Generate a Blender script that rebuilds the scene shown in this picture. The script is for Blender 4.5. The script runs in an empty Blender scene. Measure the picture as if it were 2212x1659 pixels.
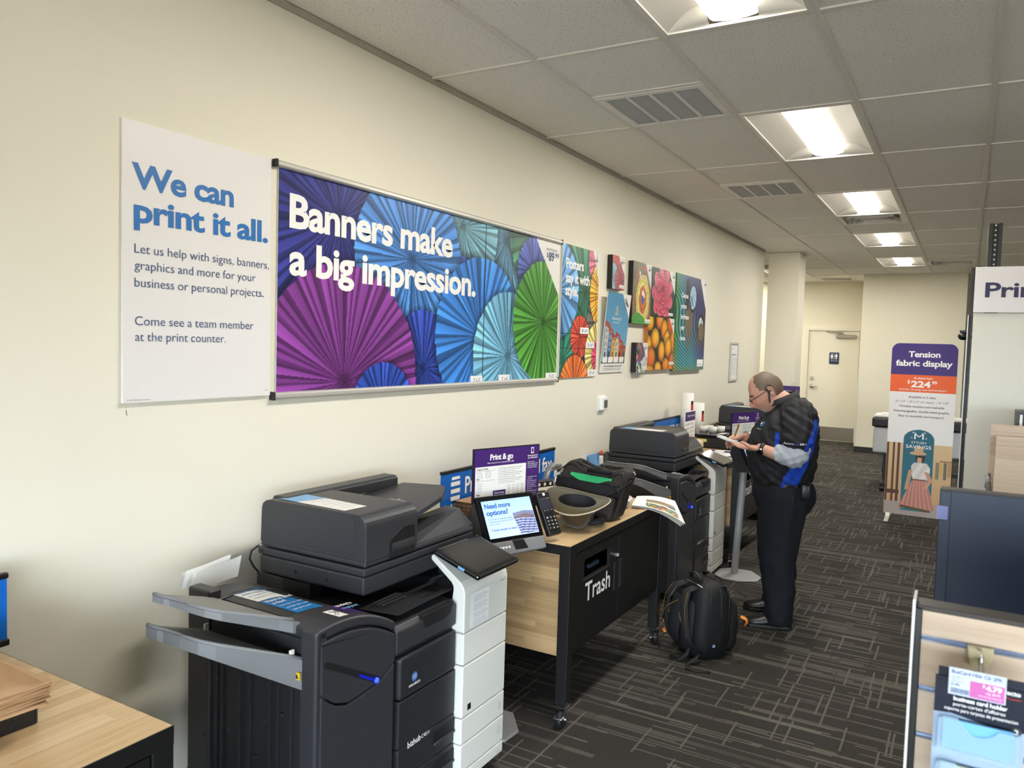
import bpy, bmesh, math, random
import numpy as np
from mathutils import Vector, Matrix, Euler
random.seed(7)
SC = bpy.context.scene
COLL = SC.collection
PI = math.pi

# ------------------------------------------------------------------ camera
def camera():
    f, yaw, pitch, roll, cx, cz = 1681.84, 0.527248, 0.0537931, 0.0295554, 2.37053, 1.68
    cy, sy = math.cos(yaw), math.sin(yaw)
    fw = Vector((-sy * math.cos(pitch), cy * math.cos(pitch), -math.sin(pitch)))
    r = Vector((cy, sy, 0)); u = r.cross(fw)
    c, s = math.cos(roll), math.sin(roll)
    r, u = c * r + s * u, c * u - s * r
    cam = bpy.data.cameras.new('camera')
    cam.sensor_fit = 'HORIZONTAL'; cam.sensor_width = 36.0
    cam.lens = f * 36.0 / 2212.0
    cam.clip_start = 0.02; cam.clip_end = 100
    cam.dof.use_dof = True; cam.dof.focus_distance = 4.6; cam.dof.aperture_fstop = 8.0
    o = bpy.data.objects.new('camera', cam); COLL.objects.link(o)
    m = Matrix.Identity(4)
    for i in range(3):
        m[i][0] = r[i]; m[i][1] = u[i]; m[i][2] = -fw[i]
    m[0][3], m[1][3], m[2][3] = cx, 0.0, cz
    o.matrix_world = m
    SC.camera = o
camera()

# ------------------------------------------------------------------ light and exposure
SC.view_settings.view_transform = 'Standard'
SC.view_settings.look = 'None'
SC.view_settings.gamma = 1.0
SC.view_settings.use_curve_mapping = False
SC.view_settings.exposure = 0.62
SC.cycles.use_denoising = True
SC.cycles.max_bounces = 7
SC.cycles.diffuse_bounces = 4
SC.cycles.glossy_bounces = 3
SC.cycles.transmission_bounces = 6
SC.cycles.transparent_max_bounces = 12
SC.cycles.sample_clamp_indirect = 6.0
SC.cycles.caustics_reflective = False
SC.cycles.caustics_refractive = False
LAMP = 3.0           # radiance of a ceiling-light lens seen from the side
LAMP_W = 25.0        # power each lens throws down
LAMP_C = (1.0, .955, .87)
SKY = 19.0            # daylight outside the shop front
w = bpy.data.worlds.new('daylight'); SC.world = w
w.use_nodes = True
bg = w.node_tree.nodes['Background']
wt = w.node_tree
wc = wt.nodes.new('ShaderNodeTexCoord'); ws = wt.nodes.new('ShaderNodeSeparateXYZ'); wt.links.new(wc.outputs['Generated'], ws.inputs[0])
wr = wt.nodes.new('ShaderNodeMapRange'); wr.inputs[1].default_value = -.03; wr.inputs[2].default_value = .03; wt.links.new(ws.outputs[2], wr.inputs[0])
wm = wt.nodes.new('ShaderNodeMix'); wm.data_type = 'RGBA'; wt.links.new(wr.outputs[0], wm.inputs[0])
wm.inputs[6].default_value = (.20, .195, .18, 1)      # pavement outside
wm.inputs[7].default_value = (.76, .88, 1.0, 1)       # open sky
wt.links.new(wm.outputs[2], bg.inputs[0]); bg.inputs[1].default_value = SKY

def window_portal(x0, x1, z0, z1, y):
    l = bpy.data.lights.new('window_portal', 'AREA')
    l.shape = 'RECTANGLE'; l.size = x1 - x0; l.size_y = z1 - z0
    l.cycles.is_portal = True
    o = bpy.data.objects.new('window_portal', l); COLL.objects.link(o)
    o.location = ((x0 + x1) / 2, y, (z0 + z1) / 2)
    o.rotation_euler = (PI / 2, 0, PI)      # shines along +y, into the shop
    return o

# ------------------------------------------------------------------ helpers
def lin(c):
    if isinstance(c, str):
        c = c.lstrip('#'); c = [int(c[i:i + 2], 16) / 255 for i in (0, 2, 4)]
    return tuple(v / 12.92 if v <= .04045 else ((v + .055) / 1.055) ** 2.4 for v in c)

def nlin(a):
    a = np.clip(a, 0, 1)
    return np.where(a <= .04045, a / 12.92, ((a + .055) / 1.055) ** 2.4)

MATS = {}
class NT:
    """small node-building helper"""
    def __init__(self, name):
        self.m = bpy.data.materials.new(name); self.m.use_nodes = True
        self.t = self.m.node_tree; self.b = self.t.nodes['Principled BSDF']
    def n(self, typ, **kw):
        nd = self.t.nodes.new(typ)
        for k, v in kw.items():
            if k.startswith('i_'):
                key = k[2:]; key = int(key) if key.isdigit() else key
                self.inp(nd, key, v)
            else:
                setattr(nd, k, v)
        return nd
    def inp(self, nd, key, v):
        s = nd.inputs[key]
        if hasattr(v, 'is_output') or isinstance(v, bpy.types.NodeSocket): self.t.links.new(v, s)
        else: s.default_value = v
    def math(self, op, a, b=0.0, c=None):
        nd = self.t.nodes.new('ShaderNodeMath'); nd.operation = op
        self.inp(nd, 0, a); self.inp(nd, 1, b)
        if c is not None: self.inp(nd, 2, c)
        return nd.outputs[0]
    def mix(self, fac, a, b):
        nd = self.t.nodes.new('ShaderNodeMix'); nd.data_type = 'RGBA'
        self.inp(nd, 0, fac)
        self.inp(nd, 6, a if not isinstance(a, tuple) else (*a, 1)); self.inp(nd, 7, b if not isinstance(b, tuple) else (*b, 1))
        return nd.outputs[2]
    def coord(self, obj=True):
        return self.n('ShaderNodeTexCoord').outputs['Object' if obj else 'Generated']
    def sep(self, v):
        return self.n('ShaderNodeSeparateXYZ', i_0=v).outputs
    def comb(self, x, y, z):
        return self.n('ShaderNodeCombineXYZ', i_0=x, i_1=y, i_2=z).outputs[0]
    def noise(self, v, scale, detail=3, rough=.55):
        return self.n('ShaderNodeTexNoise', i_Vector=v, i_Scale=scale, i_Detail=detail, i_Roughness=rough).outputs[0]
    def white(self, v):
        return self.n('ShaderNodeTexWhiteNoise', noise_dimensions='3D', i_Vector=v).outputs[0]
    def bump(self, h, strength=.2, dist=.01):
        self.t.links.new(self.n('ShaderNodeBump', i_Strength=strength, i_Distance=dist, i_Height=h).outputs[0], self.b.inputs['Normal'])
    def set(self, **kw):
        for k, v in kw.items():
            s = self.b.inputs[{'col': 'Base Color', 'rough': 'Roughness', 'metal': 'Metallic', 'spec': 'Specular IOR Level', 'em': 'Emission Color', 'ems': 'Emission Strength', 'trans': 'Transmission Weight', 'alpha': 'Alpha', 'ior': 'IOR', 'coat': 'Coat Weight', 'sheen': 'Sheen Weight'}[k]]
            if isinstance(v, tuple): v = (*v, 1) if len(v) == 3 else v
            self.inp(self.b, s.name, v)

def mat(name, col, rough=.5, metal=0, var=.06, scale=40, bump=0, bscale=200, spec=.5, em=None, ems=0, trans=0, alpha=1, coat=0, sheen=0):
    """plain procedural material: base colour with faint noise variation, optional grain"""
    if name in MATS: return MATS[name]
    t = NT(name); c = lin(col)
    t.set(rough=rough, metal=metal, spec=spec, coat=coat, sheen=sheen)
    if var:
        f = t.noise(t.coord(), scale, 3)
        t.set(col=t.mix(f, tuple(v * (1 - var) for v in c), tuple(min(1, v * (1 + var)) for v in c)))
    else: t.set(col=c)
    if bump: t.bump(t.noise(t.coord(), bscale, 2), bump, .002)
    if em: t.set(em=lin(em), ems=ems)
    if trans: t.set(trans=trans, ior=1.45)
    if alpha < 1: t.set(alpha=alpha)
    MATS[name] = t.m
    return t.m

class MB:
    """collects shapes (world coordinates) that become ONE mesh"""
    def __init__(self): self.v = []; self.f = []; self.s = []; self.c = []
    def raw(self, v, f, smooth=False, M=None, col=None):
        o = len(self.v)
        self.v += [tuple(M @ Vector(p)) for p in v] if M is not None else [tuple(p) for p in v]
        self.f += [tuple(i + o for i in q) for q in f]
        self.s += [smooth] * len(f)
        self.c += [col or (1, 1, 1)] * len(v)
        return self
    def bm(self, b, smooth=False, M=None, col=None):
        b.verts.index_update()
        self.raw([v.co.copy() for v in b.verts], [[v.index for v in f.verts] for f in b.faces], smooth, M, col); b.free(); return self
    def box(self, x0, x1, y0, y1, z0, z1, r=0, seg=2, M=None, col=None, smooth=None):
        b = bmesh.new(); bmesh.ops.create_cube(b, size=1)
        for v in b.verts: v.co = Vector(((x0 + x1) / 2 + v.co.x * (x1 - x0), (y0 + y1) / 2 + v.co.y * (y1 - y0), (z0 + z1) / 2 + v.co.z * (z1 - z0)))
        if r:
            r = min(r, .49 * min(abs(x1 - x0), abs(y1 - y0), abs(z1 - z0)))
            bmesh.ops.bevel(b, geom=b.edges[:], offset=r, segments=seg, profile=.5, affect='EDGES')
        return self.bm(b, False if smooth is None else smooth, M, col)
    def prism(self, poly, axis, a, c, r=0, seg=2, M=None, col=None, smooth=False):
        """poly of 2-D points extruded along axis: 'x' -> (y,z), 'y' -> (x,z), 'z' -> (x,y)"""
        def P(p, d): return {'x': (d, p[0], p[1]), 'y': (p[0], d, p[1]), 'z': (p[0], p[1], d)}[axis]
        n = len(poly); b = bmesh.new()
        A = [b.verts.new(P(p, a)) for p in poly]; B = [b.verts.new(P(p, c)) for p in poly]
        b.faces.new(A); b.faces.new(B[::-1])
        for i in range(n): b.faces.new((A[i], B[i], B[(i + 1) % n], A[(i + 1) % n]))
        bmesh.ops.recalc_face_normals(b, faces=b.faces[:])
        if r:
            e = [x for x in b.edges if len(x.link_faces) == 2 and x.calc_face_angle(0) > .5]
            bmesh.ops.bevel(b, geom=e, offset=r, segments=seg, profile=.5, affect='EDGES')
        return self.bm(b, smooth, M, col)
    def tube(self, path, r, n=8, closed=False, flat=None, M=None, col=None):
        """round tube along a path; r a number or one per point; flat=(a,b) gives an oval strap"""
        P = [Vector(p) for p in path]; k = len(P); V = []; F = []
        up = Vector((0, 0, 1)); prev = None
        for i in range(k):
            d = (P[(i + 1) % k] - P[i - 1]) if closed else (P[min(i + 1, k - 1)] - P[max(i - 1, 0)])
            d.normalize()
            if prev is None:
                s = d.cross(up)
                if s.length < .05: s = d.cross(Vector((1, 0, 0)))
            else:
                s = prev - d * prev.dot(d)
            s.normalize(); prev = s; t = s.cross(d)
            ri = r[i] if isinstance(r, (list, tuple)) else r
            a, c = (ri, ri) if flat is None else (flat[0], flat[1])
            for j in range(n):
                q = 2 * PI * j / n
                V.append(P[i] + s * (a * math.cos(q)) + t * (c * math.sin(q)))
        for i in range(k if closed else k - 1):
            for j in range(n):
                i2 = (i + 1) % k
                F.append((i * n + j, i * n + (j + 1) % n, i2 * n + (j + 1) % n, i2 * n + j))
        if not closed:
            F.append(tuple(range(n))[::-1]); F.append(tuple((k - 1) * n + j for j in range(n)))
        return self.raw(V, F, True, M, col)
    def cyl(self, p0, p1, r0, r1=None, n=16, M=None, col=None):
        p0, p1 = Vector(p0), Vector(p1); d = (p1 - p0).normalized()
        s = d.cross(Vector((0, 0, 1)))
        if s.length < .01: s = d.cross(Vector((1, 0, 0)))
        s.normalize(); t = s.cross(d); r1 = r0 if r1 is None else r1
        V = []
        for p, r in ((p0, r0), (p1, r1)):
            for j in range(n):
                q = 2 * PI * j / n; V.append(p + s * r * math.cos(q) + t * r * math.sin(q))
        o = len(self.v)
        self.raw(V, [(j, (j + 1) % n, n + (j + 1) % n, n + j) for j in range(n)], True, M, col)
        self.raw(V[:n], [tuple(range(n))[::-1]], False, M, col); self.raw(V[n:], [tuple(range(n))], False, M, col)
        return self
    def loft(self, rings, cap=True, closed=True, smooth=True, M=None, col=None):
        n = len(rings[0]); V = [p for r in rings for p in r]; F = []
        for i in range(len(rings) - 1):
            for j in range(n if closed else n - 1):
                F.append((i * n + j, i * n + (j + 1) % n, (i + 1) * n + (j + 1) % n, (i + 1) * n + j))
        if cap: F.append(tuple(range(n))[::-1]); F.append(tuple((len(rings) - 1) * n + j for j in range(n)))
        return self.raw(V, F, smooth, M, col)
    def lathe(self, prof, cx, cy, n=24, M=None, col=None, cap=True):
        return self.loft([[(cx + r * math.cos(2 * PI * j / n), cy + r * math.sin(2 * PI * j / n), z) for j in range(n)] for r, z in prof], cap, True, True, M, col)
    def ball(self, c, r, n=12, M=None, col=None, sc=(1, 1, 1)):
        b = bmesh.new(); bmesh.ops.create_uvsphere(b, u_segments=n, v_segments=max(6, n * 2 // 3), radius=1)
        for v in b.verts: v.co = Vector((c[0] + v.co.x * r * sc[0], c[1] + v.co.y * r * sc[1], c[2] + v.co.z * r * sc[2]))
        return self.bm(b, True, M, col)
    def sheet(self, fn, nu, nv, smooth=True, col=None, M=None):
        V = [fn(i / nu, j / nv) for j in range(nv + 1) for i in range(nu + 1)]
        F = [(j * (nu + 1) + i, j * (nu + 1) + i + 1, (j + 1) * (nu + 1) + i + 1, (j + 1) * (nu + 1) + i) for j in range(nv) for i in range(nu)]
        return self.raw(V, F, smooth, M, col)
    def poly(self, pts, col=None, M=None): return self.raw(pts, [tuple(range(len(pts)))], False, M, col)

WM = {}
def link_mesh(name, v, f, smooth, m, parent, col=None):
    me = bpy.data.meshes.new(name)
    if parent is not None:
        inv = WM[parent.name].inverted(); R = np.array(inv)
        a = np.asarray(v, float).reshape(-1, 3); v = a @ R[:3, :3].T + R[:3, 3]
    me.from_pydata(v if isinstance(v, list) else v.tolist(), [], f)
    me.polygons.foreach_set('use_smooth', smooth)
    if col is not None:
        at = me.color_attributes.new('Col', 'FLOAT_COLOR', 'POINT')
        c = np.ones((len(col), 4), np.float32); c[:, :3] = np.asarray(col); at.data.foreach_set('color', c.ravel())
    for x in (m if isinstance(m, (list, tuple)) else [m]): me.materials.append(x)
    me.update()
    o = bpy.data.objects.new(name, me); COLL.objects.link(o)
    if parent is not None:
        o.parent = parent; WM[o.name] = WM[parent.name]
    else: WM[o.name] = Matrix.Identity(4)
    return o

def obj(name, mb, m, parent=None, colors=False, autosmooth=None):
    o = link_mesh(name, mb.v, mb.f, mb.s, m, parent, mb.c if colors else None)
    return o
part = obj

def tag(o, label=None, cat=None, group=None, kind=None):
    if label: o['label'] = label
    if cat: o['category'] = cat
    if group: o['group'] = group
    if kind: o['kind'] = kind
    return o

def thing(name, label, cat, loc, group=None, M=None):
    o = bpy.data.objects.new(name, None); COLL.objects.link(o)
    o.empty_display_size = .05
    m = M if M is not None else Matrix.Translation(loc)
    o.matrix_world = m; WM[o.name] = m.copy()
    return tag(o, label, cat, group)

def single(name, mb, m, label, cat, group=None, loc=None, colors=False):
    """a thing that is one mesh; its origin at its base"""
    a = np.asarray(mb.v, float)
    if loc is None: loc = ((a[:, 0].min() + a[:, 0].max()) / 2, (a[:, 1].min() + a[:, 1].max()) / 2, a[:, 2].min())
    o = link_mesh(name, (a - np.array(loc)).tolist(), mb.f, mb.s, m, None, mb.c if colors else None)
    o.location = loc; WM[o.name] = Matrix.Translation(loc)
    return tag(o, label, cat, group)

def copy_tree(o, parent=None, skip=()):
    c = o.copy(); COLL.objects.link(c)
    if parent is not None:
        c.parent = parent
    WM[c.name] = WM.get(parent.name if parent is not None else o.name, Matrix.Identity(4))
    for ch in list(o.children):
        if ch.name.split('.')[0] in skip: continue
        copy_tree(ch, c, skip)
    return c

def structure(name, mb, m, parent=None):
    o = obj(name, mb, m, parent); o['kind'] = 'structure'; return o

# ---- lettering -------------------------------------------------------------
_TX = {}
def glyphs(s, bold, spacing, shear):
    k = (s, bold, spacing, shear)
    if k not in _TX:
        cu = bpy.data.curves.new('t', 'FONT'); cu.body = s; cu.size = 1; cu.offset = bold; cu.resolution_u = 3
        cu.space_character = spacing * (.955 if bold > .014 else 1); cu.space_word = 1.0 if bold > .014 else .9; cu.shear = shear
        ob = bpy.data.objects.new('t', cu); me = ob.to_mesh()
        v = np.array([x.co[:] for x in me.vertices]).reshape(-1, 3); f = [tuple(p.vertices) for p in me.polygons]
        ob.to_mesh_clear(); bpy.data.objects.remove(ob); bpy.data.curves.remove(cu)
        _TX[k] = (v, f)
    return _TX[k]

def text(mb, s, o, xd, yd, h, width=None, bold=0.0, lift=.0012, align='l', spacing=1.0, shear=0.0, col=None):
    """s with capital height h; baseline starts at o; xd reading direction, yd up direction; width squeezes the line to that length"""
    v, f = glyphs(s, bold, spacing, shear)
    if not len(v): return
    xd, yd = Vector(xd).normalized(), Vector(yd).normalized(); nn = xd.cross(yd)
    k = h / .715; x0, x1 = v[:, 0].min(), v[:, 0].max()
    kx = k if width is None else width / max(1e-6, (x1 - x0))
    off = {'l': 0, 'c': -(x1 - x0) * kx / 2, 'r': -(x1 - x0) * kx}[align]
    X = (v[:, 0] - x0) * kx + off; Y = v[:, 1] * k
    P = np.array(o)[None] + X[:, None] * np.array(xd) + Y[:, None] * np.array(yd) + lift * np.array(nn)
    mb.raw(P.tolist(), f, False, None, col)

class Flat:
    """a flat print: 2-D frame with origin at top-left, u to the right, v down"""
    def __init__(self, o, xd, yd): self.o = Vector(o); self.x = Vector(xd).normalized(); self.y = Vector(yd).normalized(); self.n = self.x.cross(self.y)
    def p(self, u, v, l=.001): return self.o + self.x * u - self.y * v + self.n * l
    def rect(self, mb, u0, v0, u1, v1, l=.001, col=None): mb.poly([self.p(u0, v1, l), self.p(u1, v1, l), self.p(u1, v0, l), self.p(u0, v0, l)], col)
    def pol(self, mb, pts, l=.001, col=None): mb.poly([self.p(u, v, l) for u, v in pts][::-1], col)
    def disc(self, mb, u, v, r, l=.001, n=20, col=None): mb.poly([self.p(u + r * math.cos(2 * PI * i / n), v - r * math.sin(2 * PI * i / n), l) for i in range(n)], col)
    def txt(self, mb, s, u, v, h, width=None, bold=0, lift=.0015, align='l', spacing=1.0, shear=0, col=None): text(mb, s, self.p(u, v, 0), self.x, self.y, h, width, bold, lift, align, spacing, shear, col)

def print_mat(name='print_ink', rough=.35, ems=0):
    if name in MATS: return MATS[name]
    t = NT(name); a = t.n('ShaderNodeAttribute', attribute_name='Col').outputs[0]
    g = t.mix(t.noise(t.coord(), 900, 1), (.97, .97, .97), (1, 1, 1))
    c = t.n('ShaderNodeMix', data_type='RGBA', blend_type='MULTIPLY', i_0=1.0, i_6=a, i_7=g).outputs[2]
    t.set(col=c, rough=rough, spec=.35)
    if ems: t.set(em=a, ems=ems, col=(.01, .01, .01))
    MATS[name] = t.m
    return t.m

def raster(name, fl, w, h, nu, nv, fn, m, parent, l=.001):
    """flat print as a fine grid of coloured vertices; fn(U,V) -> sRGB array"""
    u = np.linspace(0, w, nu + 1); v = np.linspace(0, h, nv + 1); U, V = np.meshgrid(u, v)
    C = nlin(fn(U, V)).reshape(-1, 3)
    P = np.array(fl.o)[None] + U.reshape(-1, 1) * np.array(fl.x) - V.reshape(-1, 1) * np.array(fl.y) + l * np.array(fl.n)
    i = np.arange(nu); j = np.arange(nv); I, J = np.meshgrid(i, j); a = (J * (nu + 1) + I).ravel()
    F = np.stack([a + nu + 1, a + nu + 2, a + 1, a], 1)
    return link_mesh(name, P, F.tolist(), [False] * len(F), m, parent, C)

def hsh(a, k=0.0):
    return np.modf(np.abs(np.sin(a * 12.9898 + k * 78.233) * 43758.5453))[0]
# ------------------------------------------------------------------ shared materials
def wall_material(name, c):
    t = NT(name); p = t.coord()
    f = t.noise(p, 1.3, 3); g = t.noise(p, 260, 2)
    c = lin(c)
    t.set(col=t.mix(f, tuple(v * .965 for v in c), tuple(v * 1.03 for v in c)), rough=.62, spec=.3)
    t.bump(g, .12, .0015); return t.m
M_WALL = wall_material('wall_paint', '#E9E4D3')
M_WALL2 = wall_material('wall_paint_far', '#E8E2CC')

def carpet_material():
    t = NT('carpet_pattern'); p = t.coord(); s = t.sep(p); X, Y = s[0], s[1]
    def dashes(along, across, pitch, length, dens, seed):
        row = t.math('FLOOR', t.math('DIVIDE', across, pitch))
        r1 = t.white(t.comb(row, seed, 0.0))
        seg = t.math('FLOOR', t.math('ADD', t.math('DIVIDE', along, length), t.math('MULTIPLY', r1, 17.0)))
        v = t.white(t.comb(row, seg, seed + 3.0))
        edge = t.math('FRACT', t.math('DIVIDE', across, pitch))
        return t.math('GREATER_THAN', v, dens), v
    jit = t.noise(p, 220, 2)
    Yj = t.math('ADD', Y, t.math('MULTIPLY', t.math('SUBTRACT', jit, .5), .007))
    Xj = t.math('ADD', X, t.math('MULTIPLY', t.math('SUBTRACT', jit, .5), .007))
    a, va = dashes(X, Yj, .0105, .40, .84, 1.0)
    a2, _ = dashes(X, Yj, .030, .70, .885, 5.0)
    b, vb = dashes(Y, Xj, .009, .24, .945, 9.0)
    # streaks are sparse in some carpet tiles
    tile = t.white(t.comb(t.math('FLOOR', t.math('DIVIDE', X, .5)), t.math('FLOOR', t.math('DIVIDE', Y, .25)), 2.0))
    dens = t.math('ADD', .45, t.math('MULTIPLY', tile, .55))
    a = t.math('MULTIPLY', a, dens); a2 = t.math('MULTIPLY', a2, t.math('MULTIPLY', dens, .55))
    m = t.math('MAXIMUM', t.math('MAXIMUM', a, a2), t.math('MULTIPLY', b, .85))
    fib = t.noise(p, 420, 2)
    m = t.math('MULTIPLY', m, t.math('ADD', .55, t.math('MULTIPLY', fib, .75)))
    base = t.mix(t.noise(p, 150, 3), lin('#302D2B'), lin('#44413D'))
    col = t.mix(t.math('MINIMUM', m, 1.0), base, lin('#6A6860'))
    pur, _ = dashes(Y, Xj, .009, .16, .988, 21.0)
    col = t.mix(t.math('MULTIPLY', pur, .5), col, lin('#3D3140'))
    # joints of the carpet tiles
    fx = t.math('FRACT', t.math('DIVIDE', X, 1.0)); fy = t.math('FRACT', t.math('DIVIDE', Y, .5))
    j = t.math('MAXIMUM', t.math('LESS_THAN', fx, .004), t.math('LESS_THAN', fy, .008))
    col = t.mix(t.math('MULTIPLY', j, .35), col, lin('#262220'))
    t.set(col=col, rough=.95, spec=.1, sheen=.0)
    t.bump(t.math('ADD', fib, t.math('MULTIPLY', m, .6)), .5, .004)
    return t.m
M_CARPET = carpet_material()

def wood_material(name, along, across, tones, strip=.042, length=.55, rough=.35):
    """butcher-block laminate: strips run along `along`, side by side across `across` (axis indices)"""
    t = NT(name); p = t.coord(); s = t.sep(p); A, B = s[along], s[across]; third = s[3 - along - across]
    row = t.math('FLOOR', t.math('DIVIDE', B, strip))
    r1 = t.white(t.comb(row, 4.0, 0.0))
    seg = t.math('FLOOR', t.math('ADD', t.math('DIVIDE', A, length), t.math('MULTIPLY', r1, 23.0)))
    v = t.white(t.comb(row, seg, 7.0))
    gp = t.comb(t.math('ADD', t.math('MULTIPLY', A, 3.0), t.math('MULTIPLY', v, 40.0)), t.math('MULTIPLY', B, 85.0), t.math('MULTIPLY', third, 85.0))
    g = t.noise(gp, 1.0, 4, .65)
    k = t.math('ADD', t.math('MULTIPLY', v, .55), t.math('MULTIPLY', t.math('SUBTRACT', g, .5), .95))
    ramp = t.n('ShaderNodeValToRGB', i_0=t.math('ADD', k, .18)); e = ramp.color_ramp.elements
    e[0].position = 0; e[0].color = (*lin(tones[0]), 1); e[1].position = 1; e[1].color = (*lin(tones[2]), 1)
    x = e.new(.5); x.color = (*lin(tones[1]), 1)
    t.set(col=ramp.outputs[0], rough=rough, spec=.4); t.bump(g, .05, .001)
    return t.m
TOPT = ('#B08F64', '#D0B186', '#E0C9A2')
M_TOP = wood_material('butcher_block_top', 1, 0, TOPT)
M_SIDE = wood_material('butcher_block_side', 0, 2, ('#866B4C', '#A78961', '#BEA176'), .028, .45, .45)
M_GREYWOOD = wood_material('grey_oak_laminate', 0, 2, ('#A8927B', '#C3AE97', '#D2C0AB'), .2, 3.0, .5)

M_CHAR = mat('charcoal_plastic', '#2D2E32', .42, bump=.06, bscale=900, var=.04)
M_CHAR2 = mat('charcoal_plastic_dark', '#212225', .45, bump=.06, bscale=900, var=.04)
M_BLACKP = mat('black_plastic', '#141416', .38, var=.05)
M_BLACKM = mat('black_steel', '#111112', .42, var=.05, bump=.05, bscale=700)
M_WHITEP = mat('offwhite_plastic', '#D9D8D0', .38, var=.015, scale=8)
M_GREYP = mat('grey_tray_plastic', '#77787A', .45, var=.03, bump=.05, bscale=900)
M_GLOSSB = mat('black_glass', '#0C0D10', .08, var=.02, spec=.6)
M_PAPER = mat('white_paper', '#EFEFEC', .7, var=.015)
M_PAPER2 = mat('paper_grey_edges', '#D8D8D4', .7, var=.03)
M_INKB = mat('black_ink', '#1B1B1F', .5, var=.05)
M_INKG = mat('grey_ink', '#6F7076', .5, var=.05)
M_INKW = mat('white_ink', '#F4F4F2', .45, var=.01)
M_BLUE = mat('sign_blue', '#0A63BE', .4, var=.02)
M_NAVYINK = mat('navy_ink', '#2C4874', .5, var=.03)
M_BLUEINK = mat('headline_blue_ink', '#1F6DB4', .45, var=.03)
M_PURPLE = mat('sign_purple', '#43216F', .35, var=.03)
M_CHROME = mat('chrome', '#C9CACC', .18, 1, var=.03)
M_ALU = mat('satin_aluminium', '#C9C6BE', .35, .35, var=.03, scale=300)
M_POLE = mat('grey_powder_coat', '#9A9B9C', .45, .2, var=.03)
M_KRAFT = mat('kraft_paper', '#A8825C', .75, var=.12, scale=60)
M_RUBBER = mat('black_rubber', '#17171A', .55, var=.08)
M_PRINT = print_mat()
# ------------------------------------------------------------------ the room
ZC = 2.973
YF, YB = -3.4, 15.62
m = MB(); m.box(-3, 9, YF, YB + .15, -.1, 0); structure('floor', m, M_CARPET)
ZT = 3.2
m = MB(); m.box(-.15, 0, YF, 10.6, 0, ZT); structure('wall_left', m, M_WALL)
m = MB(); m.box(-3, 9, YB, YB + .15, 0, ZT); wb = structure('wall_back', m, M_WALL2)
m = MB(); m.box(.82, 2.325, 14.2, YB - .001, 0, ZC); structure('wall_bump', m, M_WALL2)
m = MB(); m.box(.012, .41, 10.8, 11.22, 0, ZC - .002); structure('wall_pillar', m, M_WALL)
m = MB(); m.box(-3.15, -3, YF, YB + .15, 0, ZT); structure('wall_hall', m, M_WALL2)
m = MB(); m.box(9, 9.15, YF, YB + .15, 0, ZT); structure('wall_right', m, M_WALL2)
# shop front behind the camera: piers, sill and head round three window openings
m = MB(); m.box(-3, 9, YF - .15, YF, 0, .2); m.box(-3, 9, YF - .15, YF, 2.2, ZT)
for x0, x1 in ((-3, 1.2), (3.4, 3.6), (5.9, 6.1), (8.7, 9)): m.box(x0, x1, YF - .15, YF, .2, 2.2)
structure('wall_front', m, M_WALL2)
for x0, x1 in ((1.2, 3.4), (3.6, 5.9), (6.1, 8.7)): window_portal(x0, x1, .2, 2.2, YF - .1)
m = MB()
for x in (1.25, 3.35, 3.65, 5.85, 6.15, 8.65): m.box(x - .025, x + .025, YF - .1, YF - .04, .2, 2.2)
for x0, x1 in ((1.2, 3.4), (3.6, 5.9), (6.1, 8.7)):
    m.box(x0, x1, YF - .1, YF - .04, .2, .25); m.box(x0, x1, YF - .1, YF - .04, 2.15, 2.2)
structure('window_1', m, M_ALU)

mb_base = mat('black_baseboard', '#1D1C1C', .5)
m = MB(); m.box(.814, 2.33, 14.188, 14.2, 0, .1); m.box(.808, .82, 14.188, YB - .02, 0, .1); structure('baseboard_bump', m, mb_base)
m = MB(); m.box(0, .01, YF, 10.6, 0, .1); structure('baseboard_left', m, mb_base)
m = MB(); m.box(0.002, .42, 10.79, 10.8, 0, .1); m.box(.41, .42, 10.8, 11.22, 0, .1); structure('baseboard_pillar', m, mb_base)
m = MB(); m.box(-3, -.31, YB - .012, YB, 0, .1); m.box(.745, .808, YB - .012, YB, 0, .1); m.box(2.33, 9, YB - .012, YB, 0, .1); structure('baseboard_back', m, mb_base)
# clear corner guards
M_GUARD = mat('corner_guard_vinyl', '#DAD6C6', .3, var=.02)
m = MB(); m.box(.8, .822, 14.195, 14.202, .1, 1.22); m.box(.805, .82, 14.2, 14.25, .1, 1.22); structure('trim_1', m, M_GUARD)
m = MB(); m.box(.37, .414, 10.794, 10.801, .1, 1.25); m.box(.408, .415, 10.8, 10.85, .1, 1.25); structure('trim_2', m, M_GUARD)
m = MB(); m.box(.0, .01, YF, 10.6, ZC - .022, ZC); structure('trim_3', m, mat('wall_angle', '#A9A59A', .5))

# ------------------------------------------------------------------ suspended ceiling
def tile_material():
    t = NT('fissured_ceiling_tile'); p = t.coord()
    a = t.noise(p, 95, 3, .7); b = t.noise(p, 300, 2)
    pit = t.math('GREATER_THAN', a, .61); pin = t.math('GREATER_THAN', b, .67)
    pits = t.math('MAXIMUM', pit, t.math('MULTIPLY', pin, .6))
    base = t.mix(t.noise(p, 2.0, 2), lin('#EAE7E0'), lin('#F3F0EA'))
    t.set(col=t.mix(t.math('MULTIPLY', pits, .55), base, lin('#8E8A82')), rough=.9, spec=.1)
    t.bump(pits, -.35, .004); return t.m
M_TILE = tile_material()
M_TBAR = mat('ceiling_grid_white', '#DDD9D0', .5, var=.02)
m = MB(); m.box(-3.15, 9.15, YF - .15, YB + .15, 3.2, 3.25); ceil = structure('ceiling', m, M_TILE)
X0, Y0 = .5895, 3.1887
PX, PY = .6096, 1.2192
xs = [X0 + PX * i for i in range(-4, 7)]
rows = list(range(-5, 11))
def Yr(i): return Y0 + PY * i
tile_me = {}
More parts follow.
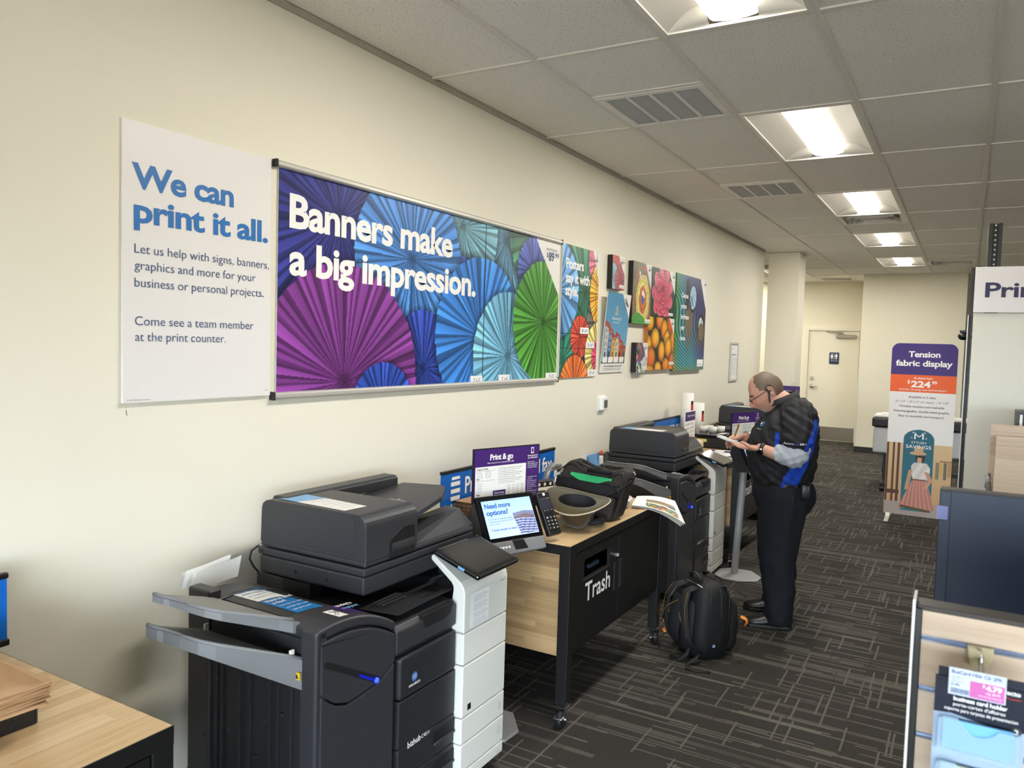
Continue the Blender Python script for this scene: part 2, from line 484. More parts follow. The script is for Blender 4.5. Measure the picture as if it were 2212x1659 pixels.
def tile(x0, x1, y0, y1):
    k = (round(x1 - x0, 3), round(y1 - y0, 3))
    if k not in tile_me:
        mb = MB(); w_, h_ = (x1 - x0) / 2 - .008, (y1 - y0) / 2 - .008
        mb.box(-w_, w_, -h_, h_, 0, .015, 0)
        o = link_mesh('ceiling_tile', mb.v, mb.f, mb.s, M_TILE, ceil); tile_me[k] = o.data
    else:
        o = bpy.data.objects.new('ceiling_tile', tile_me[k]); COLL.objects.link(o); o.parent = ceil; WM[o.name] = WM['ceiling']
    o.location = ((x0 + x1) / 2, (y0 + y1) / 2, ZC + .004)
lights = [(X0 + PX, Yr(i)) for i in (-1, 1, 3, 5, 7)] + [(-.63, Yr(8)), (-1.849, Yr(6)), (-1.849, Yr(9)), (3.6375, Yr(-1)), (3.6375, Yr(3))]  # hall pair behind the wall is unseen, added to brighten door wall and gap
holes = set()
def cell(x, y): return (round((x - X0) / PX), round((y - Y0) / PY * 2))
light_cells = {cell(x, y) for x, y in lights} | {(c[0], c[1] + 1) for c in (cell(x, y) for x, y in lights)}
vent_cells = {(0, 1), (0, 5), (1, 8), (2, 15), (-1, 19), (-2, 15)}
for ci in range(-5, 6):
    for ri in rows:
        x0, x1 = X0 + PX * ci, X0 + PX * (ci + 1)
        h = [(ci, 2 * ri), (ci, 2 * ri + 1)]
        y0, y1 = Yr(ri), Yr(ri + 1)
        if ri == rows[0]: y0 = YF
        if ri == rows[-1]: y1 = YB
        if y1 - y0 < .1: continue
        cols = [(x0, x1)]
        if ci == -1: cols = [(.012, x1)] if y1 <= 10.7 else [(-.02, x1)]
        if ci < -1 and y1 < 10.6: continue
        free = [c not in light_cells and c not in vent_cells for c in h]
        for a, b in cols:
            if all(free): tile(a, b, y0, y1)
            else:
                if free[0]: tile(a, b, y0, y0 + PY / 2)
                if free[1]: tile(a, b, y0 + PY / 2, y1)
# grid bars
for i in range(-3, 7):
    x = X0 + PX * i
    m = MB(); m.box(x - .012, x + .012, (10.6 if i < 0 else YF), YB, ZC - .004, ZC + .006); obj('grid_bar', m, M_TBAR, ceil)
for ri in rows[1:]:
    y = Yr(ri)
    x0 = 0.01 if y < 10.6 else -1.85
    m = MB(); m.box(x0, 3.65, y - .012, y + .012, ZC - .003, ZC + .006); obj('grid_bar', m, M_TBAR, ceil)
for ci, hi in sorted(vent_cells):
    y = Yr(0) + PY / 2 * (hi if hi % 2 else hi + 1); x = X0 + PX * ci
    m = MB(); m.box(x, x + PX, y - .012, y + .012, ZC - .003, ZC + .006); obj('grid_bar', m, M_TBAR, ceil)
m = MB(); m.box(3.64, 9, YF, YB, ZC + .004, ZC + .02); m.box(-3, -2.44, 10.6, YB, ZC + .004, ZC + .02); obj('far_panel', m, M_TILE, ceil)

# ------------------------------------------------------------------ recessed lights
M_LENS = mat('lit_lens', '#FFFFFF', .5, var=0, em='#FFF6E8', ems=LAMP)
M_PAN = mat('light_pan_white', '#E2DFD7', .4, var=.01)
def make_light(x, y, label):
    L = thing('ceiling_light', label, 'light', (x + PX / 2, y + PY / 2, ZC), 'recessed ceiling lights')
    x0, x1, y0, y1 = x + .012, x + PX - .012, y + .012, y + PY - .012
    m = MB(); t = .018
    m.box(x0, x1, y0, y0 + t, ZC - .003, ZC + .01); m.box(x0, x1, y1 - t, y1, ZC - .003, ZC + .01)
    m.box(x0, x0 + t, y0 + t, y1 - t, ZC - .003, ZC + .01); m.box(x1 - t, x1, y0 + t, y1 - t, ZC - .003, ZC + .01)
    part('frame', m, M_PAN, L)
    xc = (x0 + x1) / 2; WZ = lambda q: ZC + .004 + .062 * math.sin(q * PI * .60)
    for s in (-1, 1):
        m = MB(); rings = []
        for k in range(11):
            q = k / 10; rings.append([(xc + s * (.276 - q * .178), y0 + t + .001, WZ(q)), (xc + s * (.276 - q * .178), y1 - t - .001, WZ(q))])
        m.loft(rings, cap=False, closed=False); part('reflector', m, M_PAN, L)
        for yy, sg in ((y0 + t, 1), (y1 - t, -1)):
            m = MB(); V = []; n = 11
            for j in range(4):
                for k in range(n):
                    q = k / 10; V.append((xc + s * (.276 - q * .178), yy + sg * .06 * math.sin(q * PI * .55) * math.sin(j / 3 * PI / 2), ZC + .004 + (WZ(q) - ZC - .004) * (1 - math.cos(j / 3 * PI / 2)) + .0005))
            m.raw(V, [(j * n + k, j * n + k + 1, (j + 1) * n + k + 1, (j + 1) * n + k) for j in range(3) for k in range(n - 1)], True); part('end_cap', m, M_PAN, L)
    m = MB(); rings = []
    for xq, zq in ((-.1, .075), (-.1, .03), (-.085, .02), (-.05, .014), (0, .0115), (.05, .014), (.085, .02), (.1, .03), (.1, .075)): rings.append([(xc + xq, y0 + t, ZC + zq), (xc + xq, y1 - t, ZC + zq)])
    m.loft(rings, cap=False, closed=False); part('lens', m, M_LENS, L)
    m = MB(); m.box(x0, x1, y0, y1, ZC + .125, ZC + .14); part('housing', m, M_PAN, L)
    l = bpy.data.lights.new('lamp', 'AREA'); l.shape = 'RECTANGLE'; l.size = .2; l.size_y = 1.12; l.energy = LAMP_W; l.color = LAMP_C; l.spread = PI
    lo = bpy.data.objects.new('lamp', l); COLL.objects.link(lo); lo.parent = L; lo.location = (0, 0, .008)
    return L
LL = ['lit ceiling panel at the top edge, nearest of the row', 'lit ceiling panel second from the camera, beside the near return grille', 'lit ceiling panel third from the camera, just before the square diffuser', 'small lit ceiling panel just beyond the square diffuser, fourth of the row', 'farthest lit ceiling panel of the row, in front of the back wall', 'lit ceiling panel over the hall, seen in the gap beside the pillar', 'unseen light added deep in the hall to brighten the door wall', 'unseen light added at the far end of the hall to brighten it', 'recessed light beyond the right edge, level with the nearest ceiling light', 'recessed light beyond the right edge, level with the third ceiling light']
for (x, y), l in zip(lights, LL): make_light(x, y, l)

# return-air grilles: dark louvre field divided by bars
M_LOUVRE = mat('grille_grey', '#A8A8A6', .5, var=.03)
M_GRF = mat('grille_frame_white', '#EAE7E0', .5, var=.02)
def grille(x, y, label):
    g = thing('return_grille', label, 'vent', (x + PX / 2, y + PY / 4, ZC), 'return air grilles')
    x0, x1, y0, y1 = x + .013, x + PX - .013, y + .013, y + PY / 2 - .013
    m = MB(); a = .042
    m.box(x0, x1, y0, y0 + a, ZC - .006, ZC + .004, .002); m.box(x0, x1, y1 - a, y1, ZC - .006, ZC + .004, .002)
    m.box(x0, x0 + a, y0 + a, y1 - a, ZC - .006, ZC + .004, .002); m.box(x1 - a, x1, y0 + a, y1 - a, ZC - .006, ZC + .004, .002)
    part('frame', m, M_GRF, g)
    wd = (x1 - x0 - 2 * a) / 4
    for k in range(1, 4):
        m = MB(); xx = x0 + a + wd * k; m.box(xx - .009, xx + .009, y0 + a, y1 - a, ZC - .006, ZC + .004); part('divider', m, M_GRF, g)
    for k in range(4):
        m = MB(); xa = x0 + a + wd * k + (.009 if k else 0); xb = x0 + a + wd * (k + 1) - (.009 if k < 3 else 0)
        for j in range(26):
            yy = y0 + a + (y1 - y0 - 2 * a) * (j + .5) / 26
            m.raw([(xa, yy - .009, ZC + .011), (xb, yy - .009, ZC + .011), (xb, yy + .008, ZC - .001), (xa, yy + .008, ZC - .001)], [(0, 1, 2, 3)])
        o = part('louvre', m, M_LOUVRE, g); o['kind'] = 'stuff'
    m = MB(); m.box(x0, x1, y0, y1, ZC + .03, ZC + .04); part('backing', m, M_BLACKM, g)
grille(X0, Yr(0) + PY / 2, 'larger square return grille above the long banner')
grille(X0, Yr(2) + PY / 2, 'smaller square return grille farther along, above the canvas prints')
def diffuser(x, y, label):
    d = thing('air_diffuser', label, 'vent', (x + PX / 2, y + PY / 4, ZC), 'square supply air diffusers')
    xc, yc = x + PX / 2, y + PY / 4; h = PX / 2 - .013
    m = MB(); rings = []
    for q, z in ((1, 0), (.86, 0), (.8, .05)): rings.append([(xc + sx * h * q, yc + sy * h * q, ZC + z) for sx, sy in ((-1, -1), (1, -1), (1, 1), (-1, 1))])
    m.loft(rings, cap=False, smooth=False); part('frame', m, M_GRF, d)
    for q in (.72, .52, .32):
        m = MB(); m.loft([[(xc + sx * h * a, yc + sy * h * a, ZC + z) for sx, sy in ((-1, -1), (1, -1), (1, 1), (-1, 1))] for a, z in ((q, -.010), (q - .075, .022))], cap=False, smooth=False)
        part('vane', m, M_GRF, d)
    m = MB(); m.box(xc - h * .14, xc + h * .14, yc - h * .14, yc + h * .14, ZC - .004, ZC + .004); part('centre_plate', m, M_GRF, d)
    m = MB(); m.box(xc - h, xc + h, yc - h, yc + h, ZC + .06, ZC + .07); part('throat', m, M_BLACKM, d)
diffuser(X0 + PX, Yr(4), 'square air diffuser touching the third ceiling light')
diffuser(X0 + 2 * PX, Yr(7) + PY / 2, 'square air diffuser right of the farthest ceiling light')
diffuser(X0 - PX + .0, Yr(9) + PY / 2, 'square air diffuser above the restroom door')
diffuser(X0 - 2 * PX, Yr(7) + PY / 2, 'air diffuser over the hall, seen in the gap beside the pillar')

# ------------------------------------------------------------------ restroom door
M_DOOR = mat('door_cream', '#E4DFCC', .4, var=.02)
M_STEEL = mat('brushed_steel', '#A9A294', .35, .8, var=.05, scale=120)
d = thing('door_1', None, None, (.21, YB, 0)); d['kind'] = 'structure'
m = MB(); m.box(-.225, .652, YB - .012, YB + .02, .012, 2.06, .003); part('door_leaf', m, M_DOOR, d)
m = MB(); m.box(-.3, -.232, YB - .035, YB + .01, 0, 2.12, .004); m.box(.66, .73, YB - .035, YB + .01, 0, 2.12, .004); m.box(-.232, .66, YB - .035, YB + .01, 2.066, 2.12, .004); part('door_frame', m, M_DOOR, d)
m = MB(); m.box(-.2, .63, YB - .016, YB - .012, .02, .265, .001); part('kick_plate', m, M_STEEL, d)
m = MB(); m.box(.25, .59, YB - .06, YB - .012, 1.93, 1.995, .006)
m.tube([(.3, YB - .05, 2.0), (.38, YB - .075, 2.03), (.08, YB - .05, 2.05)], .011, 8); part('door_closer', m, M_STEEL, d)
m = MB(); m.cyl((-.15, YB - .012, 1.169), (-.15, YB - .035, 1.169), .035, .03, 20); part('deadbolt', m, M_ALU, d)
m = MB(); m.cyl((-.15, YB - .012, 1.02), (-.15, YB - .03, 1.02), .04, .038, 20); m.cyl((-.15, YB - .03, 1.02), (-.15, YB - .065, 1.02), .014, .014, 12)
m.tube([(-.15, YB - .06, 1.02), (-.1, YB - .065, 1.018), (-.03, YB - .06, 1.012)], [.013, .012, .009], 8); part('lever_handle', m, M_ALU, d)
sg = thing('restroom_sign', 'small dark blue restroom sign with two white figures on the cream door', 'sign', (.23, YB - .013, 1.445))
m = MB(); m.prism([(.145, 1.455), (.155, 1.445), (.305, 1.445), (.315, 1.455), (.315, 1.654), (.305, 1.664), (.155, 1.664), (.145, 1.654)], 'y', YB - .018, YB - .0125); part('sign_plate', m, mat('restroom_navy', '#1B2F52', .4), sg)
F = Flat((.145, YB - .018, 1.664), (1, 0, 0), (0, 0, 1)); m = MB()
for c, skirt in ((.045, True), (.122, False)):
    F.disc(m, c, .03, .0105)
    F.pol(m, [(c - .014, .044), (c + .014, .044), (c + (.028 if skirt else .02), .092), (c - (.028 if skirt else .02), .092)] if skirt else [(c - .021, .044), (c + .021, .044), (c + .021, .085), (c + .013, .085), (c - .013, .085), (c - .021, .085)])
    for s_ in (-.012, .004): F.rect(m, c + s_, .08, c + s_ + .009, .128)
F.rect(m, .082, .02, .088, .13)
F.txt(m, 'RESTROOMS', .03, .162, .014, .112)
part('pictogram', m, M_INKW, sg)
# ------------------------------------------------------------------ prints on the left wall
EY, EZ = (0, 1, 0), (0, 0, 1)
def sRGB(*h): return np.array([[int(x[i:i + 2], 16) / 255 for i in (1, 3, 5)] for x in h])
def mixc(C, m, col): return C * (1 - m[..., None]) + np.asarray(col) * m[..., None]
def rosette(C, U, V, cx, cy, R, col, n=30, dark=.35, light=1.25, ph=0.0, sx=1.0, tint=None):
    """a folded-paper fan printed round (cx,cy)"""
    dx, dy = (U - cx) / sx, V - cy
    r = np.hypot(dx, dy); a = (np.arctan2(dy, dx) + ph) % (2 * PI) / (2 * PI) * n
    a = a + .22 * np.sin(a * 2.3 + ph * 5)
    k = np.floor(a); fr = a - k
    edge = R * (1 + .016 * np.abs(fr - .5) - .02 * hsh(k, ph))
    inside = (r < edge)
    tone = .8 + .45 * hsh(k, ph + 1)
    sh = np.where(fr < .60, tone * (1.05 - .35 * fr), tone * (.42 + .5 * (fr - .6)))
    crease = np.exp(-((fr - .6) / (.035 + .012 / (r + .02) * .2)) ** 2)
    sh = sh * (1 - .55 * crease)
    sh = sh * (.72 + .32 * np.clip(r / R, 0, 1)) * np.clip(.45 + r / (.22 * R), .45, 1)
    sh = dark + (light - dark) * np.clip(sh, 0, 1.3) / 1.15
    col = np.asarray(col)
    c = np.clip(col[None, None] * sh[..., None] + .05 * (sh[..., None] - .9), 0, 1)
    # paper throws a shade on what lies behind it
    halo = np.clip(1 - (r - edge) / (.10 * R), 0, 1) * (~inside) * .35
    C = C * (1 - halo[..., None])
    return np.where(inside[..., None], c, C)
def hexc(h): return np.array([int(h[i:i + 2], 16) / 255 for i in (1, 3, 5)])

def banner_fn(U, V):
    C = np.zeros(U.shape + (3,)) + hexc('#20215A')
    for cx, cy, R, h, n, ph in ((.343, .156, .62, '#353A8C', 34, .2), (1.75, .06, .55, '#6BA3C4', 30, .8), (1.29, .05, .36, '#7DB9CC', 30, .4), (1.30, .62, .42, '#4463B4', 26, 1.6),
                               (.86, .27, .42, '#4A86D0', 32, .5), (2.2, -.02, .42, '#4C8A6C', 16, .9), (2.10, .21, .21, '#5668BE', 24, .1), (.963, .80, .29, '#2E47A4', 26, 2.1),
                               (1.50, .63, .44, '#3F86DC', 30, 1.0), (.39, .855, .52, '#7C3A8A', 40, .35), (.66, 1.0, .23, '#2F4FB0', 26, .7), (1.80, .74, .38, '#78B8DA', 30, 1.9),
                               (2.44, .95, .2, '#2F7F6E', 14, .4), (2.235, .522, .385, '#4F963B', 30, .6)):
        C = rosette(C, U, V, cx, cy, R, hexc(h), int(n * 1.3), ph=ph)
    tri = (U > 2.105) & (V < (U - 2.105) * 1.02)
    C = np.where(tri[..., None], hexc('#ECEAE6'), C)
    for u in (1.524, 1.829): C = np.where((np.abs(U - u) < .0028)[..., None], .08, C)
    return C
BY0, BZ1, BW, BH = 2.195, 2.338, 2.4384, .888
def wall_thing(name, label, cat, y, z): return thing(name, label, cat, (0, y, z))
b = wall_thing('wall_banner', 'long printed banner of blue, purple and green paper fans reading Banners make a big impression', 'banner', 2.19 + 1.22, 1.425)
m = MB(); m.box(.006, .0085, BY0, BY0 + BW, BZ1 - BH, BZ1 + .004); part('banner_fabric', m, M_PAPER, b)
F = Flat((.0085, BY0, BZ1), EY, EZ)
raster('banner_print', F, BW, BH, 620, 226, banner_fn, M_PRINT, b, .0006)
for z0, z1 in ((2.334, 2.362), (1.424, 1.454)):
    m = MB(); zc = (z0 + z1) / 2
    m.prism([(.001 + .028 * x, zc + (z1 - z0) / 2 * y) for x, y in ((0, -1), (.6, -1), (.85, -.8), (1, -.4), (1, .4), (.85, .8), (.6, 1), (0, 1))], 'y', 2.176, 4.632)
    r = part('rail', m, M_ALU, b)
    for ya, yb in ((2.166, 2.176), (4.632, 4.638)):
        m = MB(); m.box(.0005, .031, ya, yb, z0 - .002, z1 + .002, .008); part('rail_end_cap', m, M_RUBBER, r)
m = MB(); F.txt(m, 'Banners make', .058, .222, .132, 1.142, bold=.03); F.txt(m, 'a big impression.', .06, .41, .132, 1.37, bold=.03); part('headline', m, M_INKW, b)
m = MB()
for u0, u1 in ((1.402, 1.524), (1.70, 1.829), (2.29, 2.4384)):
    m = MB(); F.rect(m, u0, .852, u1, .888, .0014); part('size_label', m, M_INKW, b)
m = MB(); F.txt(m, 'starting at', 2.25, .062, .022, .15, bold=-.005); F.txt(m, '$', 2.255, .105, .03, .022, bold=.02); F.txt(m, '89', 2.283, .125, .055, .075, bold=.03); F.txt(m, '99', 2.37, .1, .03, .055, bold=.02)
F.txt(m, "3' x 5'", 1.43, .886, .022, .07, lift=.003); F.txt(m, "3' x 6'", 1.735, .886, .022, .07, lift=.003); F.txt(m, "3' x 8'", 2.335, .884, .022, .07, lift=.003)
part('price_lettering', m, M_NAVYINK, b)

# white "We can print it all" board
s_ = wall_thing('wall_poster_board', 'white board reading We can print it all in blue, left of the long banner', 'sign', 1.85, 1.444)
m = MB(); m.prism([(.004, 1.444), (.016, 1.444), (.007, 2.359), (.0005, 2.359)], 'y', 1.541, 2.158); part('board', m, mat('white_board', '#E6E3E1', .4, var=.01), s_)
sl = (.0095, 0, .915); F = Flat((.0072, 1.541, 2.359), EY, (-.0098, 0, 1))
m = MB(); F.txt(m, 'We can', .033, .212, .080, .405, bold=.028); F.txt(m, 'print it all.', .039, .322, .080, .562, bold=.028); part('headline', m, M_BLUEINK, s_)
m = MB()
for t_, u, v, w_ in (('Let us help with signs, banners,', .041, .424, .566), ('graphics and more for your', .041, .478, .50), ('business or personal projects.', .041, .534, .54), ('Come see a team member', .042, .66, .49), ('at the print counter.', .042, .712, .362)):
    F.txt(m, t_, u, v, .031, w_, bold=-.006)
part('body_lettering', m, M_NAVYINK, s_)
m = MB(); F.txt(m, '\u00a9 2019 All rights reserved', .012, .908, .004, .085); F.txt(m, '239878', .59, .895, .004, .014); part('small_print', m, M_INKB, s_)

# 24 x 36 poster
def poster_fn(U, V):
    C = np.zeros(U.shape + (3,)) + hexc('#2E5B4A')
    C = rosette(C, U, V, .38, .30, .60, hexc('#3F8C6C'), 22, ph=.3)
    C = rosette(C, U, V, .05, .78, .42, hexc('#3B9A80'), 14, ph=.9)
    C = rosette(C, U, V, -.06, .31, .33, hexc('#6AA4DE'), 20, ph=.5)
    C = rosette(C, U, V, .62, .07, .2, hexc('#E06A86'), 16, ph=.2)
    C = rosette(C, U, V, .66, .50, .24, hexc('#6B6763'), 22, ph=1.1)
    C = rosette(C, U, V, .72, .30, .27, hexc('#E9A93B'), 44, ph=.1, light=1.35)
    C = rosette(C, U, V, .40, .78, .11, hexc('#2C3F86'), 12, ph=.1)
    C = rosette(C, U, V, .31, .62, .15, hexc('#D8503F'), 26, ph=.7)
    C = rosette(C, U, V, .64, .74, .24, hexc('#E3CE7C'), 26, ph=.6)
    C = rosette(C, U, V, .66, .76, .14, hexc('#D8476B'), 24, ph=.4)
    C = rosette(C, U, V, .24, .98, .235, hexc('#F0793A'), 30, ph=.2)
    C = np.where(((U > .49) & (V < (U - .49) * 1.9))[..., None], hexc('#EDEAE4'), C)
    for v, u1 in ((.60, .457), (.70, .559)): C = np.where(((np.abs(V - v) < .003) & (U < u1))[..., None], .06, C)
    for u, v1 in ((.457, .6), (.559, .7)): C = np.where(((np.abs(U - u) < .0022) & (V < v1))[..., None], C * .55, C)
    return C
p_ = wall_thing('wall_poster', 'tall poster of green, orange and red paper fans reading Posters say it with style', 'poster', 4.97, 1.446)
m = MB(); m.box(.003, .012, 4.67, 5.267, 1.446, 2.35); part('board', m, M_PAPER2, p_)
F = Flat((.012, 4.67, 2.35), EY, EZ)
raster('poster_print', F, .597, .904, 150, 226, poster_fn, M_PRINT, p_, .0006)
m = MB(); F.txt(m, 'Posters', .056, .158, .068, .28, bold=.03); F.txt(m, 'say it with', .056, .252, .068, .385, bold=.03); F.txt(m, 'style.', .056, .34, .068, .2, bold=.03); part('headline', m, M_INKW, p_)
for q in ((.309, .552, .454, .597), (.41, .652, .556, .697), (.458, .852, .597, .9)):
    m = MB(); F.rect(m, *q, .0014); part('size_label', m, M_INKW, p_)
m = MB(); F.txt(m, '18" x 24"', .335, .586, .022, .09, lift=.003); F.txt(m, '22" x 28"', .437, .686, .022, .09, lift=.003); F.txt(m, '24" x 36"', .485, .886, .022, .09, lift=.003)
F.txt(m, 'starting at', .53, .045, .008, .045); F.txt(m, '$40', .52, .075, .022, .042, bold=.02); F.txt(m, '99', .565, .068, .012, .018); part('price_lettering', m, M_NAVYINK, p_)

# canvas prints: a box of stretched canvas with the picture on its face
def canvas(name, label, y0, y1, z0, z1, depth, fn, side, nu, nv, cut=None, price=None, chip=None, words=None):
    c = wall_thing(name, label, 'canvas print', (y0 + y1) / 2, z0)
    m = MB(); m.box(.002, depth, y0, y1, z0, z1, .003); part('stretcher', m, side, c)
    F = Flat((depth, y0, z1), EY, EZ); w_, h_ = y1 - y0, z1 - z0
    def f2(U, V):
        C = fn(U / w_, V / h_)
        if cut: C = np.where(((U / w_ > 1 - cut[0]) & (V / h_ < (U / w_ - 1 + cut[0]) / cut[0] * cut[1]))[..., None], hexc('#E8E6E2'), C)
        return C
    raster('printed_picture', F, w_, h_, nu, nv, f2, M_PRINT, c, .0006)
    if price:
        m = MB(); F.txt(m, 'starting at', w_ - .075, .022, .008, .06); F.txt(m, '$' + price[:-2], w_ - .075, .055, .022, .05, bold=.02); F.txt(m, price[-2:], w_ - .022, .047, .012, .018, bold=.01); part('price_lettering', m, M_NAVYINK, c)
    if chip:
        m = MB(); F.rect(m, *chip, .0014); q = part('size_label', m, M_INKW, c)
        m = MB(); F.txt(m, 'Canvas Print', chip[0] + .008, chip[1] + (chip[3] - chip[1]) * .75, .012, (chip[2] - chip[0]) - .016, lift=.003); part('label_lettering', m, M_NAVYINK, q)
    if words:
        m = MB()
        for t_, u, v, h2, w2 in words: F.txt(m, t_, u, v, h2, w2, bold=.02)
        part('headline', m, M_INKW, c)
    return c
def fan_small(U, V):
    C = np.zeros(U.shape + (3,)) + hexc('#E9C58A')
    C = rosette(C, U, V, .3, .45, .55, hexc('#CF4B3E'), 26)
    C = rosette(C, U, V, .05, .65, .42, hexc('#8FB4BE'), 26, ph=.4)
    return rosette(C, U, V, .72, .72, .5, hexc('#A84A52'), 34, ph=.2)
def swirl(U, V):
    C = np.zeros(U.shape + (3,)) + hexc('#6E5A44')
    r0 = np.hypot((U - .55) * 1.15, (V - .60))
    a = np.arctan2(V - .6, U - .55)
    r = r0 + .012 * np.sin(a * 7 + r0 * 60)
    for R, h in ((.62, '#6B7A5C'), (.56, '#B25A34'), (.5, '#5E7F6D'), (.46, '#8F5B38'), (.42, '#CBBE8B'), (.36, '#D9C948'), (.31, '#C9D06A'), (.28, '#E6D98A'), (.24, '#C8763C'), (.19, '#B85A2E'), (.13, '#C9803E'), (.085, '#3B57A0')):
        C = np.where((r < R)[..., None], hexc(h), C)
    C = np.where(((V > .9 - .08 * np.sin(U * 5)))[..., None], hexc('#4E9A4A'), C)
    blot = (np.hypot(U - .55, (V - .49) * 1.2) < .06) | (np.hypot(U - .62, (V - .53)) < .04)
    C = np.where(blot[..., None], .92, C)
    drip = (np.abs(U - .36) < .03) & (V > .15) & (V < .22 + .02 * np.sin(U * 200))
    C = np.where(drip[..., None], .95, C)
    st = hsh(np.floor(a * 22) + np.floor(r0 * 46) * 13)
    return np.clip(C * (.86 + .28 * st[..., None]), 0, 1)
def flower(U, V):
    C = np.zeros(U.shape + (3,)) + hexc('#1E3327')
    x, y = (U - .47) * 1.35, V - .52
    for k in range(7):
        R = .60 - k * .078; n = 9 - k * .6; cy = -.05 * k * .35
        r = np.hypot(x, (y - cy)); a = np.arctan2(y - cy, x) + k * .7
        f = np.abs(((a / (2 * PI) * n) % 1) - .5) * 2
        edge = R * (1 - .22 * f ** 2.2)
        q = np.clip(r / np.maximum(edge, 1e-3), 0, 1)
        base = mixc(np.zeros(U.shape + (3,)) + hexc('#8E1B3C'), q, hexc('#D63A5E'))
        base = mixc(base, np.clip((q - .88) / .12, 0, 1) * .85, hexc('#F2A9B8'))
        base = base * (1 - .45 * f[..., None] ** 3)
        C = np.where((r < edge)[..., None], base, C)
    return np.clip(C, 0, 1)
def mangoes(U, V):
    C = np.zeros(U.shape + (3,)) + hexc('#2A1A10')
    for i, (cx, cy, rx, ry, t_) in enumerate(((.05, .1, .15, .17, 0), (.85, .1, .16, .2, 1), (.42, .06, .14, .17, .4), (.03, .6, .14, .25, .2), (.98, .45, .14, .26, .5), (.6, .22, .13, .19, .3), (.27, .40, .155, .19, 0), (.72, .40, .12, .17, .1), (.12, .78, .17, .22, .9), (.52, .65, .125, .2, .1), (.78, .57, .13, .2, .15), (.96, .85, .15, .18, 1), (.7, .92, .14, .15, .6), (.4, .97, .13, .13, .05), (.08, 1.02, .18, .12, .5), (.88, .98, .1, .1, .8))):
        x, y = (U - cx) / rx, (V - cy) / ry; r = np.hypot(x, y)
        c = mixc(np.zeros(U.shape + (3,)) + hexc('#F2B92C'), np.clip(.15 + t_ * .75 - x * .25 + y * .35, 0, 1), hexc('#CF5A1C'))
        c = c * (1.08 - .5 * r[..., None] ** 3)
        sp = hsh(np.floor(U * 60) + np.floor(V * 60) * 71)
        c = c * np.where(sp > .96, .8, 1)[..., None]
        C = np.where((r < 1)[..., None], c, C * np.where((r < 1.12)[..., None], .7, 1))
    return np.clip(C, 0, 1)
def glass_art(U, V):
    C = np.zeros(U.shape + (3,)) + hexc('#4A463E')
    k = hsh(np.floor(U * 9 + .8 * np.sin(V * 11)) + 17 * np.floor(V * 8 + np.sin(U * 9)))
    for t0, h in ((0, '#2B2B30'), (.3, '#8A8F94'), (.45, '#3F6FB0'), (.6, '#A33B4A'), (.75, '#DAD8D0'), (.88, '#6E8E3A')): C = np.where((k > t0)[..., None], hexc(h), C)
    rr = np.hypot((U - .42) * 1.3, V - .3); C = np.where((rr < .3)[..., None], C * .4 + hexc('#9B4A52') * .6 * (.7 + .5 * np.sin(U * 60))[..., None], C)
    ring = np.abs(np.sin(np.hypot(U - .72, V - .75) * 45)) > .6; C = np.where((ring & (np.hypot(U - .72, V - .75) < .26))[..., None], .9, C)
    return np.clip(C, 0, 1)
def feather(U, V):
    th = (U - .05) * .9 + (V - .1) * .25
    barb = .5 + .5 * np.sin((V * 1.6 - U * 1.1 + .25 * np.sin(V * 7)) * 60)
    C = mixc(np.zeros(U.shape + (3,)) + hexc('#3D8F4E'), np.clip(U * 4.5, 0, 1), hexc('#2E8FA8'))
    C = mixc(C, np.clip((U - .35) * 2.2 - (V - .5) * 1.2, 0, 1), hexc('#2A2C78'))
    C = mixc(C, np.clip((V - .78) * 3.5 - U * .2, 0, 1), hexc('#38A7A8'))
    C = mixc(C, np.clip((V - .74) * 4 - np.abs(U - .02) * 9, 0, 1), hexc('#C58A2C'))
    C = mixc(C, np.clip((V - .93) * 9, 0, 1) * .7, hexc('#B98A3A'))
    C = C * (.38 + .85 * barb[..., None])
    br = np.hypot((U - .43) / .17, (V - .48) / .3); C = mixc(C, np.clip(1.3 - br, 0, 1), hexc('#6B5A48') )
    br = np.hypot((U - .83) / .13, (V - .58) / .17); C = mixc(C, np.clip(1.6 - br * 1.2, 0, 1), hexc('#59483C'))
    for cx, cy, rx, ry, h in ((.54, .23, .13, .15, '#15151C'), (.545, .22, .105, .125, '#9FC0DA'), (.5, .26, .05, .06, '#6F93B8'), (.85, .54, .13, .16, '#15151C'), (.84, .5, .08, .08, '#B9C6CF'), (.86, .58, .1, .1, '#6B6048')):
        C = np.where((np.hypot((U - cx) / rx, (V - cy) / ry) < 1)[..., None], hexc(h) * (.8 + .35 * barb[..., None]), C)
    C = np.where(((U > .3) & (U < .42) & (V > .03) & (V < .36) & (U < .46 - V * .2))[..., None], hexc('#15161C'), C)
    for u in (.42, .71): C = np.where((np.abs(U - u) < .004)[..., None], C * .3, C)
    return np.clip(C, 0, 1)
M_EDGE_G = mat('canvas_edge_green', '#2F4A38', .6, var=.3, scale=30)
M_EDGE_T = mat('canvas_edge_teal', '#3B7F5A', .6, var=.5, scale=20)
M_EDGE_M = mat('canvas_edge_orange', '#B5732A', .6, var=.4, scale=20)
canvas('canvas_print', 'small canvas of a red paper fan with black edges, high beside the tall poster', 5.44, 5.678, 2.104, 2.357, .045, fan_small, M_BLACKM, 60, 64, (.5, .55), '2799', (.14, .215, .232, .24))
canvas('canvas_print', 'canvas of a painted yellow and orange ringed swirl with black edges', 5.86, 6.275, 1.86, 2.357, .045, swirl, M_BLACKM, 110, 132, (.34, .42), '5799', (.29, .455, .41, .485))
canvas('canvas_print', 'canvas of a pink red flower, right of the painted swirl', 6.30, 6.905, 1.945, 2.352, .04, flower, M_EDGE_G, 150, 100, (.28, .5), '6999', (.45, .37, .57, .395))
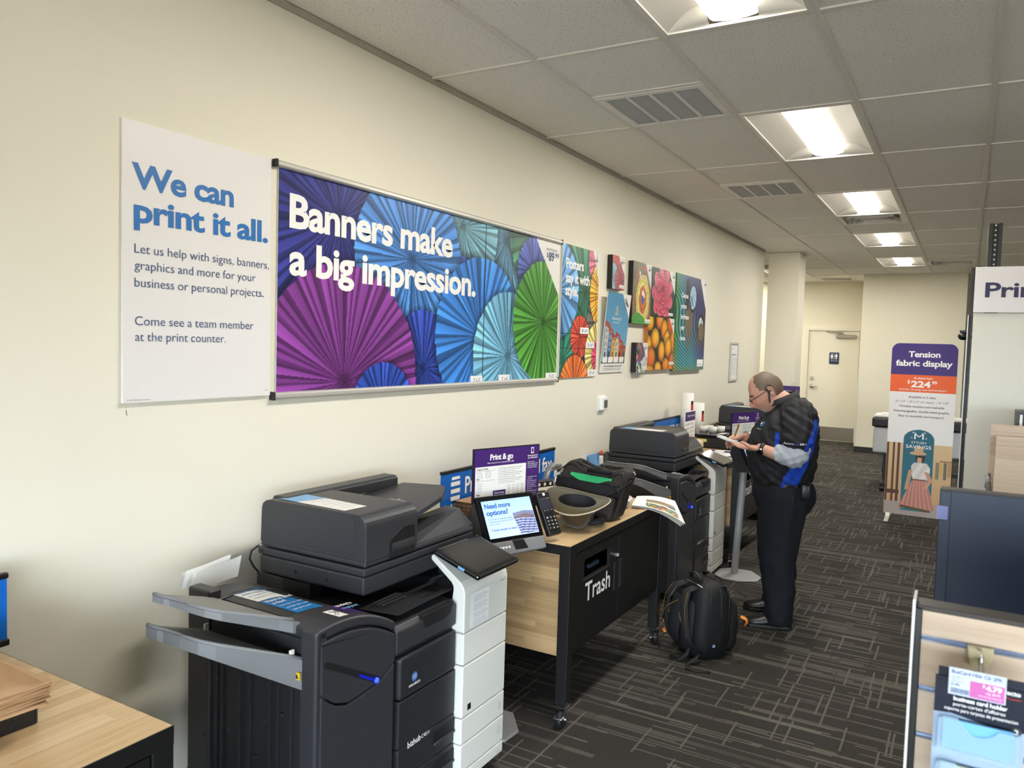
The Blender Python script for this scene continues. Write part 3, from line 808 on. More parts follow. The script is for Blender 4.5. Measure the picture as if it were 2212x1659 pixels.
canvas('canvas_print', 'canvas of yellow orange mangoes below the pink flower', 6.255, 6.925, 1.477, 1.932, .04, mangoes, M_EDGE_M, 160, 104, (.2, .3), '6999', (.56, .39, .69, .415))
canvas('canvas_print', 'smallest canvas, colourful glass vases with black edges, left of the mangoes', 5.983, 6.235, 1.461, 1.706, .05, glass_art, M_BLACKM, 64, 62, (.5, .6), '2799', (.15, .2, .245, .222))
canvas('canvas_print', 'large canvas of blue green peacock feathers reading Canvas prints brighten your home', 6.945, 7.89, 1.456, 2.36, .04, feather, M_EDGE_T, 200, 190, (.22, .33), '9999', (.72, .8, .92, .87),
       [('Canvas', .16, .215, .045, .2), ('prints', .16, .315, .045, .16), ('brighten', .16, .415, .045, .235), ('your', .16, .515, .045, .12), ('home.', .16, .615, .045, .155)])
# leaning foam board of a house row
def houses(U, V):
    C = mixc(np.zeros(U.shape + (3,)) + hexc('#4E8FB4'), V * 1.2, hexc('#6BA9CC'))
    cols = ('#C9C6BE', '#3F78A8', '#D9A23A', '#C8C1A4', '#B0442F', '#8C6A58')
    for k in range(6):
        u0, u1 = .04 + k * .16, .04 + (k + 1) * .16; top = .40 + k * .045 + .03 * ((k * 7) % 3)
        m_ = (U >= u0) & (U < u1) & (V > top) & (V < .86)
        C = np.where(m_[..., None], hexc(cols[k]), C)
        roof = (U >= u0 - .02) & (U < u1 + .03) & (V > top - .05 + .25 * (U - u0)) & (V < top + .02 + .2 * (U - u0)); C = np.where(roof[..., None], hexc('#A8452F'), C)
        lx = (U - u0) / (u1 - u0); win = m_ & (((lx > .18) & (lx < .42)) | ((lx > .56) & (lx < .8))) & (((V * 12) % 1) > .35) & (V < .72)
        C = np.where(win[..., None], hexc('#3A3A3C'), C)
        C = np.where((win & (((lx * 16) % 2) < .7))[..., None], hexc('#E6E4DC'), C)
        door = m_ & (V > .74) & (lx > .3) & (lx < .65); C = np.where(door[..., None], hexc(('#2F3B2C', '#223A58', '#7A5A22', '#4F5F3A', '#5A2A22', '#444444')[k]), C)
    C = np.where((V > .86)[..., None], hexc('#2B2A2A'), C)
    for k in range(4):
        card = (U > .05 + k * .235) & (U < .25 + k * .235) & (V > .80) & (V < .875); C = np.where(card[..., None], hexc('#EDEBE6'), C)
    C = np.where((V > .885)[..., None], hexc('#ECEAE4'), C)
    C = np.where(((U > .62) & (V < (U - .62) * .82))[..., None], hexc('#ECEAE4'), C)
    return C
c = wall_thing('leaning_board', 'foam board of a coloured house row under the small fan canvas, tilted off the wall', 'sign', 5.6, 1.47)
y0, y1, z0, z1, xb, xt = 5.345, 5.80, 1.47, 2.075, .012, .06
m = MB(); m.prism([(xb - .006, z0), (xb, z0), (xt, z1), (xt - .006, z1)], 'y', y0, y1); m.box(.001, .03, 5.5, 5.65, 1.9, 1.95); part('board', m, M_PAPER2, c)
F = Flat((xt, y0, z1), EY, (xt - xb, 0, z1 - z0)); H_ = math.hypot(xt - xb, z1 - z0)
raster('board_print', F, y1 - y0, H_, 140, 180, lambda U, V: houses(U / (y1 - y0), V / H_), M_PRINT, c, .0006)
m = MB()
for s0 in (-.03, 0, .03): m.poly([F.p(.2 + s0 - .004, .17), F.p(.2 + s0 + .004, .17), F.p(.205 + s0 * .3, .1), F.p(.198 + s0 * .3, .1)])
F.rect(m, .19, .15, .21, .17); part('house_mark', m, mat('gold_ink', '#D9C58C', .5), c)
m = MB(); F.txt(m, 'FERNANDEZ', .12, .205, .02, .18, spacing=1.1); F.txt(m, 'home design', .15, .228, .013, .12); part('headline', m, M_INKW, c)
m = MB(); dx = Vector(F.x) * .8 - Vector(F.y) * .6; dy = Vector(F.x) * .6 + Vector(F.y) * .8
text(m, 'New', F.p(.335, .05, 0), dx, dy, .032, .09, .03, .002); text(m, 'Order prints online', F.p(.31, .075, 0), dx, dy, .009, .14, 0, .002)
F.txt(m, 'Create a stunning display for your home or office', .06, .562, .012, .34, bold=.015)
F.txt(m, 'Many different sizes and finishes to choose from', .06, .578, .007, .33); F.txt(m, 'See an associate for details and current prices', .06, .589, .007, .33); part('body_lettering', m, M_INKB, c)
# snap frame with a notice
c = wall_thing('notice_frame', 'narrow silver frame with a printed copyright notice near the pillar', 'frame', 9.22, 1.296)
m = MB(); y0, y1, z0, z1 = 9.05, 9.39, 1.296, 1.752; t = .026
m.box(.001, .018, y0, y0 + t, z0, z1, .004); m.box(.001, .018, y1 - t, y1, z0, z1, .004); m.box(.001, .018, y0 + t, y1 - t, z0, z0 + t, .004); m.box(.001, .018, y0 + t, y1 - t, z1 - t, z1, .004); part('frame', m, M_ALU, c)
m = MB(); m.box(.001, .006, y0 + t, y1 - t, z0 + t, z1 - t); part('notice_sheet', m, M_PAPER, c)
F = Flat((.006, y0, z1), EY, EZ); m = MB(); F.txt(m, 'Copyright notice', .05, .15, .02, .22, bold=.02); F.txt(m, 'Notice', .05, .08, .018, .07)
for k in range(14): F.txt(m, 'It is unlawful to copy protected works without permission', .05, .185 + .015 * k, .006, .24 - .06 * (k % 4 == 3))
part('lettering', m, M_INKG, c)
# thermostat
c = wall_thing('thermostat', 'white wall thermostat with grey screen below the foam board', 'thermostat', 5.41, 1.18)
M_THERM = mat('thermostat_white', '#EDEDE8', .35, var=.01)
m = MB(); m.box(.0005, .008, 5.345, 5.485, 1.178, 1.294, .003); part('wall_plate', m, M_THERM, c)
m = MB(); m.box(.008, .036, 5.363, 5.468, 1.188, 1.286, .006); part('body', m, M_THERM, c)
m = MB(); m.box(.0355, .038, 5.395, 5.455, 1.205, 1.265, .001); part('screen', m, mat('thermostat_screen', '#55584F', .2), c)
# scuffs on the wall
c = MB(); F = Flat((0, 1.56, 1.42), EY, EZ)
F.pol(c, [(.0, .0), (.003, .0), (.006, .016), (.004, .02)], .0008); s0 = single('wall_scratch', c, M_INKG, 'small dark scratch on the wall under the white board', 'mark')
# ------------------------------------------------------------------ office copiers with finisher (built once, copied along the wall)
M_FINBLUE = mat('warning_yellow', '#D8B928', .5)
M_STICKW = mat('sticker_white', '#E9EAE8', .45, var=.01)
M_STICKB = mat('sticker_blue', '#1C76BC', .4, var=.01)
M_LIGHTB = mat('sticker_light_blue', '#6FA8D8', .4, var=.01)
M_LED = mat('blue_status_light', '#1020FF', .3, var=0, em='#1428FF', ems=6)
M_LEDBAR = mat('blue_light_pipe', '#0A1060', .3, var=0, em='#0A14A0', ems=.8)
M_PANELG = mat('tablet_screen_off', '#1D1E22', .13, var=.03, spec=.6)
M_YEL = mat('paper_path_dark', '#0B0B0C', .6)

def make_printer(label):
    T = thing('office_printer', label, 'printer', (.48, 2.2, 0), 'charcoal and white office printers along the wall')
    CH = M_CHAR
    # --- main cabinet
    m = MB(); m.box(.13, .80, 2.0, 2.62, .04, .70, .006); m.box(.13, .27, 2.0, 2.62, .70, .80, .004)
    part('cabinet', m, M_CHAR2, T)
    m = MB(); m.box(.27, .40, 2.0, 2.06, .70, .80); m.box(.27, .62, 2.56, 2.62, .70, .80); m.box(.27, .285, 2.05, 2.57, .70, .80); part('inner_cavity', m, M_YEL, T)
    m = MB(); m.box(.60, .64, 2.5, 2.56, .72, .79, .003); m.cyl((.56, 2.3, .785), (.56, 2.32, .775), .008, .012, 10); part('paper_guide', m, M_CHAR, T)
    for y in (2.05, 2.57):
        for x in (.2, .74): 
            m = MB(); m.cyl((x, y, 0), (x, y, .042), .022, .022, 12); part('foot', m, M_RUBBER, T)
    # --- upper front tray block and the slanted exit tray with its scoop
    m = MB(); m.prism([(.30, .64), (.806, .64), (.822, .655), (.822, .725), (.806, .742), (.70, .752), (.30, .70)], 'y', 1.967, 2.308, .004); part('tray_block', m, CH, T)
    m = MB()
    def exit_tray(a, b):
        x = .29 + a * .51; y = 2.0 + b * .555
        d = .5 - abs(b - .5)
        z = .735 + .034 * a + .006 * math.sin(b * PI)
        if .55 < a < .9 and .38 < b < .75: z -= .018
        return (x, y, z)
    m.sheet(exit_tray, 28, 28); part('exit_tray', m, M_CHAR2, T)
    m = MB()
    for k in range(3): m.box(.66 + k * .02, .665 + k * .02, 2.03, 2.16, .772, .776, .001)
    part('tray_rib', m, CH, T)['kind'] = 'stuff'
    m = MB(); m.prism([(2.10, .742), (2.29, .742), (2.27, .705), (2.24, .695), (2.12, .695)], 'x', .79, .8235, .002); part('tray_scoop', m, M_YEL, T)
    # --- front doors and drawers
    m = MB(); m.box(.79, .824, 1.985, 2.312, .488, .632, .012, 3); part('front_door', m, M_CHAR2, T)
    m = MB(); m.box(.79, .822, 1.985, 2.312, .325, .485, .004); part('front_door', m, M_CHAR2, T)
    for i, (a, b) in enumerate(((.214, .322), (.104, .211), (.05, .101))):
        m = MB(); m.box(.78, .822, 1.985, 2.312, a, b, .004); dr = part('paper_drawer', m, M_CHAR2, T)
        if i < 2:
            zz = b - .05
            m = MB(); m.prism([(2.18, zz - .012), (2.312, zz - .012), (2.312, zz + .03), (2.195, zz + .03), (2.18, zz + .022)], 'x', .81, .8235); part('drawer_grip', m, M_YEL, dr)
            m = MB(); m.box(.81, .829, 2.185, 2.312, zz - .02, zz - .01, .003); part('drawer_lip', m, M_CHAR, dr)
    m = MB(); FR = Flat((.8245, 2.0, .632), EY, EZ)
    FR.txt(m, 'bizhub', .032, .320, .022, .072, bold=.012, lift=.0005); FR.txt(m, 'C451i', .108, .318, .014, .046, lift=.0005); part('model_lettering', m, M_INKW, T)
    m = MB(); FR.disc(m, .062, .083, .0165, .0006, 24); lg = part('maker_badge', m, mat('badge_blue', '#2C5F9C', .3), T)
    m = MB()
    for k in range(4): FR.rect(m, .049 + .002 * abs(k - 1.5), .0745 + k * .0045, .075 - .002 * abs(k - 1.5), .0757 + k * .0045, .001)
    part('badge_stripe', m, M_INKW, lg)
    m = MB(); FR.txt(m, 'KONICA MINOLTA', .032, .112, .0085, .062, bold=.015, lift=.0005); part('maker_lettering', m, M_INKW, T)
    # --- white column
    WX = .852
    def wpan(z0, z1, y0=2.315, y1=2.618): m = MB(); m.box(.78, WX, y0, y1, z0, z1, .005); return part('white_panel', m, M_WHITEP, T)
    m = MB(); m.prism([(.78, .62), (WX, .62), (WX, .765), (WX - .005, .785), (WX - .02, .806), (.712, .884), (.702, .886), (.698, .878), (.70, .868), (.79, .80), (.80, .785), (.80, .77)][::-1], 'y', 2.315, 2.618, .004); part('white_panel', m, M_WHITEP, T)
    for a, b in ((.50, .617), (.303, .497), (.203, .300), (.098, .2), (.05, .095)): wpan(a, b)
    m = MB(); FW = Flat((WX + .0005, 2.315, .80), EY, EZ)
    for v in (.551, .648, .742):
        for r_ in ((.257, v - .013, .277, v - .0118), (.257, v + .0118, .277, v + .013), (.257, v - .013, .2582, v + .013), (.2758, v - .013, .277, v + .013), (.266, v - .006, .268, v + .006)): FW.rect(m, *r_, .0008)
    q = part('paper_size_icon', m, M_INKG, T); q['kind'] = 'stuff'
    m = MB(); m.box(WX - .002, WX + .001, 2.352, 2.374, .322, .345, .0004); part('port_cover', m, M_BLACKP, T)
    m = MB(); m.box(WX - .001, WX + .001, 2.565, 2.6, .752, .7535); part('status_slit', m, M_INKB, T)
    m = MB(); m.sheet(lambda a, b: (WX + .0012 + (.004 * max(0, 1 - a * 4) * b * b), 2.349 + a * .13, .63 + b * .125), 8, 8); nt = part('notice_sticker', m, M_PAPER, T)
    m = MB(); FN = Flat((WX + .0022, 2.349, .755), EY, EZ)
    for k in range(21):
        if k in (5, 11, 16): continue
        FN.txt(m, ('Notice: ' if k in (6, 12) else '') + 'copying of certain documents may be prohibited by law', .022, .012 + k * .0054, .003, .085 + .015 * ((k * 5) % 3 > 0))
    part('notice_lettering', m, M_INKG, nt)
    # --- tablet panel
    ux, uy = Vector((0, 1, 0)), Vector((-.84, .0, .28)).normalized(); nn = ux.cross(uy)
    M = Matrix.Identity(4)
    for i in range(3): M[i][0], M[i][1], M[i][2] = ux[i], uy[i], nn[i]
    M.translation = Vector((.815, 2.45, .868))
    m = MB(); m.box(-.145, .145, -.105, .105, -.011, .011, .009, 3, M=M); tb = part('control_panel', m, M_GLOSSB, T)
    m = MB(); m.box(-.125, .128, -.085, .088, .0105, .0116, M=M); part('touch_screen', m, M_PANELG, tb)
    m = MB(); m.box(-.146, -.142, -.04, -.012, -.004, .005, M=M); part('usb_light', m, M_LED if False else M_LIGHTB, tb)
    m = MB(); m.box(.74, .80, 2.36, 2.54, .835, .868, .006); part('panel_hinge', m, M_GREYP, T)
    # --- scanner and document feeder
    m = MB(); m.box(.145, .65, 2.0, 2.655, .803, .868, .008); part('scanner_lower', m, CH, T)
    m = MB(); m.box(.14, .655, 1.995, 2.665, .871, .898, .006); part('scanner_upper', m, CH, T)
    m = MB()
    for p in ((.16, .885), (.33, .835), (.48, .832)): m.cyl((p[0], 1.996, p[1]), (p[0], 1.992, p[1]), .007, .007, 12)
    q = part('screw_cap', m, M_CHAR2, T); q['kind'] = 'stuff'
    m = MB(); m.box(.15, .655, 2.0, 2.665, .902, .92, .006); part('lid_plate', m, CH, T)
    m = MB()
    rc = .045; prof = [(.148, .918), (.152, 1.045), (.158, 1.062), (.172, 1.072), (.20, 1.077)] + [(.655 - rc + rc * math.sin(q), 1.078 - rc + rc * math.cos(q)) for q in [PI / 2 * k / 6 for k in range(7)]] + [(.657, .918)]
    m.prism(prof, 'y', 2.0, 2.285, .003); part('document_feeder', m, CH, T)
    m = MB(); m.prism([(.232, .94), (.6, .94), (.6, 1.066), (.586, 1.074), (.232, 1.074)], 'y', 1.9975, 2.01, .0015); part('feeder_side_panel', m, CH, T)
    m = MB(); m.prism([(2.12, .906), (2.268, .906), (2.268, 1.0), (2.255, 1.01), (2.20, 1.01), (2.13, .975), (2.12, .96)], 'x', .62, .6585, .003); part('feeder_recess_shade', m, M_BLACKP, T)  # shade of the hand recess put in as a black block standing proud
    m = MB(); m.cyl((.628, 2.135, .945), (.628, 2.262, .945), .034, .034, 24); part('feeder_roller_cover', m, CH, T)
    m = MB(); m.prism([(.145, .918), (.24, .918), (.24, 1.072), (.225, 1.082), (.16, 1.082), (.148, 1.06)], 'y', 2.05, 2.69, .005); part('feeder_rear_rail', m, CH, T)
    TF = lambda x, y: 1.02 + (y - 2.3) * .06
    P = [(.245, 2.27), (.60, 2.27), (.60, 2.36), (.54, 2.60), (.455, 2.745), (.42, 2.765), (.245, 2.72)]
    m = MB(); n = len(P); V = [(x, y, TF(x, y)) for x, y in P] + [(x, y, TF(x, y) - .018) for x, y in P]
    m.raw(V, [tuple(range(n)), tuple(range(2 * n - 1, n - 1, -1))] + [(i, n + i, n + (i + 1) % n, (i + 1) % n) for i in range(n)]); part('document_tray', m, CH, T)
    m = MB()
    for x, y in ((.505, 2.36), (.42, 2.46)): m.poly([(x - .012, y - .008, TF(x, y) + .001), (x + .012, y - .012, TF(x, y) + .001), (x - .006, y + .03, TF(x, y + .03) + .001)])
    q = part('tray_arrow', m, mat('arrow_grey', '#B5B7B8', .5), T); q['kind'] = 'stuff'
    m = MB(); m.box(.30, .31, 2.285, 2.40, 1.02, 1.055, .003); m.box(.31, .36, 2.285, 2.30, 1.02, 1.05, .003); part('document_guide', m, CH, T)
    m = MB(); m.box(.52, .60, 2.272, 2.29, 1.066, 1.079, .003); part('feeder_latch', m, M_GREYP, T)
    V = [(.36, 2.29, .918), (.64, 2.29, .918), (.63, 2.70, .918), (.40, 2.70, .918), (.46, 2.30, .945), (.60, 2.32, .938), (.585, 2.66, .988), (.50, 2.685, .982)]
    m = MB(); m.raw(V, [(0, 1, 5, 4), (1, 2, 6, 5), (2, 3, 7, 6), (3, 0, 4, 7), (4, 5, 6, 7)]); part('paper_stop', m, CH, T)
    m = MB(); m.box(.45, .5, 2.40, 2.52, .955, .965, .003); part('stop_slot', m, M_YEL, T)
    ZT = 1.0785
    m = MB(); m.poly([(.215, 2.03, ZT), (.535, 2.025, ZT), (.545, 2.13, ZT), (.225, 2.15, ZT)]); s1 = part('instruction_sticker', m, M_STICKW, T)
    m = MB(); m.poly([(.215, 2.03, ZT + .0006), (.30, 2.0285, ZT + .0006), (.335, 2.14, ZT + .0006), (.225, 2.15, ZT + .0006)]); part('sticker_band', m, M_LIGHTB, s1)
    m = MB()
    for k in range(7): text(m, 'Need to scan or send a document? See steps below to start', (.325 + .006 * k, 2.142 - .0, ZT + .0008), (.03, -1, 0), (-1, -.03, 0), .006, .1, lift=.0004) if False else text(m, 'Need help? Follow the steps shown on the screen', (.33 + .03 * k, 2.13, ZT + .0004), (0, -1, 0), (-1, 0, 0), .007, .085 - .02 * (k % 3 == 2), lift=-.0012)
    part('sticker_lettering', m, M_INKG, s1)
    # power lead at the back
    m = MB(); m.tube([(.14, 2.0, .90), (.12, 1.985, .88), (.115, 1.98, .85), (.125, 1.99, .82), (.14, 2.0, .80)], .004, 6); part('cable', m, M_RUBBER, T)
    # --- finisher
    def ftop(y): # arched top profile, high on the tray side, low beside the copier
        q = min(1, max(0, (y - 1.62) / .35)); return .835 + .025 * math.sin(q * PI * .55) - .10 * q ** 2.2
    pf = [(1.625, .06)] + [(1.62 + .35 * k / 10, ftop(1.62 + .35 * k / 10) - .035) for k in range(11)] + [(1.97, .06)]
    m = MB(); m.prism(pf, 'x', .25, .80, .006); part('finisher_body', m, M_CHAR2, T)
    pc = [(1.622, .80)] + [(1.62 + .352 * k / 10, ftop(1.62 + .35 * k / 10)) for k in range(11)] + [(1.972, ftop(1.97) - .03)] + [(1.62 + .352 * k / 10, ftop(1.62 + .35 * k / 10) - .033) for k in range(10, 0, -1)]
    m = MB(); m.prism(pc, 'x', .655, .812, .008, 3); part('finisher_cover', m, CH, T)
    m = MB(); m.prism(pc, 'x', .25, .36, .008, 3); part('finisher_cover', m, CH, T)
    m = MB(); m.prism([(1.66, .80)] + [(1.66 + .31 * k / 8, ftop(1.66 + .31 * k / 8) - .006) for k in range(9)] + [(1.97, .72)], 'x', .36, .655, .004); part('finisher_top', m, M_CHAR2, T)
    # front door of the finisher: upper with curved foot, lower plain
    up = [(1.63, .645), (1.69, .60), (1.74, .582), (1.80, .585), (1.86, .592), (1.90, .60), (1.93, .615), (1.965, .632)]
    m = MB(); m.prism([(1.63, .798)] + [(1.63 + .335 * k / 8, ftop(1.63 + .335 * k / 8) - .04) for k in range(9)] + up[::-1], 'x', .79, .818, .005, 2); fd = part('finisher_door', m, CH, T)
    m = MB(); m.prism([(1.63, .08), (1.965, .08)] + [(y, z - .006) for y, z in up[::-1]], 'x', .79, .816, .005, 2); part('finisher_door', m, CH, T)
    m = MB(); m.prism([(1.64, .738), (1.655, .738), (1.885, .612), (1.885, .592), (1.87, .595), (1.64, .725)], 'x', .81, .8186); part('light_slot', m, M_YEL, fd)
    m = MB(); m.ball((.8185, 1.872, .604), .009, 10); part('status_light', m, M_LED, fd)
    m = MB(); m.prism([(1.79, .654), (1.86, .613), (1.86, .605), (1.79, .645)], 'x', .815, .8192); part('light_pipe', m, M_LEDBAR, fd)
    # tray side: columns and the dark channelled face between
    m = MB(); m.box(.25, .355, 1.612, 1.66, .06, .868, .008, 3); part('rear_column', m, CH, T)
    m = MB(); m.box(.745, .812, 1.612, 1.66, .06, .835, .010, 3); part('front_column', m, CH, T)
    m = MB(); m.box(.35, .75, 1.628, 1.64, .06, .80); part('tray_face', m, M_YEL, T)
    for x in (.385, .41, .49, .535, .62, .655, .71):
        m = MB(); m.box(x - .006, x + .006, 1.614, 1.632, .06, .66, .002); part('channel_rib', m, M_CHAR2, T)
    m = MB()
    for x, z in ((.335, .63), (.335, .40), (.40, .6), (.45, .45), (.57, .40), (.68, .56), (.61, .52), (.52, .25)): m.cyl((x, 1.613, z), (x, 1.608, z), .005, .004, 8)
    q = part('screw', m, M_CHAR, T); q['kind'] = 'stuff'
    m = MB(); m.box(.37, .74, 1.60, 1.63, .70, .715, .003); m.box(.38, .73, 1.59, 1.63, .745, .752, .002)
    for x in (.43, .50, .58, .66): m.cyl((x - .02, 1.605, .735), (x + .02, 1.605, .735), .01, .01, 10)
    q = part('eject_rollers', m, M_BLACKP, T); q['kind'] = 'stuff'
    for x in (.365, .735):
        m = MB(); m.box(x - .004, x + .004, 1.585, 1.6, .71, .775, .001, M=None); part('paper_flap', m, M_STICKW, T)
    for x, z in ((.40, .725), (.742, .69)):
        m = MB(); m.box(x, x + .022, 1.596, 1.6, z, z + .022); w_ = part('warning_label', m, M_FINBLUE, T)
        m = MB(); m.poly([(x + .004, 1.5955, z + .004), (x + .018, 1.5955, z + .004), (x + .011, 1.5955, z + .018)]); part('warning_mark', m, M_INKB, w_)
    # two grey stacking trays
    def stack_tray(zi, zo, xi, yo, thi, tho):
        m = MB()
        # outline in plan, near edge has a stepped lip
        P = [(.335, 1.635), (.345, 1.52), (.368, yo + .01), (.38, yo), (.43, yo), (.44, yo + .012), (.52, yo + .012), (.53, yo), (.60, yo + .004), (.64, yo + .03), (xi - .02, 1.575), (xi, 1.61), (xi, 1.635)]
        def z(y): q = (1.635 - y) / (1.635 - yo); return zi + (zo - zi) * q
        n = len(P); V = [(x, y, z(y)) for x, y in P] + [(x, y, z(y) - tho - (thi - tho) * (1 - (1.635 - y) / (1.635 - yo))) for x, y in P]
        m.raw(V, [tuple(range(n)), tuple(range(2 * n - 1, n - 1, -1))] + [(i, n + i, n + (i + 1) % n, (i + 1) % n) for i in range(n)]); t = part('stacking_tray', m, M_GREYP, T)
        m = MB(); m.tube([(x, y, z(y) + .004) for x, y in ((.382, yo + .003), (.43, yo + .003), (.441, yo + .015), (.519, yo + .015), (.531, yo + .003), (.598, yo + .007), (.637, yo + .032), (xi - .024, 1.576), (xi - .004, 1.612))], .006, 6); part('tray_lip', m, M_GREYP, t)
        m = MB(); m.raw([(.36, 1.62, z(1.62) + .002), (.68, 1.62, z(1.62) + .002), (.62, yo + .035, z(yo + .035) + .002), (.39, yo + .03, z(yo + .03) + .002)], [(0, 1, 2, 3)][::1]); part('tray_bed', m, mat('tray_bed_grey', '#8B8A86', .5, bump=.05, bscale=900), t)
        m = MB()
        for k in range(7): m.raw([(.40 + .042 * k, 1.615, z(1.615) + .0022), (.404 + .042 * k, 1.615, z(1.615) + .0022), (.400 + .032 * k, yo + .04, z(yo + .04) + .005), (.396 + .032 * k, yo + .04, z(yo + .04) + .005)], [(0, 1, 2, 3)])
        q = part('tray_ridges', m, M_GREYP, t); q['kind'] = 'stuff'
        return t
    stack_tray(.842, .922, .722, 1.395, .036, .02)
    stack_tray(.735, .838, .758, 1.375, .095, .034)
    # stickers on the finisher
    def ontop(x0, x1, y0, y1, mm, name, lift=.001, par=None):
        m = MB(); N = 8
        m.sheet(lambda a, b: (x0 + (x1 - x0) * b, y0 + (y1 - y0) * a, ftop(y0 + (y1 - y0) * a) + lift - .006 * (x1 <= .66)), N, 2); return part(name, m, mm, par or T)
    a = ontop(.335, .475, 1.70, 1.82, M_STICKW, 'notice_sticker')
    b_ = ontop(.48, .648, 1.70, 1.82, M_STICKB, 'fax_sticker')
    c_ = ontop(.672, .765, 1.80, 1.905, M_PURPLE, 'copy_sticker')
    d_ = ontop(.715, .785, 1.735, 1.775, M_STICKW, 'caution_sticker')
    def tl(par, x, y, xd, s, h, w_, mm, bold=0, k=0):
        m = MB(); z = ftop(y) + .0022 - .006 * (x < .66); text(m, s, (x, y, z), (0, 1, -.05 - .25 * max(0, (y - 1.75) * 2)), (-1, 0, 0), h, w_, bold, .0008); part('lettering', m, mm, par)
    for i, (s, h, w_) in enumerate((('Need to make', .017, .1), ('more copies?', .017, .1), ('Ask any team member', .008, .09), ('at the print counter', .008, .085))): tl(a, .37 + .026 * i, 1.71, 0, s, h, w_, M_BLUEINK, .015)
    for i, (s, h, w_) in enumerate((('Need to send', .019, .105), ('a fax?', .019, .055), ('Now you can copy', .008, .09), ('and fax all in one', .008, .09), ('self serve spot', .008, .075))): tl(b_, .508 + .029 * i, 1.708, 0, s, h, w_, M_INKW, .015)
    tl(c_, .70, 1.815, 0, "today's", .018, .07, M_INKW, .02); tl(c_, .73, 1.815, 0, 'copying', .018, .07, M_LIGHTB, .02)
    m = MB(); z = ftop(1.755) + .003
    m.tube([(.73, 1.745, z), (.75, 1.765, z), (.77, 1.748, z)], .0012, 4); m.tube([(.735, 1.765, z), (.765, 1.742, z)], .0012, 4); part('caution_drawing', m, M_INKG, d_)
    return T
P1 = make_printer('charcoal printer nearest the camera, with grey paper trays and blue light on its finisher')
P2 = copy_tree(P1); P2.location.y += 3.25
P2['label'] = 'second charcoal printer, beyond the black trash table, in front of the writing man'
P3 = copy_tree(P1); P3.location.y += 6.15
P3['label'] = 'farthest charcoal printer, half hidden behind the tall paper rolls and the man'
# ------------------------------------------------------------------ work tables on castors
def caster(T, x, y, ang):
    c = MB(); ca, sa = math.cos(ang), math.sin(ang)
    c.box(x - .03, x + .03, y - .03, y + .03, .088, .096, .001)
    c.cyl((x, y, .078), (x, y, .09), .02, .024, 14)
    ox, oy = x + ca * .018, y + sa * .018
    M = Matrix.Translation((ox, oy, 0)) @ Matrix.Rotation(ang, 4, 'Z')
    for s in (-1, 1): c.prism([(-.03, .08), (.018, .08), (.014, .04), (.004, .028), (-.008, .03), (-.03, .066)], 'y', s * .019 - .0015, s * .019 + .0015, M=M)
    c.cyl(tuple(M @ Vector((0, -.028, .037))), tuple(M @ Vector((0, .028, .037))), .006, .006, 8)
    c.box(.015, .045, -.02, .02, .05, .056, .002, M=M)
    k = part('caster', c, M_CHROME, T)
    w_ = MB(); w_.lathe([(.012, -.014), (.033, -.014), (.037, -.008), (.037, .008), (.033, .014), (.012, .014)], 0, 0, 20, M=Matrix.Translation((ox, oy, .0375)) @ Matrix.Rotation(ang, 4, 'Z') @ Matrix.Rotation(PI / 2, 4, 'X'))
    part('wheel', w_, M_RUBBER, k)
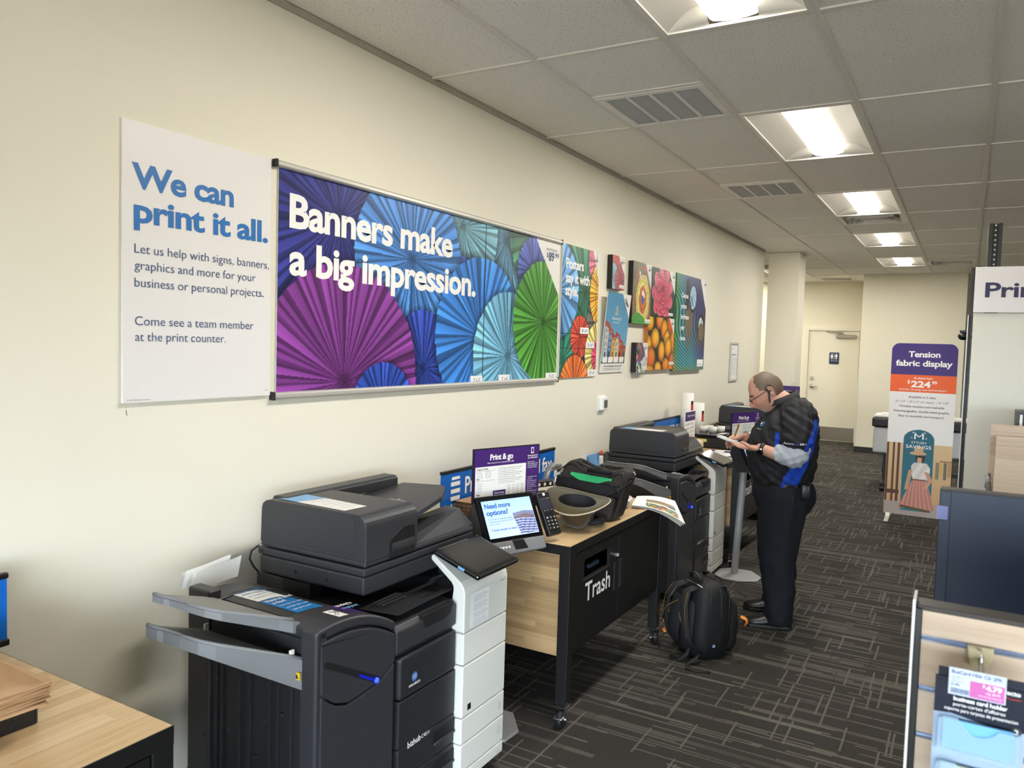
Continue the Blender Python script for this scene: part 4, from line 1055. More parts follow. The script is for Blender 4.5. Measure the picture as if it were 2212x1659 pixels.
def work_table(y0, y1, x1, label, word=None, slot=True):
    T = thing('work_table', label, 'table', ((.04 + x1) / 2, (y0 + y1) / 2, 0), 'black steel work tables with butcher block tops')
    x0, Z1 = .035, .805; L = .052
    m = MB(); r = .022
    m.box(x0, x1, y0, y0 + r, Z1 - .042, Z1); m.box(x0, x1, y1 - r, y1, Z1 - .042, Z1); m.box(x0, x0 + r, y0 + r, y1 - r, Z1 - .042, Z1); m.box(x1 - r, x1, y0 + r, y1 - r, Z1 - .042, Z1)
    m.box(x0 + r, x1 - r, y0 + r, y1 - r, Z1 - .042, Z1 - .02); part('top_frame', m, M_BLACKM, T)
    m = MB(); m.box(x0 + .003, x1 - .003, y0 + .003, y1 - .003, Z1 - .004, Z1 + .0012); part('tabletop', m, M_TOP, T)
    for x in (x0, x1 - L):
        for y in (y0, y1 - L):
            m = MB(); m.box(x, x + L, y, y + L, .096, Z1 - .042, .002); part('leg', m, M_BLACKM, T)
            caster(T, x + L / 2, y + L / 2, random.uniform(-.5, .9) - (PI / 3 if x > .5 else 0))
    for y in (y0 + .006, y1 - .024):
        m = MB(); m.box(x0 + L, x1 - L, y, y + .018, .312, Z1 - .042); part('end_panel', m, M_SIDE, T)
    m = MB(); m.box(x0 + .01, x1 - .01, y0 + L, y1 - L, .312, .33); part('bottom_shelf', m, M_BLACKM, T)
    m = MB(); m.box(x0 + .01, x0 + .02, y0 + L, y1 - L, .33, Z1 - .042); part('back_panel', m, M_BLACKM, T)
    xa, xb = x1 - .02, x1 - .004; ya, yb = y0 + L + .004, y1 - L - .004; ym = y0 + .565
    m = MB(); z0, z1 = .325, Z1 - .048
    if slot:
        s0, s1, t0, t1 = y0 + .158, y0 + .452, .622, .712
        m.box(xa, xb, ya, s0, z0, z1); m.box(xa, xb, s1, ym - .002, z0, z1); m.box(xa, xb, s0, s1, z0, t0); m.box(xa, xb, s0, s1, t1, z1)
    else: m.box(xa, xb, ya, ym - .002, z0, z1, .001)
    d1 = part('door', m, M_BLACKM, T)
    if slot:
        m = MB(); m.box(xa - .12, xa, s0 - .01, s1 + .01, t0 - .02, t0 - .015); m.box(xa - .12, xa - .115, s0 - .01, s1 + .01, t0 - .02, t1 + .02); part('slot_chute', m, M_YEL, d1)
        m = MB(); m.box(xa - .05, xa - .035, s0 + .17, s1 - .01, t0 + .002, t0 + .02, .002); part('chute_tab', m, mat('blue_grey_tab', '#3A4A5C', .4), d1)
        m = MB(); m.box(xb - .002, xb + .003, s0 - .004, s1 + .004, t0 - .006, t0 - .001); part('slot_lip', m, M_CHAR, d1)
    m = MB(); m.box(xa, xb, ym + .002, yb, z0, z1, .001); d2 = part('door', m, M_BLACKM, T)
    for d, y in ((d1, ym - .045), (d2, ym + .03)):
        m = MB(); m.box(xb - .001, xb + .003, y - .014, y + .014, .482, .618, .001); h = part('door_pull', m, M_CHAR2, d)
        m = MB(); m.box(xb + .0025, xb + .0035, y - .008, y + .008, .49, .61); part('pull_recess', m, M_YEL, d)
    m = MB(); m.cyl((xb, ym - .022, .647), (xb + .012, ym - .022, .647), .012, .011, 16); part('lock', m, M_CHROME, d1)
    if word:
        m = MB(); F = Flat((xb + .0004, y0, .8), EY, EZ); F.txt(m, word, .175, .285, .088, .285, bold=.014, lift=.0004); part('lettering', m, M_INKW, d1)
    return T
T0 = work_table(-.106, 1.094, .888, 'butcher block topped table in the near left corner holding the kraft bags', None, False)
T1 = work_table(3.0, 4.2, .94, 'black trash table under the olive hat and black shoulder bag', 'Trash')
T2 = work_table(5.99, 7.19, .912, 'black table behind the man, half hidden by the grey pole stand', 'Trash')

# ------------------------------------------------------------------ blue header signs standing on the tables
def blue_sign(x, y0, y1, z1, label, words):
    s = thing('table_sign', label, 'sign', (x, (y0 + y1) / 2, .806), 'blue table signs with black rails')
    m = MB(); m.box(x - .004, x + .004, y0, y1, .83, z1); part('sign_panel', m, M_BLUE, s)
    m = MB(); m.box(x - .009, x + .009, y0 - .004, y1 + .004, z1, z1 + .016, .004); part('top_rail', m, M_BLACKP, s)
    m = MB(); m.box(x - .012, x + .012, y0 - .004, y1 + .004, .815, .834, .004); part('bottom_rail', m, M_BLACKP, s)
    for y in (y0 + .02, y1 - .24):
        m = MB(); m.box(x - .05, x + .07, y, y + .06, .8065, .816, .003); part('foot', m, M_BLACKP, s)
    if words:
        F = Flat((x + .0045, y0, z1), EY, EZ); h = z1 - .834
        m = MB()   # printer pictogram, drawn from above as stacked sheets
        for k in range(4): F.rect(m, .075 + .0 * k, .045 + .036 * k, .155, .066 + .036 * k)
        F.rect(m, .0, .0, .001, .001); F.pol(m, [(.085, .02), (.15, .02), (.155, .035), (.08, .035)])
        part('pictogram', m, M_INKW, s)
        m = MB(); F.txt(m, 'Print, copy, scan', .20, .115, .085, .62, bold=.018, lift=.0012); F.txt(m, 'and fax', .85, .115, .085, .30, bold=.018, lift=.0012); part('lettering', m, M_INKW, s)
    return s
blue_sign(.15, -.05, 1.115, 1.0, 'blue sign end at the left picture edge on the near table', False)
blue_sign(.22, 3.045, 4.23, 1.03, 'blue print and fax sign behind the purple print card on the trash table', True)
blue_sign(.10, 6.03, 7.10, 1.035, 'blue sign partly hidden behind the second printer, ending in and fax', True)

# ------------------------------------------------------------------ self-service kiosk on a pole, with a purple sign above
def kiosk(label):
    K = thing('print_kiosk', label, 'kiosk', (.62, 2.83, 0), 'print kiosks on grey poles')
    e = Vector((.385, .923, 0)); d = Vector((.072, -.030, -.142)); d.normalize(); u = -d; n = e.cross(u)
    M = Matrix.Identity(4)
    for i in range(3): M[i][0], M[i][1], M[i][2] = e[i], u[i], n[i]
    M.translation = Vector((.626, 2.76, 1.0))        # top left of the lit screen
    W_, H_ = .262, .163
    m = MB(); m.box(-.024, W_ + .022, -H_ - .018, .022, -.016, 0, .004, M=M); part('screen_frame', m, M_GLOSSB, K)
    m = MB(); m.prism([(-.02, -H_ - .018), (W_ + .02, -H_ - .018), (W_ + .014, -H_ - .072), (-.012, -H_ - .076)], 'z', -.03, .004, .004, M=M); ch = part('port_bar', m, mat('kiosk_grey', '#77787B', .4), K)
    m = MB(); m.prism([(.105, -H_ - .02), (.165, -H_ - .02), (.178, -H_ - .06), (.112, -H_ - .06)], 'z', 0, .0055, M=M); part('card_slot', m, M_BLACKP, ch)
    m = MB()
    for k in range(4): m.box(.03 + .016 * k, .041 + .016 * k, -H_ - .048, -H_ - .04, .003, .005, M=M)
    q = part('port', m, M_INKW, ch); q['kind'] = 'stuff'
    def scr(U, V):
        C = mixc(np.zeros(U.shape + (3,)) + hexc('#8FB2F0'), V / H_, hexc('#A9C2F4'))
        u, v = U / W_, V / H_
        st = (u > .58 + .12 * (v - .6)) & (v > .42 + .05 * np.abs(u - .8)) & (v < .98) & (u < 1.0)
        lay = np.sin((v - .16 * np.abs(u - .70)) * 92) ; C = np.where(st[..., None], np.where((lay > .2)[..., None], hexc('#9AA2C6'), hexc('#454C78')), C)
        top = (v > .36 + np.abs(u - .80) * .18) & (v < .56) & (u > .56) & (u < 1.0); C = np.where(top[..., None], hexc('#6B6F8E'), C)
        mt = top & (v > .44 + np.abs(u - .8) * .35); C = np.where(mt[..., None], hexc('#6B5A5E'), C)
        return C
    F = Flat(M @ Vector((0, 0, .0006)), e, u)
    lit = print_mat('lit_screen', .2, .6)
    sc = raster('screen', F, W_, H_, 100, 62, scr, lit, K, .0004)
    m = MB(); F.txt(m, 'Need more', .012, .034, .022, .135, bold=.02); F.txt(m, 'options?', .012, .064, .022, .115, bold=.02); F.txt(m, "Touch screen to start.", .018, .133, .0095, .135, bold=.015)
    for k, s in enumerate(("We're here to help with binding", 'and finishing at the full service', 'print counter.')): F.txt(m, s, .016, .085 + .0105 * k, .0062, (.125, .125, .055)[k])
    part('screen_lettering', m, mat('screen_blue_text', '#1E4FA8', .4, var=0), sc)
    # housing behind and the pole
    m = MB(); m.raw([tuple(M @ Vector(p)) for p in ((-.02, .01, -.016), (W_ + .018, .01, -.016), (W_ + .018, -H_ - .06, -.016), (-.02, -H_ - .06, -.016), (-.01, -.03, -.12), (W_ + .01, -.03, -.12), (W_ + .01, -H_ - .02, -.12), (-.01, -H_ - .02, -.12))],
                    [(0, 1, 2, 3), (7, 6, 5, 4), (0, 4, 5, 1), (1, 5, 6, 2), (2, 6, 7, 3), (3, 7, 4, 0)]); part('housing', m, M_CHAR, K)
    m = MB(); m.prism([(.60, .80), (.66, .80), (.66, .93), (.60, .93)], 'y', 2.84, 2.91, .004); part('mount_box', m, M_POLE, K)
    m = MB(); m.cyl((.595, 2.85, .014), (.63, 2.87, .86), .026, .026, 24); part('pole', m, M_POLE, K)
    cx, cy = .62, 2.83
    m = MB(); m.prism([(cx - .07, cy - .16), (cx + .05, cy - .16), (cx + .165, cy - .075), (cx + .17, cy + .03), (cx + .07, cy + .155), (cx - .08, cy + .155), (cx - .17, cy + .06), (cx - .17, cy - .07)], 'z', .001, .014, .004); part('base_plate', m, M_POLE, K)
    # purple sign standing behind the screen
    S = Matrix.Identity(4); en = Vector((.33, .944, 0)).normalized(); sn = en.cross(Vector((0, 0, 1)))
    for i in range(3): S[i][0], S[i][1], S[i][2] = en[i], (0, 0, 1)[i], sn[i]
    S.translation = Vector((.525, 2.859, 1.2)); SW, SH = .385, .24
    m = MB(); m.box(-.004, SW + .004, -SH - .004, .004, -.008, -.0005, M=S); sg = part('sign_holder', m, M_BLACKP, K)
    m = MB(); m.box(.1, .25, -SH - .06, -SH, -.012, -.006, M=S); part('sign_bracket', m, M_BLACKP, K)
    F = Flat(S @ Vector((0, 0, 0)), en, EZ)
    m = MB(); F.rect(m, 0, 0, SW, SH, .0003); sh = part('sign_card', m, M_PURPLE, sg)
    m = MB(); F.rect(m, .008, .078, .305, SH, .0008); part('white_field', m, M_PAPER, sg)
    m = MB(); F.txt(m, 'Print & go', .09, .05, .026, .135, bold=.03, lift=.001); F.txt(m, 'Make a copy, print, fax, or scan and save to USB.', .075, .066, .007, .155, lift=.001)
    part('sign_title', m, M_INKW, sg)
    m = MB(); F.rect(m, .335, .008, .352, .036, .0008); part('phone_outline', m, M_INKW, sg)
    m = MB(); F.rect(m, .338, .012, .349, .031, .0012); F.rect(m, .11, .19, .185, SH, .0012); F.rect(m, .265, .2, .2655, .201, .0012); part('purple_box', m, M_PURPLE, sg)
    m = MB()
    for k, (s, h) in enumerate((('Need to print from', .007), ('your mobile device?', .007))): F.txt(m, s, .315, .049 + .01 * k, h, .062, bold=.02, lift=.001)
    for k in range(4): F.txt(m, ('Scan the code or', 'below and attach your file', 'to the email and send to', 'print & go at the store')[k], .315, .078 + .0085 * k, .0055, (.045, .062, .06, .058)[k], bold=.01, lift=.001)
    for k in range(9): F.txt(m, ('You will be given a release', 'code by reply.', 'An email will be sent', 'with your code. Then', 'tap on Mobile print', 'on the screen to begin', 'and enter it.', 'Printing from the cloud?', 'Just touch the screen.')[k], .315, .148 + .0095 * k, .005, (.06, .03, .058, .055, .05, .06, .035, .062, .055)[k], bold=.01 * (k in (7,)), lift=.001)
    F.txt(m, 'Touch screen', .117, .205, .0085, .06, bold=.02, lift=.0016); F.txt(m, 'below to begin', .117, .217, .0085, .06, bold=.02, lift=.0016)
    F.disc(m, .147, .229, .0095, .0016, 20); part('white_lettering', m, M_INKW, sg)
    m = MB(); F.rect(m, .1455, .222, .1485, .234, .002); F.pol(m, [(.1415, .231), (.1525, .231), (.147, .2365)], .002); part('arrow', m, M_PURPLE, sg)
    m = MB()
    for s, u, v, h in (('Copy or Print', .016, .092, .0085), ('Fax', .016, .136, .0085), ('Scan', .016, .206, .0085)):
        F.txt(m, s, u, v, h, None, .025, .001); F.rect(m, u - .004, v + .004, u + .105, v + .0048, .001)
    for k in range(5): F.txt(m, 'Black & white', .018, .104 + .0065 * k, .004, .025, lift=.001) if k in (0,) else F.txt(m, '8.5 x 11   $.20', .018, .104 + .0065 * k, .0035, .03, lift=.001)
    for k in range(5): F.txt(m, 'Full colour' if k == 0 else '8.5 x 11   $.69', .065, .103 + .0065 * k, .004, .03, lift=.001)
    for k in range(6): F.txt(m, ('Local', '1st page $1.89', 'Extra pages', 'Long distance', 'International', 'Each page')[k], .018, .148 + .0085 * k, .0038, (.012, .03, .03, .032, .03, .025)[k], lift=.001)
    for k in range(9): F.txt(m, 'Ask a team member about larger sizes and special paper' if k % 3 else 'Our print shop can produce your work in minutes', .14, .092 + .0085 * k, .0042, (.14, .13, .1)[k % 3], bold=.01 * (k % 3 == 0), lift=.001)
    for k in range(6): F.txt(m, 'size   1-9   10+   50+', .195, .175 + .0072 * k, .0038, .1, lift=.001)
    for k in range(2): F.txt(m, 'For store hours or answers ask at the counter', .235, .213 + .009 * k, .0045, .065, bold=.01, lift=.001)
    part('small_lettering', m, M_INKB, sg)
    # card terminal on the right of the screen
    C = M @ Matrix.Translation((W_ + .068, -.055, .008)) @ Matrix.Rotation(.04, 4, 'Z')
    m = MB(); m.box(-.036, .036, -.135, .065, -.02, .012, .008, 3, M=C); ct = part('card_terminal', m, M_BLACKP, K)
    m = MB(); m.box(-.028, .028, -.02, .032, .011, .013, .001, M=C); part('terminal_screen', m, mat('terminal_lcd', '#34343F', .15), ct)
    m = MB()
    for r_ in range(4):
        for c_ in range(3): m.box(-.028 + .02 * c_, -.013 + .02 * c_, -.062 - .016 * r_, -.052 - .016 * r_, .012, .015, .002, M=C)
    q = part('key', m, M_CHAR, ct); q['kind'] = 'stuff'
    m = MB(); FC = Flat(C @ Vector((-.036, .065, .0128)), C.to_3x3() @ Vector((1, 0, 0)), C.to_3x3() @ Vector((0, 1, 0)))
    for r_ in range(4):
        for c_ in range(3): FC.txt(m, '123456789*0#'[r_ * 3 + c_], .0115 + .02 * c_, .1245 + .016 * r_, .006, .005, lift=.0026)
    FC.disc(m, .036, .015, .007, .0005, 16); FC.rect(m, .01, .088, .018, .0895, .0005); FC.rect(m, .03, .088, .036, .0895, .0005); FC.rect(m, .05, .088, .058, .0895, .0005); q = part('key_marks', m, M_INKW, ct); q['kind'] = 'stuff'
    return K
K1 = kiosk('kiosk with lit Need more options screen, between near printer and trash table')
K2 = copy_tree(K1); K2.location.x += .365; K2.location.y += 2.94
K2['label'] = 'kiosk on a bare grey pole with flat base plate, beside the man'
# ------------------------------------------------------------------ things on the near table
ORD = dict(enumerate('zeroth first second third fourth fifth sixth seventh eighth ninth tenth eleventh twelfth thirteenth fourteenth fifteenth sixteenth seventeenth eighteenth nineteenth twentieth twenty-first twenty-second'.split()))
def bag_stack():
    P = [(.30, .60), (.56, .62), (.665, .93), (.44, 1.0)]
    b = thing('folder_box', 'black perforated holder under the kraft bags on the near table', 'holder', (.45, .80, .8065))
    m = MB(); M = Matrix.Translation((.465, .803, 0)) @ Matrix.Rotation(-.02, 4, 'Z')
    m.box(-.17, .17, .13, .136, .807, .875, .003, M=M); m.box(.164, .17, -.2, .13, .807, .875, .003, M=M); m.box(-.17, -.164, -.2, .13, .807, .875, M=M); m.box(-.17, .17, -.2, .13, .807, .811, M=M); part('holder_body', m, M_BLACKP, b)
    m = MB()
    for k in range(4):
        for j in range(2): m.cyl(tuple(M @ Vector((.1701, .085 - .07 * k, .85 - .028 * j))), tuple(M @ Vector((.1712, .085 - .07 * k, .85 - .028 * j))), .011, .011, 14)
    q = part('round_hole', m, M_YEL, b); q['kind'] = 'stuff'
bag_stack()
M_KR = [mat('kraft_bag_%s' % 'abc'[i], c, .8, var=.1, scale=50) for i, c in enumerate(('#B08C66', '#A07B55', '#BD9A73'))]
random.seed(3)
nb = 22
for i in range(nb):
    z = .8765 + i * .0022 ; a = -.01 + random.uniform(-.03, .03); dx, dy = random.uniform(-.006, .006), random.uniform(-.008, .008)
    M = Matrix.Translation((.50 + dx, .80 + dy, z)) @ Matrix.Rotation(a, 4, 'Z')
    m = MB()
    def f(u, v, M=M, i=i):
        x, y = -.19 + .40 * u, -.24 + .36 * v
        x += .004 * math.sin(v * 7 + i); y += .003 * math.sin(u * 6 + 2 * i); sag = 0
        return tuple(M @ Vector((x, y, sag + .003)))
    m.sheet(f, 8, 8); n0 = len(m.v); 
    m.raw([(p[0], p[1], p[2] - .0018) for p in m.v], [q[::-1] for q in m.f], True)
    bd = [j for j in range(9)] + [9 * k + 8 for k in range(1, 9)] + [72 + k for k in range(7, -1, -1)] + [9 * k for k in range(7, 0, -1)]
    for j in range(len(bd)): a_, b_ = bd[j], bd[(j + 1) % len(bd)]; m.f.append((b_, a_, n0 + a_, n0 + b_)); m.s.append(False)
    o = single('paper_bag', m, M_KR[i % 3], 'kraft paper bag with a line drawn mark, topmost of the pile' if i == nb - 1 else 'kraft paper bag, %s from the top of the near pile' % ORD[nb - i], 'bag', 'kraft paper bags on the near table')
    if i == nb - 1:
        m = MB(); zz = .008; pts = lambda L: [tuple(M @ Vector((x, y, zz - .0045))) for x, y in L]
        c = (.12, .03)
        for k in range(5):
            q = 2 * PI * k / 5 + .3; e1 = (c[0] + .032 * math.cos(q), c[1] + .032 * math.sin(q))
            m.tube(pts([c, (c[0] + .02 * math.cos(q + .45), c[1] + .02 * math.sin(q + .45)), e1, (c[0] + .02 * math.cos(q - .45), c[1] + .02 * math.sin(q - .45)), c]), .0011, 4)
        part('drawn_mark', m, M_INKB, o)
        m = MB(); text(m, 'this bag is recyclable', M @ Vector((.02, .085, .0034)), M.to_3x3() @ Vector((0, -1, 0)), M.to_3x3() @ Vector((1, 0, 0)), .012, .15); part('lettering', m, M_INKB, o)

# ------------------------------------------------------------------ loose sheets behind the first printer
for i in range(5):
    m = MB(); y0, x = 1.635 + .004 * i, .170 + .0135 * i; t_ = .004
    m.sheet(lambda a, b: (x - t_ * b + .004 * math.sin(a * 5), y0 + .0 + .185 * a + .02 * b, .838 + (.048 + .008 * math.sin(i * 2.1)) * b + .014 * a * b), 8, 6)
    single('loose_sheet', m, M_PAPER if i % 2 else M_PAPER2, 'white sheet behind the near printer finisher, %s from the wall' % ORD[i + 1], 'paper', 'loose sheets behind the near printer')

# ------------------------------------------------------------------ on the trash table
# hat, crown down
h = thing('felt_hat', 'olive felt hat lying crown down on the trash table', 'hat', (.80, 3.345, .807))
HM = Matrix.Translation((.80, 3.345, .8155)) @ Matrix.Rotation(math.radians(11), 4, (1, .55, 0)) @ Matrix.Diagonal((1, 1, 1.2, 1))
M_FELT = mat('olive_felt', '#453C21', .9, var=.14, scale=90, bump=.3, bscale=500, spec=.15, sheen=.3)
M_FELTD = mat('brown_felt', '#473822', .9, var=.14, scale=70, bump=.3, bscale=500, spec=.15, sheen=.3)
M_LINING = mat('hat_band_dark', '#1B1C1F', .7, var=.1)
def hr(rx, ry, z, n=48, wob=0.0, curl=0.0):
    R = []
    for k in range(n):
        a = 2 * PI * k / n; s = 1 + wob * math.cos(2 * a + .6)
        R.append((rx * s * math.cos(a), ry * s * math.sin(a), z + curl * math.cos(2 * a)))
    return R
m = MB()
outer = [hr(.094, .080, .098), hr(.155, .145, .103, wob=.02, curl=.016), hr(.157, .147, .107, wob=.02, curl=.016), hr(.154, .144, .110, wob=.02, curl=.016), hr(.092, .078, .105)]
m.loft(outer, cap=False, M=HM); br = part('brim', m, M_FELT, h)
m = MB(); m.tube([HM @ Vector(p) for p in hr(.157, .147, .107, wob=.02, curl=.016)], .0034, 6, closed=True); part('brim_piping', m, mat('cream_piping', '#B9AE97', .7), br)
def crown(rx, ry, z, p):
    R = hr(rx, ry, z)
    return [(x * (1 - p * math.exp(-((y) / .03) ** 2)), y * (1 - .4 * p * math.exp(-(x / .03) ** 2)), zz) for x, y, zz in R]
m = MB(); m.loft([crown(.03, .02, .014, .2), crown(.055, .042, .0, .4), crown(.072, .06, .012, .3), crown(.086, .073, .04, .12), crown(.092, .078, .07, .05), crown(.094, .080, .100, 0)][::-1], cap=False, M=HM); m.poly([HM @ Vector(p) for p in crown(.03, .02, .014, .2)]) if True else m.loft([crown(.094, .080, .100, 0), crown(.092, .078, .07, .05), crown(.086, .073, .04, .12), crown(.072, .06, .012, .3), crown(.055, .042, .0, .4), crown(.03, .02, .014, .2)], M=HM); part('crown', m, M_FELTD, h)
m = MB(); m.loft([hr(.0925, .0785, .1055), hr(.088, .074, .08), hr(.084, .07, .05), hr(.066, .054, .022), hr(.01, .01, .02)], M=HM, cap=False); part('inner_band', m, M_LINING, h)

# shoulder bag
M_NYL = mat('black_nylon', '#302B29', .72, var=.12, scale=60, bump=.25, bscale=350, spec=.25)
M_NYLD = mat('black_nylon_dark', '#121214', .7, var=.1, scale=60, bump=.25, bscale=350, spec=.25)
M_WEB = mat('black_webbing', '#19191B', .6, var=.1, bump=.3, bscale=800)
B = thing('shoulder_bag', 'black nylon shoulder bag with green lining standing behind the hat', 'bag', (.78, 3.65, .807))
prof = [(.57, .808), (.905, .808), (.925, .818), (.945, .87), (.985, .96), (1.025, 1.03), (1.03, 1.055), (1.005, 1.075), (.965, 1.06), (.91, 1.035), (.82, 1.035), (.765, 1.06), (.725, 1.088), (.695, 1.09), (.665, 1.06), (.63, .96), (.59, .86), (.57, .825)]
prof = [(x - (.05 * (z - .85) / .2 if z > .85 and x > .75 else 0) * min(1, (x - .75) / .1), z) for x, z in prof]
m = MB(); m.prism(prof, 'y', 3.555, 3.675, .018, 3); part('bag_body', m, M_NYL, B)
m = MB(); m.prism([(.64, .815), (.915, .815), (.925, .87), (.935, .93), (.80, .945), (.63, .945)], 'y', 3.515, 3.57, .016, 3); part('front_pocket', m, M_NYL, B)
m = MB(); m.sheet(lambda a, b: (.635 + .31 * a, 3.548 - .012 * math.sin(a * PI) - .014 * b, 1.005 - .05 * b - .02 * a - .012 * math.sin(a * PI) * b), 16, 4); m.sheet(lambda a, b: (.635 + .31 * a, 3.5475 - .012 * math.sin(a * PI), 1.005 - .02 * a - .006 * b), 16, 2); part('front_flap', m, M_NYLD, B)
m = MB(); m.sheet(lambda a, b: (.705 + .20 * a, 3.5495 - .006 * b, 1.032 - .012 * a - (.012 + .03 * math.sin(min(1, a * 1.1) * PI)) * b), 14, 3); part('green_lining', m, mat('green_cloth', '#1F9C5C', .7, var=.06), B)
for yy in (3.59, 3.65):
    m = MB(); m.tube([(.70, yy, 1.075), (.735, yy - .02, 1.083), (.79, yy - .03, 1.062), (.85, yy - .03, 1.05), (.88, yy - .03, 1.046), (.92, yy - .02, 1.055), (.94, yy, 1.058)], .009, 8, flat=(.012, .006)); part('carry_handle', m, M_WEB, B)
m = MB(); m.tube([(.79, 3.55, 1.052), (.90, 3.55, 1.05)], .015, 10, flat=(.018, .012)); part('handle_wrap', m, M_NYLD, B)
m = MB(); m.tube([(.93, 3.545, .985), (.94, 3.53, .965), (.955, 3.55, .985), (.975, 3.60, 1.01)], .01, 6, flat=(.014, .004)); m.tube([(.925, 3.535, .96), (.88, 3.522, .935), (.82, 3.515, .925), (.74, 3.515, .93)], .01, 6, flat=(.013, .003)); part('side_strap', m, M_WEB, B)
m = MB(); m.box(.925, .95, 3.53, 3.545, .955, .985, .004); m.box(.945, .957, 3.54, 3.55, .975, 1.0, .003); part('buckle', m, M_BLACKP, B)
m = MB(); m.tube([(.977 + .012 * math.cos(q), 3.62, 1.04 + .014 * math.sin(q)) for q in [2 * PI * k / 12 for k in range(12)]], .0025, 6, closed=True); part('d_ring', m, M_CHROME, B)
m = MB(); m.tube([(.645, 3.60, 1.03), (.62, 3.57, 1.0), (.612, 3.565, .97), (.618, 3.57, .93)], .006, 6, flat=(.012, .003)); m.ball((.617, 3.565, .965), .009, 8); part('strap_clip', m, M_CHROME, B)
m = MB(); m.tube([(.66, 3.5535, 1.045), (.69, 3.553, 1.072), (.722, 3.553, 1.07), (.765, 3.553, 1.043), (.82, 3.553, 1.019), (.88, 3.553, 1.018), (.92, 3.553, 1.042), (.955, 3.553, 1.055), (.962, 3.553, 1.03), (.945, 3.553, .96), (.925, 3.54, .86)], .004, 6); part('zip', m, M_BLACKP, B)
m = MB(); m.tube([(.72, 3.53, .8265), (.80, 3.45, .8265), (.87, 3.40, .8275), (.905, 3.43, .834), (.895, 3.48, .845), (.83, 3.50, .847), (.76, 3.53, .84)], .02, 8, flat=(.006, .018)); part('shoulder_strap', m, M_WEB, B)

B.scale.x = 1.12; B.location.x -= .030
# colour chart prints hanging over the table corner
random.seed(5)
def sheet_stack():
    for i in range(4):
        L = .0030 * i
        def f(a, b, i=i):
            # a along the long side out over the corner, b across
            p = Vector((.862, 3.905, .8165)).lerp(Vector((.79, 4.165, .8165)), b); q = Vector((1.10 + .006 * i, 4.02 + .006 * i, .722)).lerp(Vector((.985, 4.255, .80)), b)
            v = p.lerp(q, a); v.z += .030 * math.sin(a * PI * .9) * (1 - .5 * b) + L * (1 - .6 * a) - .003 * (3 - i) * a
            return tuple(v)
        m = MB(); m.sheet(f, 14, 8)
        o = single('printed_sheet', m, M_PAPER, 'top sheet with printed colour chart hanging over the trash table corner' if i == 3 else 'white sheet, %s below the colour chart at the trash table corner' % ORD[3 - i], 'paper', 'prints on the trash table corner')
        if i == 3:
            m = MB(); cols = ['#E8C81E', '#2E6FA8', '#C23A2E', '#1E1E24', '#3FA06A', '#E39A2A', '#78B8D8', '#7A3A5A', '#D8D8A0', '#4A4A52']
            for r_ in range(8):
                for c_ in range(16):
                    if r_ == 4: continue
                    a0, b0 = .26 + .04 * c_ , .06 + .075 * r_
                    col = cols[(r_ * 7 + c_ * 3 + (c_ * c_) % 5) % 10] if r_ < 4 else ('#5FA9A0', '#D8B23A', '#4C86B0', '#C98A3A')[r_ - 4]
                    if r_ == 5 and c_ > 11: col = '#2A2A2E'
                    up = lambda p: (p[0], p[1], p[2] + .0015)
                    m.raw([up(f(a0, b0)), up(f(a0 + .037, b0)), up(f(a0 + .037, b0 + .066)), up(f(a0, b0 + .066))], [(0, 1, 2, 3)], col=tuple(lin(col)))
            q = obj('colour_chart', m, M_PRINT, o, colors=True); q['kind'] = 'stuff'
sheet_stack()
# clear film roll between bag and prints
m = MB()
for k in range(3):
    m.tube([(.775 + .010 * k, 4.06 - .01 * k, .832), (.815 + .008 * k, 3.97, .842 + .010 * math.sin(k)), (.845, 3.87, .826)], [.008 + .002 * k, .017 - .004 * k, .009], 9)
single('film_roll', m, mat('clear_film', '#D9DADC', .08, trans=.75, var=.2, scale=60), 'crumpled clear plastic film between the black bag and the prints', 'film')
# kraft envelopes in a wire basket
wbk = thing('wire_basket', 'black wire basket of kraft envelopes below the purple print sign', 'basket', (.31, 3.22, .807))
m = MB(); X = (.235, .385); Y_ = (3.13, 3.36); r = .0018
for z in (.81, .83, .85, .87, .89):
    m.tube([(X[0], Y_[0], z), (X[1], Y_[0], z), (X[1], Y_[1], z), (X[0], Y_[1], z)], r if z < .89 else .003, 6, closed=True)
for k in range(7): 
    x = X[0] + (X[1] - X[0]) * k / 6; m.tube([(x, Y_[0], .89), (x, Y_[0], .81), (x, Y_[1], .81), (x, Y_[1], .89)], r, 5)
for k in range(10):
    y = Y_[0] + (Y_[1] - Y_[0]) * k / 9; m.tube([(X[0], y, .89), (X[0], y, .81), (X[1], y, .81), (X[1], y, .89)], r, 5)
part('wire_frame', m, M_BLACKM, wbk)
for i in range(16):
    m = MB(); a = random.uniform(-.004, .004); z = .813 + i * .0052
    m.box(.242 + a, .378 + a, 3.137, 3.353 + a, z, z + .0045, .001)
    single('kraft_envelope', m, M_KR[i % 3], 'topmost kraft envelope in the wire basket' if i == 15 else 'kraft envelope, %s from the top in the wire basket' % ORD[16 - i], 'envelope', 'kraft envelopes in the wire basket')
